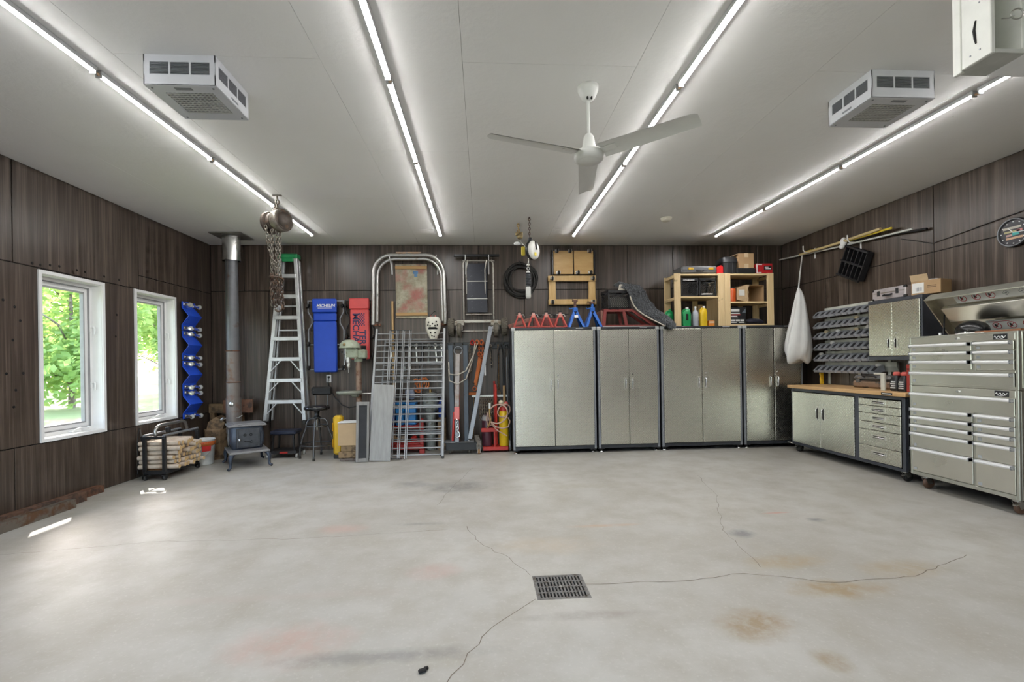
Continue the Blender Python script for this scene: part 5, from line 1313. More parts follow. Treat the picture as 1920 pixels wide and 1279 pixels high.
blue_stand(1.632, 'large blue jack stand without a label, right of two', .0)
# dusty rod and grey lump behind the stands
t = thing('trailer_coupling', 'dusty red steel frame lying behind the jack stands', 'steel part', (.9, 7.05, CT))
part(t, 'beam', G().bar((.40, 6.96, CT + .04), (.75, 7.10, CT + .16), .05, .06, .006), worn('dusty_red_beam', (.30, .13, .10), (.18, .10, .08), .6))
part(t, 'body', G().bx(.78, 1.14, 6.98, 7.12, CT + .001, CT + .16, .01), worn('dark_red_body', (.19, .04, .035), (.08, .04, .03), .55))
g = G()
rr = random.Random(9)
for k in range(9): g.bar((.72 + k * .06, 6.98 + rr.uniform(-.02, .05), CT + .205 + rr.uniform(-.01, .02)), (.84 + k * .06, 7.02 + rr.uniform(-.03, .05), CT + .20 + rr.uniform(-.005, .03)), .012, .012)
for x in (.80, 1.10): g.bx(x - .012, x + .012, 7.0, 7.03, CT + .15, CT + .215)
part(t, 'linkage', g, BLACKM)['kind'] = 'stuff'
# ================================================================ red wheel ramp, milk crate, sheepskin
t = thing('car_ramp', 'dark red steel car ramp lying on the second cabinet', 'ramp', (2.18, 6.92, CT))
DRED = worn('dull_dark_red', (.24, .045, .04), (.30, .17, .13), .5, .1, 16, .58, .72)
for y in (6.78, 7.04):
    part(t, 'side_frame', G().frame([(1.76, CT + .004), (2.62, CT + .004), (2.24, CT + .262), (1.80, CT + .262)], [(1.82, CT + .035), (2.50, CT + .035), (2.22, CT + .232), (1.84, CT + .232)], 'xz', y - .015, y + .015), DRED)
    part(t, 'strut', G().bar((2.14, y, CT + .03), (2.10, y, CT + .24), .045, .02, .002, (0, 1, 0)), DRED)
    part(t, 'base_strip', G().bx(1.78, 2.62, y - .02, y + .02, CT + .0008, CT + .016, .002), mat('pale_strip', (.55, .5, .47), .5))
for k in range(4): part(t, 'top_slat', G().bx(1.80 + k * .11, 1.89 + k * .11, 6.77, 7.05, CT + .262, CT + .275, .003), DRED)
part(t, 'foot_panel', G().bx(1.755, 1.79, 6.78, 7.04, CT + .01, CT + .25, .004), worn('brown_red_panel', (.24, .11, .08), (.15, .06, .05), .6))
def crate(x, y, z, w, d, h, label, rz=0.0, diag=False, mark=None, inside=None):
    t = thing('milk_crate', label, 'crate', (x, y, z), rz, 'black plastic milk crates')
    part(t, 'base', G().bx(-w / 2, w / 2, -d / 2, d / 2, 0, .012, .002), BLACK, True)
    part(t, 'top_rim', G().frame(rct(-w / 2, w / 2, -d / 2, d / 2), rct(-w / 2 + .014, w / 2 - .014, -d / 2 + .014, d / 2 - .014), 'xy', h - .035, h), BLACK, True)
    for sx in (-1, 1):
        for sy in (-1, 1): part(t, 'corner', G().box((sx * (w / 2 - .012), sy * (d / 2 - .012), h / 2), (.024, .024, h), .005), BLACK, True)
    def wallp(g, L, put):
        # lattice between the corners
        z0_, z1_ = .03, h - .075
        n = int(L / .028)
        for k in range(-n, n + 1):
            a = k * .032
            for s in ((1,) if diag else (1, -1)):
                x0_, x1_ = a - s * (z1_ - z0_) / 2, a + s * (z1_ - z0_) / 2
                za, zb = z0_, z1_
                pts = []
                lo, hi = -L / 2, L / 2
                def clip(xa, za_, xb, zb_):
                    if xa > xb: xa, za_, xb, zb_ = xb, zb_, xa, za_
                    if xb <= lo or xa >= hi: return None
                    if xa < lo: za_ += (zb_ - za_) * (lo - xa) / (xb - xa); xa = lo
                    if xb > hi: zb_ = za_ + (zb_ - za_) * (hi - xa) / (xb - xa); xb = hi
                    return xa, za_, xb, zb_
                c = clip(x0_, za, x1_, zb)
                if c and math.hypot(c[2] - c[0], c[3] - c[1]) > .01: g.bar(put(c[0], c[1]), put(c[2], c[3]), .008, .006)
        g.bar(put(-L / 2, z0_ - .008), put(L / 2, z0_ - .008), .016, .01); g.bar(put(-L / 2, z1_ + .006), put(L / 2, z1_ + .006), .014, .01)
        g.bar(put(-L / 2, z1_ + .035), put(-.05, z1_ + .035), .04, .008); g.bar(put(.05, z1_ + .035), put(L / 2, z1_ + .035), .04, .008)
    for nm, L, put in (('side_lattice', w - .04, lambda u, v: (u, -d / 2 + .006, v)), ('side_lattice', w - .04, lambda u, v: (u, d / 2 - .006, v)), ('side_lattice', d - .04, lambda u, v: (-w / 2 + .006, u, v)), ('side_lattice', d - .04, lambda u, v: (w / 2 - .006, u, v))):
        g = G(); wallp(g, L, put); part(t, nm, g, BLACK if not diag else mat('crate_lattice_grey', (.05, .05, .05), .3), True)['kind'] = 'stuff'  # shelf crates get a paler grey lattice than their rims
    if mark:
        g = G()
        for i in range(mark[2]): g.bx(mark[0] + i * .016, mark[0] + i * .016 + .012, -d / 2 - .002, -d / 2 + .002, mark[1] - .008 - .003 * (i % 2), mark[1] + .008 + .003 * ((i + 1) % 3 == 0))
        part(t, 'white_mark', g, WHITE, True)['kind'] = 'stuff'
    if inside: part(t, 'contents_or_shade', G().bx(-w / 2 + .02, w / 2 - .02, -d / 2 + .02, d / 2 - .02, .014, h * .62, .01), inside, True)
    return t
crate(2.015, 6.90, CT + .276, .36, .26, .275, 'black milk crate standing on the red car ramp', .18, False, None, mat('pale_contents', (.50, .48, .42), .7))
# fleece: seat cover draped over crate, ramp and cabinet edge
def fleece_mat():
    m, nt, bs = base('grey_fleece', (.1, .1, .11), .95)
    v = coords(nt); k = noise(nt, v, 75, 3, .7); k2 = noise(nt, v, 240, 2)
    nt.links.new(ramp(nt, k, [(.36, (.035, .037, .042)), (.52, (.115, .12, .13)), (.68, (.33, .34, .36))]), bs.inputs['Base Color'])
    bump(nt, mth(nt, 'ADD', k, k2), bs, .9, .02); return m
t = thing('fleece_seat_cover', 'shaggy grey fleece seat cover draped from the crate over the cabinet edge', 'seat cover', (2.45, 6.85, CT))
def fp(u, v): return (2.038 + (940 + u / 5.33 - 1160) / 124.5, 2.514 - (400 + v / 5.33 - 528) / 124)
UP = [(1150, 705), (1200, 668), (1290, 684), (1415, 698), (1455, 740), (1505, 860), (1562, 955), (1650, 1035), (1702, 1105), (1690, 1165)]
LO = [(1148, 722), (1192, 738), (1240, 768), (1272, 830), (1293, 890), (1320, 950), (1400, 1012), (1500, 1078), (1572, 1118), (1632, 1172)]
YU = [7.0, 7.0, 7.0, 6.98, 6.95, 6.90, 6.82, 6.74, 6.66, 6.63]; YL = [6.88, 6.80, 6.755, 6.74, 6.735, 6.73, 6.72, 6.67, 6.625, 6.615]
rr = random.Random(2)
rows_ = []
def lerp3(A, B, k): return tuple(A[i] + (B[i] - A[i]) * k for i in range(3))
for i in range(len(UP) - 1):
    for q in range(4):
        k = q / 4
        pu = lerp3((*fp(*UP[i]), YU[i]), (*fp(*UP[i + 1]), YU[i + 1]), k); pl = lerp3((*fp(*LO[i]), YL[i]), (*fp(*LO[i + 1]), YL[i + 1]), k)
        rows_.append((pu, pl))
rows_.append(((*fp(*UP[-1]), YU[-1]), (*fp(*LO[-1]), YL[-1])))
NJ = 11; vs_, fs = [], []
for side in (0, 1):
    for i, (pu, pl) in enumerate(rows_):
        for j in range(NJ):
            k = j / (NJ - 1); p = lerp3(pu, pl, k); bul = math.sin(PI * k)
            e = rr.uniform(-.007, .007)
            vs_.append((p[0] + e, p[2] - (.045 * bul + .012 if side == 0 else -.008), p[1] + .012 * bul + e))
N0 = len(rows_) * NJ
for i in range(len(rows_) - 1):
    for j in range(NJ - 1):
        a_, b_, c_, d_ = i * NJ + j, i * NJ + j + 1, (i + 1) * NJ + j + 1, (i + 1) * NJ + j
        fs.append((a_, b_, c_, d_)); fs.append((N0 + d_, N0 + c_, N0 + b_, N0 + a_))
    for j in (0, NJ - 1):
        a_, d_ = i * NJ + j, (i + 1) * NJ + j; fs.append((a_, d_, N0 + d_, N0 + a_) if j == 0 else (N0 + a_, N0 + d_, d_, a_))
for j in range(NJ - 1):
    m_ = (len(rows_) - 1) * NJ
    fs.append((j, N0 + j, N0 + j + 1, j + 1)); fs.append((m_ + j + 1, N0 + m_ + j + 1, N0 + m_ + j, m_ + j))
g = G(); g.add(vs_, fs, True); part(t, 'fleece', g, fleece_mat())
vs2 = []; fs2 = []
for k in range(11000):
    i = rr.randrange(len(rows_) - 1); j = rr.randrange(NJ - 1)
    p = Vector(vs_[i * NJ + j]).lerp(Vector(vs_[(i + 1) * NJ + j + 1]), rr.random())
    d = Vector((rr.gauss(0, .6), -1 + rr.gauss(0, .3), rr.gauss(.1, .6))).normalized()
    sd = d.orthogonal().normalized() * .0035; o = len(vs2); vs2 += [p - sd, p + sd, p + d * rr.uniform(.010, .022)]; fs2.append((o, o + 1, o + 2))
g = G(); g.add(vs2, fs2); part(t, 'pile', g, mat('fleece_tufts', (.27, .28, .30), .95, 0, .6, 60))['kind'] = 'stuff'
part(t, 'lining', G().tube([(r_[1][0] - .004, r_[1][2] - .012, r_[1][1] - .006) for r_ in rows_[12:36:3]], .010, 7), mat('cream_lining', (.55, .5, .42), .8))
part(t, 'backing', G().prism([(2.03, 2.385), (2.14, 2.385), (2.09, 2.47), (2.05, 2.47)], 'xz', 6.79, 6.81), mat('cream_lining', (.55, .5, .42), .8))

# ================================================================ pine shelf units on the cabinets
SY0, SY1 = 6.75, 7.15
t = thing('pine_shelf', 'home-made pine shelf unit standing on the tall cabinets', 'shelf', (3.63, 6.95, CT))
for (x0_, x1_, y) in ((2.865, 2.965, SY0), (3.54, 3.635, SY0), (3.637, 3.73, SY0), (4.305, 4.405, SY0), (2.865, 2.965, SY1 - .02), (3.545, 3.73, SY1 - .02), (4.305, 4.405, SY1 - .02)):
    part(t, 'post', G().bx(x0_, x1_, y, y + .022, CT + .001, 2.625, .003), PINE)
for (x0_, x1_, z) in ((2.965, 3.54, 2.605), (2.965, 3.54, 2.27), (3.73, 4.305, 2.605), (3.73, 4.305, 2.185), (3.73, 4.305, 1.845)):
    part(t, 'shelf_board', G().bx(x0_, x1_, SY0 + .002, SY1 - .021, z - .012, z + .012, .002), wood('pine_board', (.66, .48, .25), (.78, .61, .36), (3, 40, 40), .55, False))
for (z, xa) in ((2.605, 2.865), (2.27, 2.865), (2.605, 4.385), (2.185, 4.385)): part(t, 'side_cleat', G().bx(xa, xa + .02, SY0 + .022, SY1 - .02, z - .045, z + .0, .002), PINE)
for (x0_, x1_, za, zb) in ((3.32, 3.40, 1.95, 2.27), (3.41, 3.48, 1.95, 2.20), (4.06, 4.14, 1.90, 2.18)): part(t, 'back_slat', G().bx(x0_, x1_, SY1 - .02, SY1, za, zb, .002), PINE)
crate(3.12, 6.94, 2.284, .27, .30, .275, 'black milk crate on the pine shelf beside the left post, white mark at its top', 0, True, (-.10, .245, 11))
crate(3.40, 6.94, 2.284, .27, .30, .275, 'black milk crate on the pine shelf beside the middle post, white mark at its bottom', 0, True, (-.10, .035, 11))
# bottles
def jug(name, label, x, y, m, w, h, kind):
    t = thing(name, label, 'bottle', (x, y, CT + .001), 0, 'oil and coolant bottles')
    d = w * .62
    if kind == 'slim':
        part(t, 'body', G().lathe([(.0, 0), (w * .46, 0), (w * .5, .01), (w * .5, h * .68), (w * .30, h * .80), (w * .15, h * .84), (w * .15, h * .90), (.0, h * .90)], (0, 0, 0), 18), m, True)
        part(t, 'cap', G().cyl((0, 0, h * .89), (0, 0, h), w * .19, None, 12), WHITEP, True)
    else:
        R0 = ring_pts(w / 2, d / 2, .02); 
        def sh(k, ox): return [(p[0] * k + ox, p[1] * k) for p in R0]
        part(t, 'body', loft(G(), [(sh(.96, 0), 0), (sh(1, 0), .012), (sh(1, 0), h * .66), (sh(.9, 0), h * .76), (sh(.5, w * .12), h * .88), (sh(.28, w * .12), h * .9), (sh(.28, w * .12), h * .92)]), m, True)
        part(t, 'handle', G().tube([(-w * .42, 0, h * .62), (-w * .42, 0, h * .80), (-w * .22, 0, h * .90), (w * .02, 0, h * .89)], w * .10, 8), m, True)
        part(t, 'cap', G().cyl((w * .12, 0, h * .915), (w * .12, 0, h), w * .17, None, 12), m if kind == 'same' else WHITEP, True)
        part(t, 'handle_slot', G().box((0, -d / 2 - .0005, h * .48), (w * .26, .003, h * .34), .001), DARK if kind == 'slot' else m, True)
    return t
GRNJ = mat('green_jug_plastic', (.012, .30, .09), .35)
jug('oil_jug', 'green oil jug half hidden behind the left shelf post', 2.825, 6.86, GRNJ, .12, .27, 'same')
jug('oil_jug', 'green oil jug with a handle slot on the third cabinet', 3.06, 6.80, GRNJ, .13, .29, 'slot')
jug('grey_bottle', 'slim grey bottle with white cap between green and yellow jugs', 3.20, 6.79, mat('grey_bottle_plastic', (.40, .42, .47), .35), .085, .30, 'slim')
jug('grey_bottle', 'pale translucent bottle standing behind the slim grey bottle', 3.16, 6.93, mat('pale_bottle_plastic', (.48, .50, .52), .35), .09, .28, 'slim')
jug('coolant_jug', 'yellow coolant jug on the third cabinet beside the orange box', 3.325, 6.80, mat('yellow_jug_plastic', (.78, .52, .02), .35), .11, .305, 'white')
t = thing('filter_box', 'small orange filter box at the foot of the middle shelf post', 'box', (3.44, 6.80, CT + .001))
part(t, 'carton', G().bx(3.395, 3.48, 6.76, 6.86, CT + .001, CT + .085, .002), mat('orange_carton', (.72, .24, .03), .5))
part(t, 'print', G().bx(3.40, 3.475, 6.7585, 6.7605, CT + .045, CT + .075), mat('pale_print', (.75, .5, .3), .5))
# right bay
t = thing('torn_box', 'cardboard box lying on its side with a torn open end', 'box', (4.08, 6.90, 2.198), .16)
def shell(g, x0_, x1_, y0_, y1_, z0_, z1_, th): # open towards -y
    g.bx(x0_, x1_, y0_, y1_, z0_, z0_ + th); g.bx(x0_, x1_, y0_, y1_, z1_ - th, z1_); g.bx(x0_, x0_ + th, y0_, y1_, z0_ + th, z1_ - th); g.bx(x1_ - th, x1_, y0_, y1_, z0_ + th, z1_ - th); g.bx(x0_ + th, x1_ - th, y1_ - th, y1_, z0_ + th, z1_ - th)
g = G(); shell(g, -.115, .20, -.11, .20, .001, .255, .006); part(t, 'carton', g, CARD, True)
g = G(); g.prism([(-.27, .03), (-.115, .001), (-.115, .25), (-.27, .20)], 'xz', -.105, -.098); part(t, 'side_flap', g, mat('light_cardboard', (.55, .40, .24), .75), True)
g = G(); g.prism([(-.115, .001), (-.09, .001), (-.075, .05), (-.095, .09), (-.07, .14), (-.09, .18), (-.06, .255), (-.115, .255)], 'xz', -.116, -.110); part(t, 'torn_edge', g, mat('light_cardboard', (.55, .40, .24), .75), True)
part(t, 'label', G().bx(-.235, -.14, -.110, -.106, .09, .18), PAPER, True)
t = thing('orange_can', 'shiny orange can beside the torn cardboard box', 'can', (3.79, 6.80, 2.198))
part(t, 'body', G().lathe([(.0, 0), (.055, 0), (.057, .01), (.057, .19), (.05, .20), (.0, .20)], (3.785, 6.82, 2.198), 20), mat('orange_red_can', (.62, .10, .02), .25))
part(t, 'lid', G().lathe([(.05, .195), (.052, .215), (.0, .218)], (3.785, 6.82, 2.198), 20), BLACK)
t = thing('charger_box', 'black retail box with white and red print on the lower shelf', 'box', (3.86, 6.88, 1.858))
part(t, 'carton', G().bx(3.735, 3.985, 6.79, 6.98, 1.858, 2.12, .003), mat('black_carton', (.018, .018, .02), .35))
WP = mat('white_print', (.75, .75, .74), .5); RP = mat('red_print', (.55, .03, .03), .5)
for (xa, xb_, za, zb, m) in ((3.745, 3.885, 2.05, 2.09, WP), (3.745, 3.89, 2.015, 2.032, WP), (3.745, 3.90, 1.995, 2.008, RP), (3.745, 3.85, 1.972, 1.987, WP), (3.745, 3.86, 1.948, 1.957, mat('grey_print', (.4, .4, .4), .5)), (3.75, 3.815, 1.905, 1.93, WP), (3.825, 3.89, 1.905, 1.93, WP), (3.90, 3.955, 1.905, 1.93, WP), (3.745, 3.84, 1.88, 1.892, WP), (3.88, 3.96, 1.88, 1.892, WP)):
    part(t, 'print', G().bx(xa, xb_, 6.788, 6.7905, za, zb), m)
g = G(); g.add([(3.92, 6.7885, 2.03), (3.983, 6.7885, 2.03), (3.983, 6.7885, 2.10)], [(0, 1, 2)]); part(t, 'picture', g, mat('slate_print', (.14, .17, .2), .4))
solo('dark_cloth', G().sphere((0, 0, .045), .10, 14, 8, (1.4, 1.0, .45)).sphere((.08, -.02, .03), .06, 12, 8, (1.2, 1, .5)), mat('dark_navy_cloth', (.02, .02, .035), .9, 0, .2, 20, .3), 'dark crumpled cloth at the right of the lower shelf', 'cloth', (4.14, 6.86, 1.8585), 0, None, True)
# on top of the shelf
TP = 2.6265
t = thing('drill_case', 'long grey power tool case with yellow latches on top of the shelf', 'case', (3.26, 6.90, TP))
part(t, 'shell', G().box((3.265, 6.95, TP + .056), (.55, .36, .11), .02), mat('grey_case_plastic', (.13, .13, .135), .4))
for x in (3.13, 3.44): part(t, 'latch', G().box((x, 6.765, TP + .07), (.075, .02, .035), .006), YEL)
part(t, 'seam', G().box((3.265, 6.769, TP + .05), (.54, .004, .005)), DARK)
part(t, 'handle', G().tube([(3.22, 6.765, TP + .035), (3.22, 6.74, TP + .03), (3.31, 6.74, TP + .03), (3.31, 6.765, TP + .035)], .009, 8), BLACK)
t = thing('black_tool_box', 'black plastic box with rounded lid on top of the shelf', 'tool box', (3.77, 6.92, TP))
g = G(); g.m = Matrix.Translation((3.765, 6.93, TP)) @ Matrix.Rotation(-.1, 4, 'Z')
loft(g, [([(p[0] * .92, p[1] * .95) for p in ring_pts(.105, .14, .02)], .001), (ring_pts(.105, .14, .02), .165)]); part(t, 'tub', g, BLACK)
g = G(); g.m = Matrix.Translation((3.765, 6.93, TP)) @ Matrix.Rotation(-.1, 4, 'Z')
loft(g, [(ring_pts(.114, .15, .02), .168), (ring_pts(.114, .15, .02), .182), (ring_pts(.108, .144, .03), .235), (ring_pts(.085, .12, .04), .26)]); part(t, 'lid', g, BLACK)
for dx in (-.04, .035):
    g = G(); g.m = Matrix.Translation((3.765, 6.93, TP)) @ Matrix.Rotation(-.1, 4, 'Z'); g.bx(dx - .004, dx + .004, -.147, -.135, .01, .16, .001); part(t, 'rib', g, mat('rib_grey', (.05, .05, .055), .3))
solo('red_oil_can', G().prism([(-.05, 0), (.05, 0), (.05, .10), (.02, .125), (-.05, .09)], 'xz', -.05, .05), mat('bright_red_plastic', (.65, .02, .02), .35), 'small bright red container beside the black plastic box', 'container', (3.585, 6.83, TP), 0, None, True)
t = thing('cardboard_carton', 'taped cardboard carton raised on a black case on the shelf top', 'box', (4.02, 6.93, TP + .085))
part(t, 'carton', G().box((4.015, 6.93, TP + .086 + .112), (.24, .24, .224), .004), CARD)
for za, zb in ((TP + .25, TP + .311), (TP + .086, TP + .15)): part(t, 'tape', G().bx(3.985, 4.05, 6.808, 6.8105, za, zb), mat('tan_tape', (.58, .44, .28), .4))
g = G(); g.prism([(3.895, TP + .31), (3.80, TP + .275), (3.80, TP + .27), (3.895, TP + .303)], 'xz', 6.83, 7.02); part(t, 'flap', g, mat('light_cardboard', (.55, .40, .24), .75))
solo('black_case', G().box((0, 0, .042), (.30, .27, .083), .01), BLACK, 'black case under the taped cardboard carton', 'case', (4.005, 6.93, TP), 0, None, True)
t = thing('red_tool_carton', 'red product carton with dark print at the right end of the shelf top', 'box', (4.30, 6.86, TP))
part(t, 'carton', G().box((4.29, 6.87, TP + .075), (.25, .16, .148), .003), mat('red_carton', (.48, .015, .02), .4))
part(t, 'edge_panel', G().bx(4.163, 4.178, 6.788, 6.7905, TP + .005, TP + .145), PAPER)
part(t, 'print_panel', G().bx(4.28, 4.40, 6.788, 6.7905, TP + .05, TP + .115), BLACK)
for (xa, xb_, za, zb) in ((4.295, 4.35, .088, .10), (4.305, 4.385, .065, .078), (4.185, 4.25, .128, .140), (4.185, 4.24, .008, .018)): part(t, 'print', G().bx(xa, xb_, 6.7865, 6.7885, TP + za, TP + zb), WP)
# ================================================================ wall things above the cabinets
t = thing('hose_coil', 'coiled thick black hose hanging on the back wall', 'hose', (.63, YB - .05, 2.66))
for k in range(6):
    part(t, 'coil', G().tube([(.63 + (.265 - .016 * k) * math.cos(a) + .01 * math.sin(3 * a + k), YB - .035 - .028 * (k % 2), 2.66 + (.275 - .016 * k) * math.sin(a) + .012 * math.cos(2 * a + k * 2)) for a in [2 * PI * i / 28 for i in range(28)]], .017, 7, closed=True), RUBBER)
part(t, 'strap', G().ring((.62, YB - .06, 2.925), .035, .008, (1, 0, 0), 12, 5), BLACK)
part(t, 'nail', G().cyl((.62, YB, 2.94), (.62, YB - .09, 2.945), .006, None, 6), STEEL)
PLY = wood('yellow_plywood', (.50, .30, .10), (.62, .41, .17), (3, 30, 10), .5)
t = thing('furniture_dolly', 'plywood moving dolly with two panels hung highest on the back wall', 'dolly', (1.48, YB - .06, 2.73))
for (xa, xb_) in ((1.16, 1.475), (1.495, 1.81)): part(t, 'panel', G().bx(xa, xb_, YB - .075, YB - .05, 2.745, 3.125, .004), PLY)
for z in (2.80, 3.05): part(t, 'back_rail', G().bx(1.15, 1.82, YB - .05, YB - .015, z - .03, z + .03, .003), BLACKM)
for x in (1.145, 1.825): part(t, 'edge_strip', G().bx(x - .012, x + .012, YB - .085, YB - .04, 2.74, 3.13, .003), BLACKM)
def dcaster(t, x, y, z, m=CHROME):
    c = part(t, 'caster', G().box((x, y, z), (.06, .008, .05), .002).cyl((x, y, z), (x, y - .025, z), .02, None, 10).bx(x - .022, x - .018, y - .08, y - .02, z - .025, z + .02).bx(x + .018, x + .022, y - .08, y - .02, z - .025, z + .02), m)
    part(c, 'wheel', G().lathe([(.004, -.013), (.03, -.013), (.037, -.006), (.037, .006), (.03, .013), (.004, .013)], (x, y - .065, z - .01), 14, (1, 0, 0)), RUBBER, True, off=wloc(t))
for (x, z) in ((1.215, 3.115), (1.425, 3.115), (1.745, 3.115), (1.235, 2.765), (1.55, 2.765), (1.755, 2.765)): dcaster(t, x, YB - .077, z)
t = thing('furniture_dolly', 'open pine frame moving dolly hung below the plywood one', 'dolly', (1.45, YB - .06, 2.24))
PINE2 = wood('golden_pine', (.55, .34, .12), (.66, .45, .20), (20, 20, 4), .5)
for (xa, xb_, za, zb) in ((1.07, 1.85, 2.63, 2.72), (1.07, 1.85, 2.25, 2.34)): part(t, 'rail', G().bx(xa, xb_, YB - .085, YB - .04, za, zb, .004), PINE2)
for (xa, xb_) in ((1.08, 1.19), (1.73, 1.84)): part(t, 'stile', G().bx(xa, xb_, YB - .07, YB - .02, 2.26, 2.71, .004), PINE2)
for (x, z) in ((1.13, 2.675), (1.79, 2.675), (1.13, 2.295), (1.79, 2.295)): dcaster(t, x, YB - .087, z, STEEL)
# ================================================================ workbench on the right wall
bf = 4.43
t = thing('workbench', 'rolling steel workbench cabinet with tread-plate doors and drawers', 'workbench', (4.70, 5.515, 0))
FR = mat('slate_frame_paint', (.07, .075, .09), .4, .3)
g = G(); g.bx(bf + .02, 4.99, 4.64, 4.66, .12, .90); g.bx(bf + .02, 4.99, 6.39, 6.41, .12, .90); g.bx(4.97, 4.99, 4.66, 6.39, .12, .90); g.bx(bf + .03, 4.97, 4.66, 6.39, .12, .14)
part(t, 'carcass', g, FR)
part(t, 'interior', G().bx(bf + .03, bf + .034, 4.66, 6.39, .14, .87), DARK)
for (ya, yb) in ((4.615, 4.655), (5.215, 5.28), (6.388, 6.42)): part(t, 'frame_post', G().bx(bf - .004, bf + .03, ya, yb, .11, .895, .003), FR)
part(t, 'top_rail', G().bx(bf - .002, bf + .03, 4.655, 6.388, .865, .905, .003), FR)
part(t, 'bottom_rail', G().bx(bf - .002, bf + .03, 4.655, 6.388, .105, .14, .003), FR)
part(t, 'end_panel', G().bx(bf + .03, 4.99, 4.612, 4.64, .12, .895, .003), BLACKM)
for k, (ya, yb, hy_) in enumerate(((5.835, 6.386, 5.885), (5.282, 5.831, 5.78))):
    d = part(t, 'door', G().bx(bf - .014, bf + .012, ya, yb, .145, .858, .004), TREADY)
    part(d, 'handle_plate', G().bx(bf - .019, bf - .013, hy_ - .022, hy_ + .022, .50, .69, .003), STAIN, True, off=wloc(t))
    part(d, 'handle_recess', G().bx(bf - .0205, bf - .018, hy_ - .009, hy_ + .009, .515, .67), DARK, True, off=wloc(t))
    part(d, 'handle', G().tube([(bf - .018, hy_, .52), (bf - .035, hy_, .535), (bf - .037, hy_, .65), (bf - .018, hy_, .665)], .0065, 8), CHROME, True, off=wloc(t))
    if k: part(d, 'lock', G().cyl((bf - .026, hy_, .715), (bf - .013, hy_, .715), .011, None, 10), CHROME, True, off=wloc(t))
zd = [.858, .777, .690, .592, .500, .315, .145]
for k in range(6):
    zt, zb = zd[k] - .003, zd[k + 1] + .003
    d = part(t, 'drawer', G().bx(bf - .014, bf + .012, 4.66, 5.21, zb, zt, .003), TREADY)
    zc = (zt + zb) / 2 if zt - zb < .12 else zt - .07
    part(d, 'handle_plate', G().bx(bf - .019, bf - .013, 4.84, 5.04, zc - .024, zc + .024, .002), STAIN, True, off=wloc(t))
    part(d, 'handle_recess', G().bx(bf - .0205, bf - .0185, 4.865, 5.005, zc - .012, zc + .012), DARK, True, off=wloc(t))
    part(d, 'handle', G().tube([(bf - .018, 5.01, zc), (bf - .032, 5.0, zc), (bf - .032, 4.87, zc), (bf - .018, 4.86, zc)], .006, 7), CHROME, True, off=wloc(t))
part(t, 'worktop', G().bx(bf - .045, XR - .005, 4.57, 6.45, .905, .948, .006), wood('beech_worktop', (.52, .31, .13), (.64, .41, .20), (30, 2.5, 30), .4, False))
part(t, 'maker_plate', G().bx(bf - .048, bf - .043, 4.72, 4.86, .915, .940, .001), BLACK)
part(t, 'plate_mark', G().bx(bf - .0495, bf - .048, 4.735, 4.845, .924, .932), WHITE)
def big_caster(t, x, y, zt, wm, lever=True):
    r = .054
    c = part(t, 'caster', G().box((x, y, zt - .004), (.085, .085, .008), .002).cyl((x, y, zt - .022), (x, y, zt - .006), .03, None, 14).prism([(x - .03, zt - .02), (x + .03, zt - .02), (x + .045, r), (x + .005, r - .01)], 'xz', y - .024, y - .020).prism([(x - .03, zt - .02), (x + .03, zt - .02), (x + .045, r), (x + .005, r - .01)], 'xz', y + .020, y + .024), STEEL)
    part(c, 'wheel', G().lathe([(.006, -.017), (r * .8, -.017), (r, -.010), (r, .010), (r * .8, .017), (.006, .017)], (x + .025, y, r + .001), 20, (0, 1, 0)), wm, True, off=wloc(t))
    if lever: part(c, 'brake_lever', G().bar((x - .015, y - .02, zt - .035), (x - .055, y - .02, zt - .05), .03, .006).bar((x - .01, y + .02, zt - .03), (x + .02, y + .02, r), .02, .005), STEEL, True, off=wloc(t))
for (x, y) in ((4.475, 4.67), (4.475, 6.36), (4.93, 4.67), (4.93, 6.36)): big_caster(t, x, y, .12, RUBBER, x < 4.6)
part(t, 'push_bar', G().tube([(bf + .02, 6.42, .105), (bf - .02, 6.48, .115), (bf + .05, 6.50, .115)], .008, 7), STEEL)

# ================================================================ wide stainless tool chest
cf = 4.385; ya_, yb_ = 3.535, 4.512
STC = mat('tool_chest_stainless', (.74, .725, .66), .3, 1.0, .05, 3)
GRN_ED = mat('chest_trim', (.50, .50, .44), .35, .8)
HANDLE = mat('bright_aluminium_pull', (.86, .86, .86), .42, .25, .02)
def drawer(t, y0, y1, z0, z1, badge=True):
    d = part(t, 'drawer', G().bx(cf - .012, cf + .015, y0, y1, z0 + .003, z1 - .003, .002), STC)
    part(d, 'pull', G().prism([(cf - .045, z1 - .006), (cf - .012, z1 - .002), (cf - .012, z1 - .030), (cf - .040, z1 - .030), (cf - .048, z1 - .018)], 'xz', y0 + .004, y1 - .004), HANDLE, True, off=wloc(t))
    for yy in (y0 + .004, y1 - .012): part(d, 'pull_end', G().bx(cf - .049, cf - .012, yy, yy + .008, z1 - .033, z1 - .001, .001), GREYM, True, off=wloc(t))
    if badge: part(d, 'slide_badge', G().bx(cf - .0145, cf - .0115, y1 - .05, y1 - .018, z0 + .014, z0 + .040, .001), mat('badge_grey', (.42, .44, .46), .4), True, off=wloc(t))
t = thing('rolling_tool_cabinet', 'wide stainless rolling tool cabinet with two columns of drawers', 'tool chest', (4.66, 4.02, 0))
part(t, 'carcass', G().bx(cf + .012, 4.94, ya_, yb_, .13, 1.035, .006), STC)
for (a, b2) in ((yb_ - .026, yb_), (ya_, ya_ + .026)): part(t, 'edge_trim', G().bx(cf - .008, cf + .02, a, b2, .13, 1.035, .004), GRN_ED)
part(t, 'bottom_skirt', G().bx(cf - .008, cf + .02, ya_ + .026, yb_ - .026, .13, .165, .003), GRN_ED)
part(t, 'divider', G().bx(cf - .004, cf + .02, 3.872, 3.896, .165, .815, .003), GRN_ED)
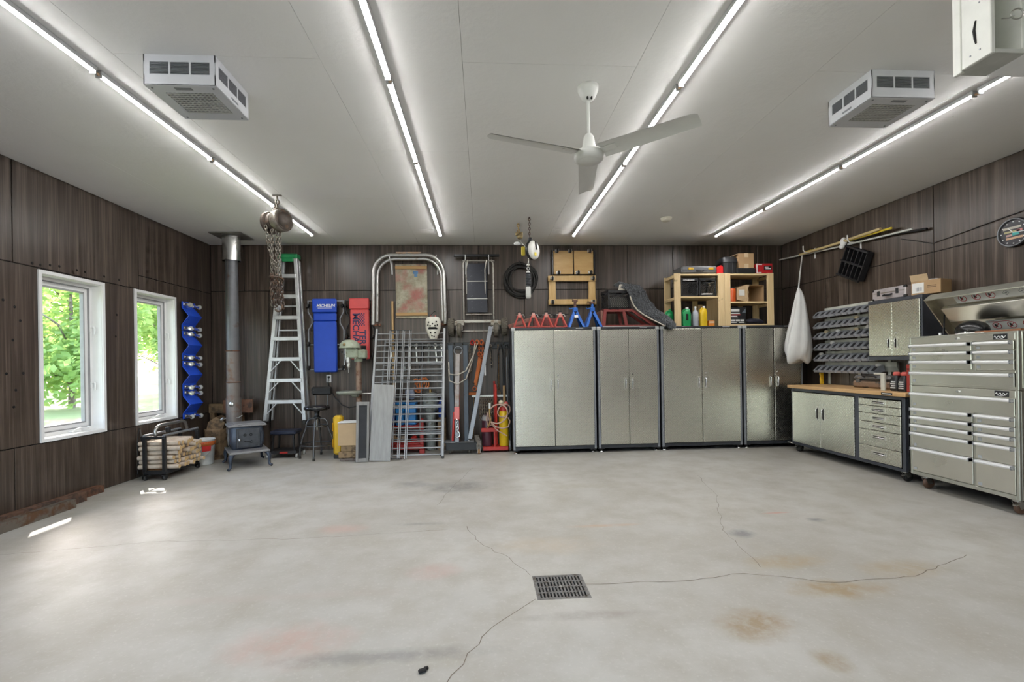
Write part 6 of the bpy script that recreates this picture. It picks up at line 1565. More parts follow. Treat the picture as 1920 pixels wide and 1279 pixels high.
part(t, 'header', G().bx(cf - .006, cf + .015, ya_ + .026, yb_ - .026, .972, 1.032, .002), STC)
part(t, 'lock', G().cyl((cf - .018, 4.02, 1.0), (cf - .005, 4.02, 1.0), .012, None, 12), CHROME)
def maker_badge(t, yc, zc):
    part(t, 'badge_plate', G().bx(cf - .010, cf - .005, yc - .055, yc + .055, zc - .024, zc + .024, .002), BLACK)
    g = G(); g.tube([(cf - .011, yc + .045 - i * .0075, zc + .010 * math.sin(i * 1.7) - .002) for i in range(13)], .003, 5); g.tube([(cf - .011, yc + .03, zc - .014), (cf - .011, yc, zc - .020), (cf - .011, yc - .035, zc - .010)], .002, 5)
    part(t, 'badge_script', g, WHITE)
maker_badge(t, 3.66, 1.003)
y0c, y1c = ya_ + .028, yb_ - .028
drawer(t, y0c, y1c, .822, .968)
for (z0_, z1_) in ((.728, .812), (.648, .728), (.565, .648), (.410, .565), (.170, .410)):
    drawer(t, 3.898, y1c, z0_, z1_); drawer(t, y0c, 3.870, z0_, z1_)
for (x, y) in ((4.435, 4.40), (4.435, 3.60), (4.89, 4.40), (4.89, 3.60)): big_caster(t, x, y, .13, mat('brown_caster_wheel', (.13, .07, .045), .5), y < 3.8)
t = thing('tool_chest', 'stainless top tool chest with raised lid standing on the rolling cabinet', 'tool chest', (4.66, 4.02, 1.036))
Z0, Z1 = 1.036, 1.525
g = G(); g.bx(cf + .012, 4.94, ya_, yb_, Z0, 1.46, .003); g.bx(cf + .012, cf + .03, ya_, yb_, 1.46, Z1, .003); g.bx(4.92, 4.94, ya_, yb_, 1.46, Z1, .003); g.bx(cf + .03, 4.92, ya_, ya_ + .015, 1.46, Z1, .003); g.bx(cf + .03, 4.92, yb_ - .015, yb_, 1.46, Z1, .003)
part(t, 'carcass', g, STC)
part(t, 'side_panel', G().bx(cf + .03, 4.92, ya_ - .004, ya_, Z0 + .02, Z1 - .02, .001), STC)
for (a, b2) in ((yb_ - .022, yb_), (ya_, ya_ + .022)): part(t, 'edge_trim', G().bx(cf - .006, cf + .02, a, b2, Z0, Z1, .004), GRN_ED)
part(t, 'top_lip', G().bx(cf - .004, cf + .03, ya_, yb_, Z1 - .012, Z1 + .004, .003), GRN_ED)
part(t, 'header', G().bx(cf - .006, cf + .015, ya_ + .022, yb_ - .022, 1.458, Z1 - .012, .002), STC)
part(t, 'lock', G().cyl((cf - .018, 4.02, 1.487), (cf - .005, 4.02, 1.487), .012, None, 12), CHROME)
maker_badge(t, 3.665, 1.487)
part(t, 'divider', G().bx(cf - .004, cf + .02, 3.872, 3.896, 1.195, 1.455, .003), GRN_ED)
for (z0_, z1_) in ((1.372, 1.452), (1.288, 1.372), (1.202, 1.288)):
    drawer(t, 3.898, y1c, z0_, z1_); drawer(t, y0c, 3.870, z0_, z1_)
part(t, 'mid_band', G().bx(cf - .005, cf + .015, ya_ + .022, yb_ - .022, 1.18, 1.20, .002), STC)
drawer(t, y0c, y1c, 1.06, 1.178)
# raised lid: hinge at the back, tipped over the tray
hx0, hz0 = 4.925, 1.535
fx0, fz0 = 4.615, 1.955
ld_ = Vector((fx0 - hx0, 0, fz0 - hz0)); LL = ld_.length; ld_.normalize()
nin = Vector((ld_.z, 0, -ld_.x)); nin = -nin if nin.x > 0 else nin          # inner side of the lid faces the room
def lidm():
    # local u along lid (hinge to free edge), v along y, w towards the inside
    return Matrix(((ld_.x, 0, nin.x, hx0), (0, 1, 0, 0), (ld_.z, 0, nin.z, hz0), (0, 0, 0, 1)))
LM = lidm()
def lg(): g = G(); g.m = LM; return g
lid = part(t, 'lid', lg().bx(0, LL, ya_, yb_, -.012, 0), mat('lid_stainless', (.50, .47, .40), .32, .9))
part(lid, 'lid_rim', lg().bx(LL - .012, LL + .003, ya_, yb_, -.012, .085, .002), GRN_ED, True, off=wloc(t))
for (a, b2) in ((yb_ - .012, yb_), (ya_, ya_ + .012)): part(lid, 'lid_side', lg().bx(0, LL, a, b2, -.012, .085, .002), mat('lid_side_tan', (.42, .37, .28), .35, .7), True, off=wloc(t))
part(lid, 'stiffener', lg().bx(LL * .40, LL * .72, ya_ + .012, yb_ - .07, 0, .05, .004), STC, True, off=wloc(t))
LABEL = mat('warning_label', (.86, .87, .85), .45, 0, .03)
PROH = mat('prohibition_red', (.50, .06, .08), .5)
for (u0, u1, yA) in ((LL * .75, LL * .97, 4.30), (LL * .10, LL * .30, 4.17)):
    lab = part(lid, 'warning_label', lg().bx(u0, u1, ya_ + .07, yA, .001, .004), LABEL, True, off=wloc(t))
    um = (u0 + u1) / 2 - .008
    for k in range(5):
        yk = yA - .075 - k * .125
        if yk < ya_ + .1: continue
        if k < 3:
            g = lg(); g.ring((um, yk, .005), .034, .003, (0, 0, 1), 20, 5); g.bar((um - .022, yk + .022, .005), (um + .022, yk - .022, .005), .005, .003); part(lid, 'prohibition_ring', g, PROH, True, off=wloc(t))
            g = lg(); g.bx(um - .014, um + .012, yk - .002, yk + .018, .004, .0055); g.bx(um + .012, um + .020, yk + .004, yk + .014, .004, .0055); part(lid, 'pictogram', g, BLACK, True, off=wloc(t))
        else:
            g = lg(); g.tube([(um - .026, yk, .005), (um, yk + .026, .005), (um + .026, yk, .005), (um, yk - .026, .005)], .0018, 4, closed=True); g.bx(um - .006, um + .004, yk - .008, yk + .008, .004, .0055); part(lid, 'pictogram', g, GREYM, True, off=wloc(t))
    part(lid, 'heading_line', lg().bx(u1 - .016, u1 - .010, yA - .20, yA - .02, .004, .0048), PROH, True, off=wloc(t))
part(t, 'gas_strut', G().cyl((4.72, yb_ - .035, 1.47), (4.745, yb_ - .035, 1.86), .006, None, 8).cyl((4.715, yb_ - .035, 1.45), (4.73, yb_ - .035, 1.62), .011, None, 10), BLACKM)
part(t, 'strut_pivot', G().sphere((4.745, yb_ - .03, 1.86), .014, 8, 6), WHITEP)
# things lying in the open tray
solo('welding_helmet', G().sphere((0, 0, .02), .105, 16, 10, (1.0, 1.35, .95)), mat('glossy_black', (.012, .012, .013), .25), 'glossy black rounded helmet lying in the open chest tray', 'helmet', (4.66, 4.14, 1.545), 0, None, True)
for (y, m, lab) in ((4.27, WHITEP, 'small white bottle standing in the open chest tray'), (4.03, CHROME, 'small shiny bottle standing in the open chest tray right of the helmet')):
    solo('small_bottle', G().lathe([(.0, 0), (.018, 0), (.018, .06), (.010, .075), (.010, .095), (.0, .095)], (0, 0, 0), 12), m, lab, 'bottle', (4.47, y, 1.461), 0, None, True)
solo('paper_sheets', G().box((0, 0, .004), (.16, .24, .008), .002).box((.02, .02, .012), (.14, .2, .006), .002, Matrix.Rotation(.2, 3, 'Z')), PAPER, 'white papers lying across the open chest tray', 'paper', (4.49, 3.95, 1.527), 0, None, True)
solo('wood_rule', G().box((0, 0, .008), (.05, .36, .016), .002), wood('red_brown_stick', (.28, .11, .05), (.36, .16, .08), (30, 3, 30), .5, False), 'brown wooden stick lying across the chest tray front', 'stick', (4.45, 3.73, 1.531), 0, None, True)

# ================================================================ wall cabinet, bins
t = thing('wall_cabinet', 'small tread-plate wall cabinet hung above the workbench', 'cabinet', (4.88, 5.06, 1.30))
wf = 4.735; wy0, wy1, wz0, wz1 = 4.71, 5.415, 1.295, 2.0
part(t, 'carcass', G().bx(wf + .012, XR - .002, wy0, wy1, wz0, wz1, .003), FR)
part(t, 'top_rail', G().bx(wf - .004, wf + .02, wy0, wy1, wz1 - .035, wz1 + .004, .003), FR)
part(t, 'bottom_rail', G().bx(wf - .004, wf + .02, wy0, wy1, wz0 - .004, wz0 + .045, .003), FR)
for (a, b2) in ((wy0, wy0 + .022), (wy1 - .016, wy1)): part(t, 'side_rail', G().bx(wf - .004, wf + .02, a, b2, wz0 + .045, wz1 - .035, .003), FR)
for k, (a, b2, hy_) in enumerate(((5.075, wy1 - .018, 5.115), (wy0 + .024, 5.071, 5.025))):
    d = part(t, 'door', G().bx(wf - .014, wf + .01, a, b2, wz0 + .048, wz1 - .038, .003), TREADY)
    part(d, 'handle_plate', G().bx(wf - .019, wf - .013, hy_ - .018, hy_ + .018, 1.42, 1.56, .002), STAIN, True, off=wloc(t))
    part(d, 'handle_recess', G().bx(wf - .0205, wf - .0185, hy_ - .008, hy_ + .008, 1.435, 1.545), DARK, True, off=wloc(t))
    part(d, 'handle', G().tube([(wf - .018, hy_, 1.44), (wf - .032, hy_, 1.45), (wf - .032, hy_, 1.53), (wf - .018, hy_, 1.54)], .006, 7), CHROME, True, off=wloc(t))
    if k: part(d, 'lock', G().cyl((wf - .024, hy_, 1.60), (wf - .013, hy_, 1.60), .010, None, 10), CHROME, True, off=wloc(t))
rk = thing('bin_rack', 'grey louvred steel rack fixed to the right wall for parts bins', 'rack', (XR - .03, 5.93, 1.10))
RACK = mat('grey_green_rack', (.60, .61, .55), .45, .1)
rows_z = [1.925, 1.77, 1.615, 1.455, 1.30, 1.14]
for z in rows_z:
    part(rk, 'louvre_rail', G().prism([(XR - .045, z + .125), (XR - .01, z + .125), (XR - .01, z + .005), (XR - .045, z + .07)], 'xz', 5.30 if z < 1.2 else 5.42, 6.47), RACK)
for y in (6.44, 5.9, 5.44): part(rk, 'upright', G().bx(XR - .012, XR - .001, y - .02, y + .02, .952, 2.02, .002), RACK)
BING = mat('grey_bin_plastic', (.36, .37, .40), .42)
def bin_mesh():
    g = G(); w = .085; d = .140; h = .080; th = .005; g.m = Matrix.Translation((0, 0, .012)) @ Matrix.Rotation(math.radians(-13), 4, 'Y')
    def pr(y0, y1): g.prism([(-d, 0), (0, 0), (0, h), (-d * .45, h), (-d, h * .42)], 'xz', y0, y1)
    pr(-w / 2, -w / 2 + th); pr(w / 2 - th, w / 2)
    g.bx(-d, 0, -w / 2 + th, w / 2 - th, 0, th); g.bx(-th, 0, -w / 2 + th, w / 2 - th, th, h); g.prism([(-d, 0), (-d + th, 0), (-d + th + .012, h * .38), (-d - .004, h * .38)], 'xz', -w / 2 + th, w / 2 - th)
    g.bx(-d - .010, -d + .002, -w / 2, w / 2, h * .33, h * .42)
    c = G(); c.m = g.m; c.prism([(-d + .008, .005), (-.006, .005), (-.006, h * .80), (-d * .45, h * .80), (-d + .008, h * .30)], 'xz', -w / 2 + .006, w / 2 - .006)  # contents block coloured near black to put shade into the bin opening
    return g.mesh('parts_bin', BING), c.mesh('contents_or_shade', mat('bin_shade_fill', (.022, .022, .026), .5, .3, .5, 120))
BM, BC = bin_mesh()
rn = ['top', 'second', 'third', 'fourth', 'fifth', 'bottom']
ordb = ['first', 'second', 'third', 'fourth', 'fifth', 'sixth', 'seventh', 'eighth', 'ninth', 'tenth']
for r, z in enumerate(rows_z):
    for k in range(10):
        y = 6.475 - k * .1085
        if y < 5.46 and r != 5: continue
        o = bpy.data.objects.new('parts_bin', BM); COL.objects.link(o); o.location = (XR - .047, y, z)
        co = bpy.data.objects.new('contents_or_shade', BC); COL.objects.link(co); co.parent = o
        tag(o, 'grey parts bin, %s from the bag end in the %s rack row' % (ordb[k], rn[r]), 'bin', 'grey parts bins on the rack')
for (r, k, m, nm, lab) in ((1, 6, mat('tan_bag', (.6, .5, .33), .6), 'parts_bag', 'tan packet poking out of a bin in the second row'), (2, 3, WHITEP, 'parts_bag', 'white fitting poking out of a bin in the third row'), (2, 1, MATS['tan_bag'], 'parts_bag', 'tan fitting at the bag end of the third bin row'), (2, 6, MATS['tan_bag'], 'parts_bag', 'brown fitting in a third row bin near the cabinet'), (3, 2, WHITEP, 'parts_bag', 'white packet in a fourth row bin'), (4, 0, PAPER, 'parts_bag', 'white packet in the fifth row bin at the bag end'), (5, 9, PAPER, 'parts_bag', 'white packet in the last bottom row bin')):
    solo(nm, G().sphere((0, 0, .026), .030, 8, 6, (1.1, 1.0, .8)), m, lab, 'packet', (XR - .10, 6.475 - k * .1085, rows_z[r] + .062), 0, 'packets in the bins', True)
solo('paper_slip', G().box((0, 0, 0), (.004, .24, .05), .001, Matrix.Rotation(.5, 3, 'Y')), PAPER, 'white paper slip tucked above the third bin row', 'paper', (XR - .10, 5.56, 1.725), 0, None, True)
t = thing('spirit_level', 'short yellow level standing on the workbench under the bin rack', 'level', (XR - .12, 6.46, .949))
part(t, 'body', G().box((XR - .12, 6.45, 1.035), (.05, .024, .165), .003, Matrix.Rotation(-.06, 3, 'X')), YEL)
part(t, 'vial', G().box((XR - .146, 6.45, 1.06), (.004, .014, .04), .002), BLACK)
# on the bench
t = thing('tool_case', 'grimy grey and orange tool case lying on the workbench', 'tool case', (4.83, 5.40, .949))
GRIM = worn('grimy_grey_plastic', (.10, .10, .10), (.25, .21, .17), .5, .1, 18, .52, .66)
part(t, 'lower_shell', G().box((4.83, 5.38, .993), (.24, .56, .085), .02), worn('orange_grime', (.22, .14, .09), (.06, .055, .05), .5, 0, 10))
part(t, 'upper_shell', G().box((4.83, 5.38, 1.072), (.23, .55, .068), .028), GRIM)
part(t, 'handle', G().tube([(4.72, 5.30, 1.085), (4.69, 5.30, 1.105), (4.69, 5.47, 1.105), (4.72, 5.47, 1.085)], .011, 8), BLACK)
for y in (5.20, 5.56): part(t, 'latch', G().box((4.712, y, 1.035), (.016, .06, .04), .004), GRIM)
solo('cut_off_board', G().box((0, 0, .10), (.02, .055, .20), .002).box((0, .07, .19), (.018, .10, .022), .002), mat('pale_post', (.58, .57, .50), .5), 'pale upright bracket on the workbench beside the glue bottles', 'bracket', (4.53, 4.99, .949), 0, None, True)
for k, (y, lab) in enumerate(((4.89, 'black bottle with red cap and white label, nearer the bracket'), (4.79, 'black bottle with red cap half hidden by the tool chest'))):
    t = thing('glue_bottle', lab, 'bottle', (4.60, y, .949), 0, 'red-capped bottles on the bench')
    part(t, 'body', loft(G(), [(ring_pts(.045, .045, .02), 0), (ring_pts(.05, .048, .02), .02), (ring_pts(.05, .048, .02), .12), (ring_pts(.032, .03, .018), .165), (ring_pts(.026, .026, .018), .175)]), BLACK, True)
    part(t, 'cap', G().lathe([(.03, .172), (.036, .176), (.036, .20), (.025, .212), (.0, .214)], (0, 0, 0), 14), mat('coral_cap', (.65, .12, .10), .4), True)
    g = G()
    for q in range(4): g.bx(-.0515, -.0495, -.032, .03 - .01 * (q % 2), .03 + q * .022, .042 + q * .022)
    part(t, 'label_print', g, WP, True)['kind'] = 'stuff'
solo('yellow_tape', G().lathe([(.02, 0), (.035, 0), (.035, .03), (.02, .03), (.02, 0)], (0, 0, 0), 16), YEL, 'roll of yellow tape resting on a red box behind the chest', 'tape', (4.62, 4.67, 1.245), 0, None, True)
t = thing('red_box', 'dark red carton standing on the workbench behind the glue bottles', 'box', (4.66, 4.70, .949))
part(t, 'carton', G().bx(4.56, 4.80, 4.60, 4.735, .949, 1.243, .004), mat('dull_red_carton', (.36, .04, .03), .5))
part(t, 'lid_seam', G().bx(4.558, 4.561, 4.61, 4.725, 1.19, 1.20), DARK)
# ================================================================ on top of the wall cabinet
t = thing('aluminium_case', 'small silver flight case with black corners on the wall cabinet', 'case', (4.87, 5.17, 2.005))
PK = mat('silver_case', (.52, .48, .50), .35, .4)
c0 = Vector((4.875, 5.175, 2.005 + .072))
part(t, 'shell', G().box(c0, (.20, .45, .135), .008), PK)
for sx in (-1, 1):
    for sy in (-1, 1):
        for sz in (-1, 1): part(t, 'corner', G().box(c0 + Vector((sx * .085, sy * .208, sz * .052)), (.036, .040, .036), .010), BLACK)
part(t, 'seam', G().box(c0 + Vector((-.101, 0, .015)), (.003, .42, .008)), STEEL)
for y in (-.12, .13): part(t, 'latch', G().box(c0 + Vector((-.104, y, .015)), (.012, .035, .06), .004), BLACK)
part(t, 'handle', G().tube([c0 + Vector((-.10, .05, -.01)), c0 + Vector((-.125, .045, -.02)), c0 + Vector((-.125, -.045, -.02)), c0 + Vector((-.10, -.05, -.01))], .010, 8), BLACK)
t = thing('parcel_box', 'open cardboard parcel box with shipping label on the wall cabinet', 'box', (4.90, 4.81, 2.005), math.radians(18))
part(t, 'carton', G().bx(-.11, .10, -.17, .10, .001, .15, .003), CARD, True)
part(t, 'raised_flap', G().prism([(-.11, .15), (-.105, .15), (-.13, .22), (-.135, .22)], 'xz', -.06, .10), mat('light_cardboard', (.55, .40, .24), .75), True)
part(t, 'shipping_label', G().bx(-.1125, -.1095, -.02, .09, .02, .13), PAPER, True)
g = G()
for k in range(5): g.bx(-.114, -.112, .0 + k * .012, .006 + k * .012, .04, .08)
part(t, 'barcode', g, GREYM, True)['kind'] = 'stuff'
for z in (.085, .07): part(t, 'print_line', G().bx(-.1125, -.1095, -.13, -.05, z, z + .006), mat('brown_print', (.15, .09, .05), .7), True)
part(t, 'packing_paper', G().sphere((0, -.04, .15), .07, 10, 6, (1.1, 1.4, .3)), PAPER, True)

# ================================================================ pole rack high on the right wall
for (y, z, lab) in ((6.70, 2.93, 'white wall hook holding the poles at the bag end'), (5.85, 2.86, 'white wall hook holding the poles near the black grille')):
    g = G(); x = XR
    g.bx(x - .008, x, y - .012, y + .012, z - .10, z + .06, .003); g.tube([(x, y, z - .01), (x - .16, y, z - .005), (x - .19, y, z + .03), (x - .19, y, z + .09)], .008, 8)
    solo('wall_hook', g, WHITEP, lab, 'hook', (x, y, z), 0, 'white wall hooks')
SHAFT = mat('white_shaft', (.62, .62, .60), .4)
for (x, ya, za, yb2, zb, r, m, lab) in ((4.915, 6.88, 2.93, 5.42, 2.91, .018, wood('pale_pine_pole', (.55, .41, .20), (.66, .52, .28), (40, 3, 40), .5, False), 'pale wooden pole lying on the white wall hooks'),
                                         (4.945, 6.80, 2.952, 5.30, 2.885, .014, mat('yellow_pole', (.72, .55, .05), .4), 'yellow pole lying on the white wall hooks'),
                                         (4.965, 7.44, 2.975, 5.05, 2.80, .012, SHAFT, 'longest white pole lying on the white wall hooks'),
                                         (4.99, 6.2, 2.945, 4.90, 2.76, .014, BLACKM, 'black pole lying behind the others on the white wall hooks')):
    solo('pole', G().tube([(x, ya, za), (x, (ya + yb2) / 2, (za + zb) / 2 - .008), (x, yb2, zb)], r, 8), m, lab, 'pole', (x, ya, za), 0, 'poles on the right wall')
solo('white_rag', G().sphere((0, 0, 0), .05, 10, 8, (.8, .9, 1.3)).sphere((0, .03, -.05), .035, 8, 6), WHITEP, 'white cloth knotted around the poles', 'cloth', (4.925, 6.02, 2.90), 0, None, True)
t = thing('black_grille', 'black slatted plastic grille hanging crooked under the poles', 'grille', (4.93, 5.90, 2.56))
Rg = Matrix.Translation((4.955, 5.88, 2.58)) @ Matrix.Rotation(.45, 4, 'X')
for k in range(6):
    g = G(); g.m = Rg; g.bx(-.04, .05, -.20 + k * .075, -.185 + k * .075, -.19, .19, .003); part(t, 'slat', g, BLACK)
for z in (-.19, .0, .19):
    g = G(); g.m = Rg; g.bx(-.05, -.02, -.21, .20, z - .012, z + .012, .003); part(t, 'rail', g, BLACK)
g = G(); g.m = Rg; g.bx(.04, .055, -.20, .20, -.19, .19, .003); part(t, 'back_plate', g, DARK)
part(t, 'hang_cord', G().tube([(4.955, 5.97, 2.73), (4.94, 5.99, 2.88)], .006, 6), BLACK)
# cord pinned along the right wall
solo('extension_cord', G().tube([(XR - .01, 5.25, 2.74), (XR - .01, 4.95, 2.62), (XR - .012, 4.86, 2.585), (XR - .01, 4.3, 2.64), (XR - .01, 3.6, 2.70)], .004, 6), BLACK, 'thin dark cord strung across the right wall below the poles', 'cord', (XR - .01, 4.86, 2.585))
# white bag
t = thing('laundry_bag', 'white cloth bag hanging by its cord from the poles', 'bag', (4.50, 6.30, 1.28))
BAGM = mat('white_cotton', (.66, .66, .65), .85, 0, .05, 8, .25, 14)
bx_, by_ = 4.63, 6.52
prof = [(2.36, .012, .012), (2.32, .030, .03), (2.24, .055, .05), (2.10, .085, .07), (1.92, .115, .09), (1.74, .150, .11), (1.58, .175, .125), (1.46, .185, .12), (1.36, .175, .10), (1.30, .165, .07), (1.275, .14, .04)]
vs_, fs = [], []; NJ = 26; rr = random.Random(4)
for i, (z, rx_, ry_) in enumerate(prof):
    for j in range(NJ):
        a = 2 * PI * j / NJ; fold = 1 + .10 * math.sin(5 * a + i * .35) + .07 * math.sin(9 * a + 1 + i * .2)
        vs_.append((bx_ + (rx_ * math.cos(a)) * fold + .02 * math.sin(i * .6), by_ + ry_ * math.sin(a) * fold, z + (.035 * math.sin(3 * a + .5) if i > 7 else 0)))
for i in range(len(prof) - 1):
    for j in range(NJ): fs.append((i * NJ + j, (i + 1) * NJ + j, (i + 1) * NJ + (j + 1) % NJ, i * NJ + (j + 1) % NJ))
fs.append(tuple(range(NJ))); fs.append(tuple((len(prof) - 1) * NJ + j for j in range(NJ))[::-1])
g = G(); g.add(vs_, fs, True); part(t, 'sack', g, BAGM)
part(t, 'drawstring', G().tube([(bx_, by_, 2.34), (bx_ + .10, by_ + .10, 2.60), (4.925, 6.84, 2.91)], .010, 7), BAGM)
# clock
t = thing('wall_clock', 'round black-rimmed wall clock with colourful car picture on the right wall', 'clock', (XR - .03, 4.06, 2.485))
cyk, czk = 4.06, 2.483
part(t, 'case', G().lathe([(.0, .0), (.135, 0), (.138, .02), (.132, .042), (.122, .040), (.120, .028), (.0, .028)], (XR, cyk, czk), 36, (-1, 0, 0)), BLACK)
part(t, 'bezel', G().ring((XR - .041, cyk, czk), .126, .006, (1, 0, 0), 36, 6), GREYM)
part(t, 'dial', G().cyl((XR - .030, cyk, czk), (XR - .029, cyk, czk), .119, None, 32), mat('dark_dial', (.035, .033, .04), .35))
for k in range(12):
    a = 2 * PI * k / 12
    part(t, 'hour_mark', G().cyl((XR - .033, cyk + .102 * math.sin(a), czk + .102 * math.cos(a)), (XR - .030, cyk + .102 * math.sin(a), czk + .102 * math.cos(a)), .006, None, 8), WHITEP)
for (dy, dz, w, h, c) in ((.01, .045, .15, .022, (.45, .42, .36)), (.01, .01, .13, .016, (.42, .38, .20)), (-.02, -.015, .055, .026, (.05, .35, .33)), (.035, -.022, .05, .018, (.5, .32, .3)), (-.01, -.052, .14, .02, (.55, .35, .22)), (-.05, .012, .05, .02, (.5, .2, .2))):
    part(t, 'dial_picture', G().bx(XR - .0325, XR - .030, cyk + dy - w / 2, cyk + dy + w / 2, czk + dz - h / 2, czk + dz + h / 2), mat('dial_col_%d' % int(c[0] * 100 + c[2] * 1000), c, .4))
part(t, 'hour_hand', G().bar((XR - .035, cyk, czk), (XR - .035, cyk + .045, czk + .055), .006, .002, 0, (1, 0, 0)), WHITEP)
part(t, 'minute_hand', G().bar((XR - .036, cyk, czk), (XR - .036, cyk - .09, czk - .008), .005, .002, 0, (1, 0, 0)), WHITEP)
# ================================================================ ceiling heaters
HGREY = mat('heater_white_paint', (.62, .63, .66), .38, .1, .03)
def heater(x0, x1, y0, y1, label):
    zt, zb = H, 3.045
    t = thing('ceiling_heater', label, 'heater', ((x0 + x1) / 2, (y0 + y1) / 2, zb), 0, 'ceiling heaters')
    xm, ym = (x0 + x1) / 2, (y0 + y1) / 2
    b = .012
    g = G()  # open box: side walls with louvre windows
    def side(a0, a1, fix, axis, s):
        # wall panel made of strips round three windows
        z_hi, z_lo = zt - .045, zb + .065
        L = a1 - a0; wl = (L - .07 - .02) / 3
        cuts = [a0 + .035 + i * (wl + .01) for i in range(3)]
        def bxx(p, q, za, zb_, d0=0, d1=.006):
            lo, hi = sorted((fix - s * d0, fix - s * d1))
            if axis == 'x': g_.bx(p, q, lo, hi, za, zb_)
            else: g_.bx(lo, hi, p, q, za, zb_)
        g_ = G(); bxx(a0, a1, z_hi, zt - .001); bxx(a0, a1, zb, z_lo); bxx(a0, cuts[0], z_lo, z_hi); bxx(cuts[2] + wl, a1, z_lo, z_hi)
        for i in range(2): bxx(cuts[i] + wl, cuts[i + 1], z_lo, z_hi)
        p = part(t, 'side_panel', g_, HGREY)
        for i in range(3):
            g_ = G()
            n = 9
            for k in range(n):
                z = z_lo + (k + .5) * (z_hi - z_lo) / n; bxx(cuts[i], cuts[i] + wl, z - .0018, z + .0018, .001, .012)
            part(p, 'louvre', g_, GREYM, True, off=wloc(t))['kind'] = 'stuff'
    side(x0, x1, y0, 'x', -1); side(x0, x1, y1, 'x', 1); side(y0, y1, x0, 'y', -1); side(y0, y1, x1, 'y', 1)
    part(t, 'core', G().bx(x0 + .05, x1 - .05, y0 + .05, y1 - .05, zb + .03, zt - .005), mat('heater_core', (.09, .08, .075), .5, .4))
    gx0, gx1, gy0, gy1 = x0 + .075, x1 - .06, y0 + .08, y1 - .085
    part(t, 'bottom_panel', G().frame(rct(x0, x1, y0, y1), rct(gx0, gx1, gy0, gy1), 'xy', zb - .002, zb + .004), HGREY)
    g = G()
    for k in range(11): xx = gx0 + (gx1 - gx0) * (k + .5) / 11; g.bx(xx - .0045, xx + .0045, gy0, gy1, zb - .002, zb + .004)
    for k in range(10): yy = gy0 + (gy1 - gy0) * (k + .5) / 10; g.bx(gx0, gx1, yy - .0055, yy + .0055, zb - .004, zb + .002)
    part(t, 'grille', g, mat('heater_grille_grey', (.50, .50, .48), .4))
    for sx in (x0 + .03, x1 - .03):
        for sy in (y0 + .03, y1 - .03): part(t, 'screw', G().cyl((sx, sy, zb - .006), (sx, sy, zb - .001), .006, None, 8), GREYM)
    part(t, 'label', G().bx(xm - .05, xm + .05, y0 + .025, y0 + .05, zb - .0035, zb - .0015), GREYM)
    part(t, 'maker_strip', G().bx(x1 + .0005 if x0 < 0 else x0 - .0025, x1 + .0025 if x0 < 0 else x0 - .0005, ym - .02, ym + .06, zb + .022, zb + .034), GREYM)
heater(-2.02, -1.60, 2.935, 3.335, 'white square ceiling heater near the left light row')
heater(2.59, 3.03, 2.905, 3.29, 'white square ceiling heater near the right light row')
# ================================================================ ceiling fan
fx, fy = .755, 3.17
t = thing('ceiling_fan', 'white three-blade ceiling fan on a short rod', 'fan', (fx, fy, 2.70))
FW = mat('fan_white', (.70, .70, .67), .35, 0, .03)
part(t, 'canopy', G().lathe([(.0, 3.229), (.072, 3.229), (.070, 3.20), (.050, 3.155), (.030, 3.135), (.012, 3.13)], (fx, fy, 0), 24), FW)
part(t, 'rod', G().cyl((fx, fy, 2.86), (fx, fy, 3.14), .011, None, 10), FW)
part(t, 'rod_cover', G().lathe([(.022, 2.90), (.036, 2.88), (.050, 2.80), (.052, 2.79)], (fx, fy, 0), 20), FW)
part(t, 'motor', G().lathe([(.0, 2.712), (.080, 2.712), (.098, 2.722), (.104, 2.745), (.102, 2.765), (.085, 2.782), (.05, 2.79)], (fx, fy, 0), 28), FW)
part(t, 'motor_cap', G().lathe([(.0, 2.706), (.070, 2.707), (.076, 2.713)], (fx, fy, 0), 28), FW)
for dx in (-.012, .016): part(t, 'canopy_screw', G().cyl((fx + dx, fy - .032, 3.128), (fx + dx, fy - .032, 3.145), .007, None, 8), DARK)
for a in (79, 199, 319):
    M = Matrix.Translation((fx, fy, 2.765)) @ Matrix.Rotation(math.radians(a), 4, 'Z') @ Matrix.Rotation(math.radians(-14), 4, 'X')
    g = G(); g.m = M
    # cambered sheet blade
    vs_, fs = [], []
    for i in range(9):
        u = .095 + (.735 - .095) * i / 8; w = .074 - .012 * i / 8
        if i == 8: u -= .0
        for j in range(7):
            v = -1 + 2 * j / 6
            vs_.append((u + (.03 * (v < -.9) * (-1) if i == 8 else 0), w * v, .010 * (1 - v * v)))
    for i in range(8):
        for j in range(6): fs.append((i * 7 + j, (i + 1) * 7 + j, (i + 1) * 7 + j + 1, i * 7 + j + 1))
    g.add(vs_, fs, True); n0 = len(vs_)
    g.add([(p[0], p[1], p[2] - .003) for p in vs_], [f[::-1] for f in fs], True)
    b = part(t, 'blade', g, FW)
    g = G(); g.m = M; g.bar((.06, 0, -.004), (.20, 0, .006), .05, .006, .001, (0, 0, 1)); part(b, 'blade_arm', g, FW, True, off=wloc(t))
t = thing('smoke_detector', 'small round cream smoke detector on the ceiling', 'smoke detector', (2.47, 6.05, H))
part(t, 'base', G().lathe([(.0, 3.215), (.075, 3.215), (.078, 3.2295), (.0, 3.2295)], (2.47, 6.05, 0), 24), mat('cream_plastic', (.66, .62, .52), .5))
part(t, 'cover', G().lathe([(.0, 3.185), (.05, 3.187), (.066, 3.20), (.068, 3.216)], (2.47, 6.05, 0), 24), MATS['cream_plastic'])
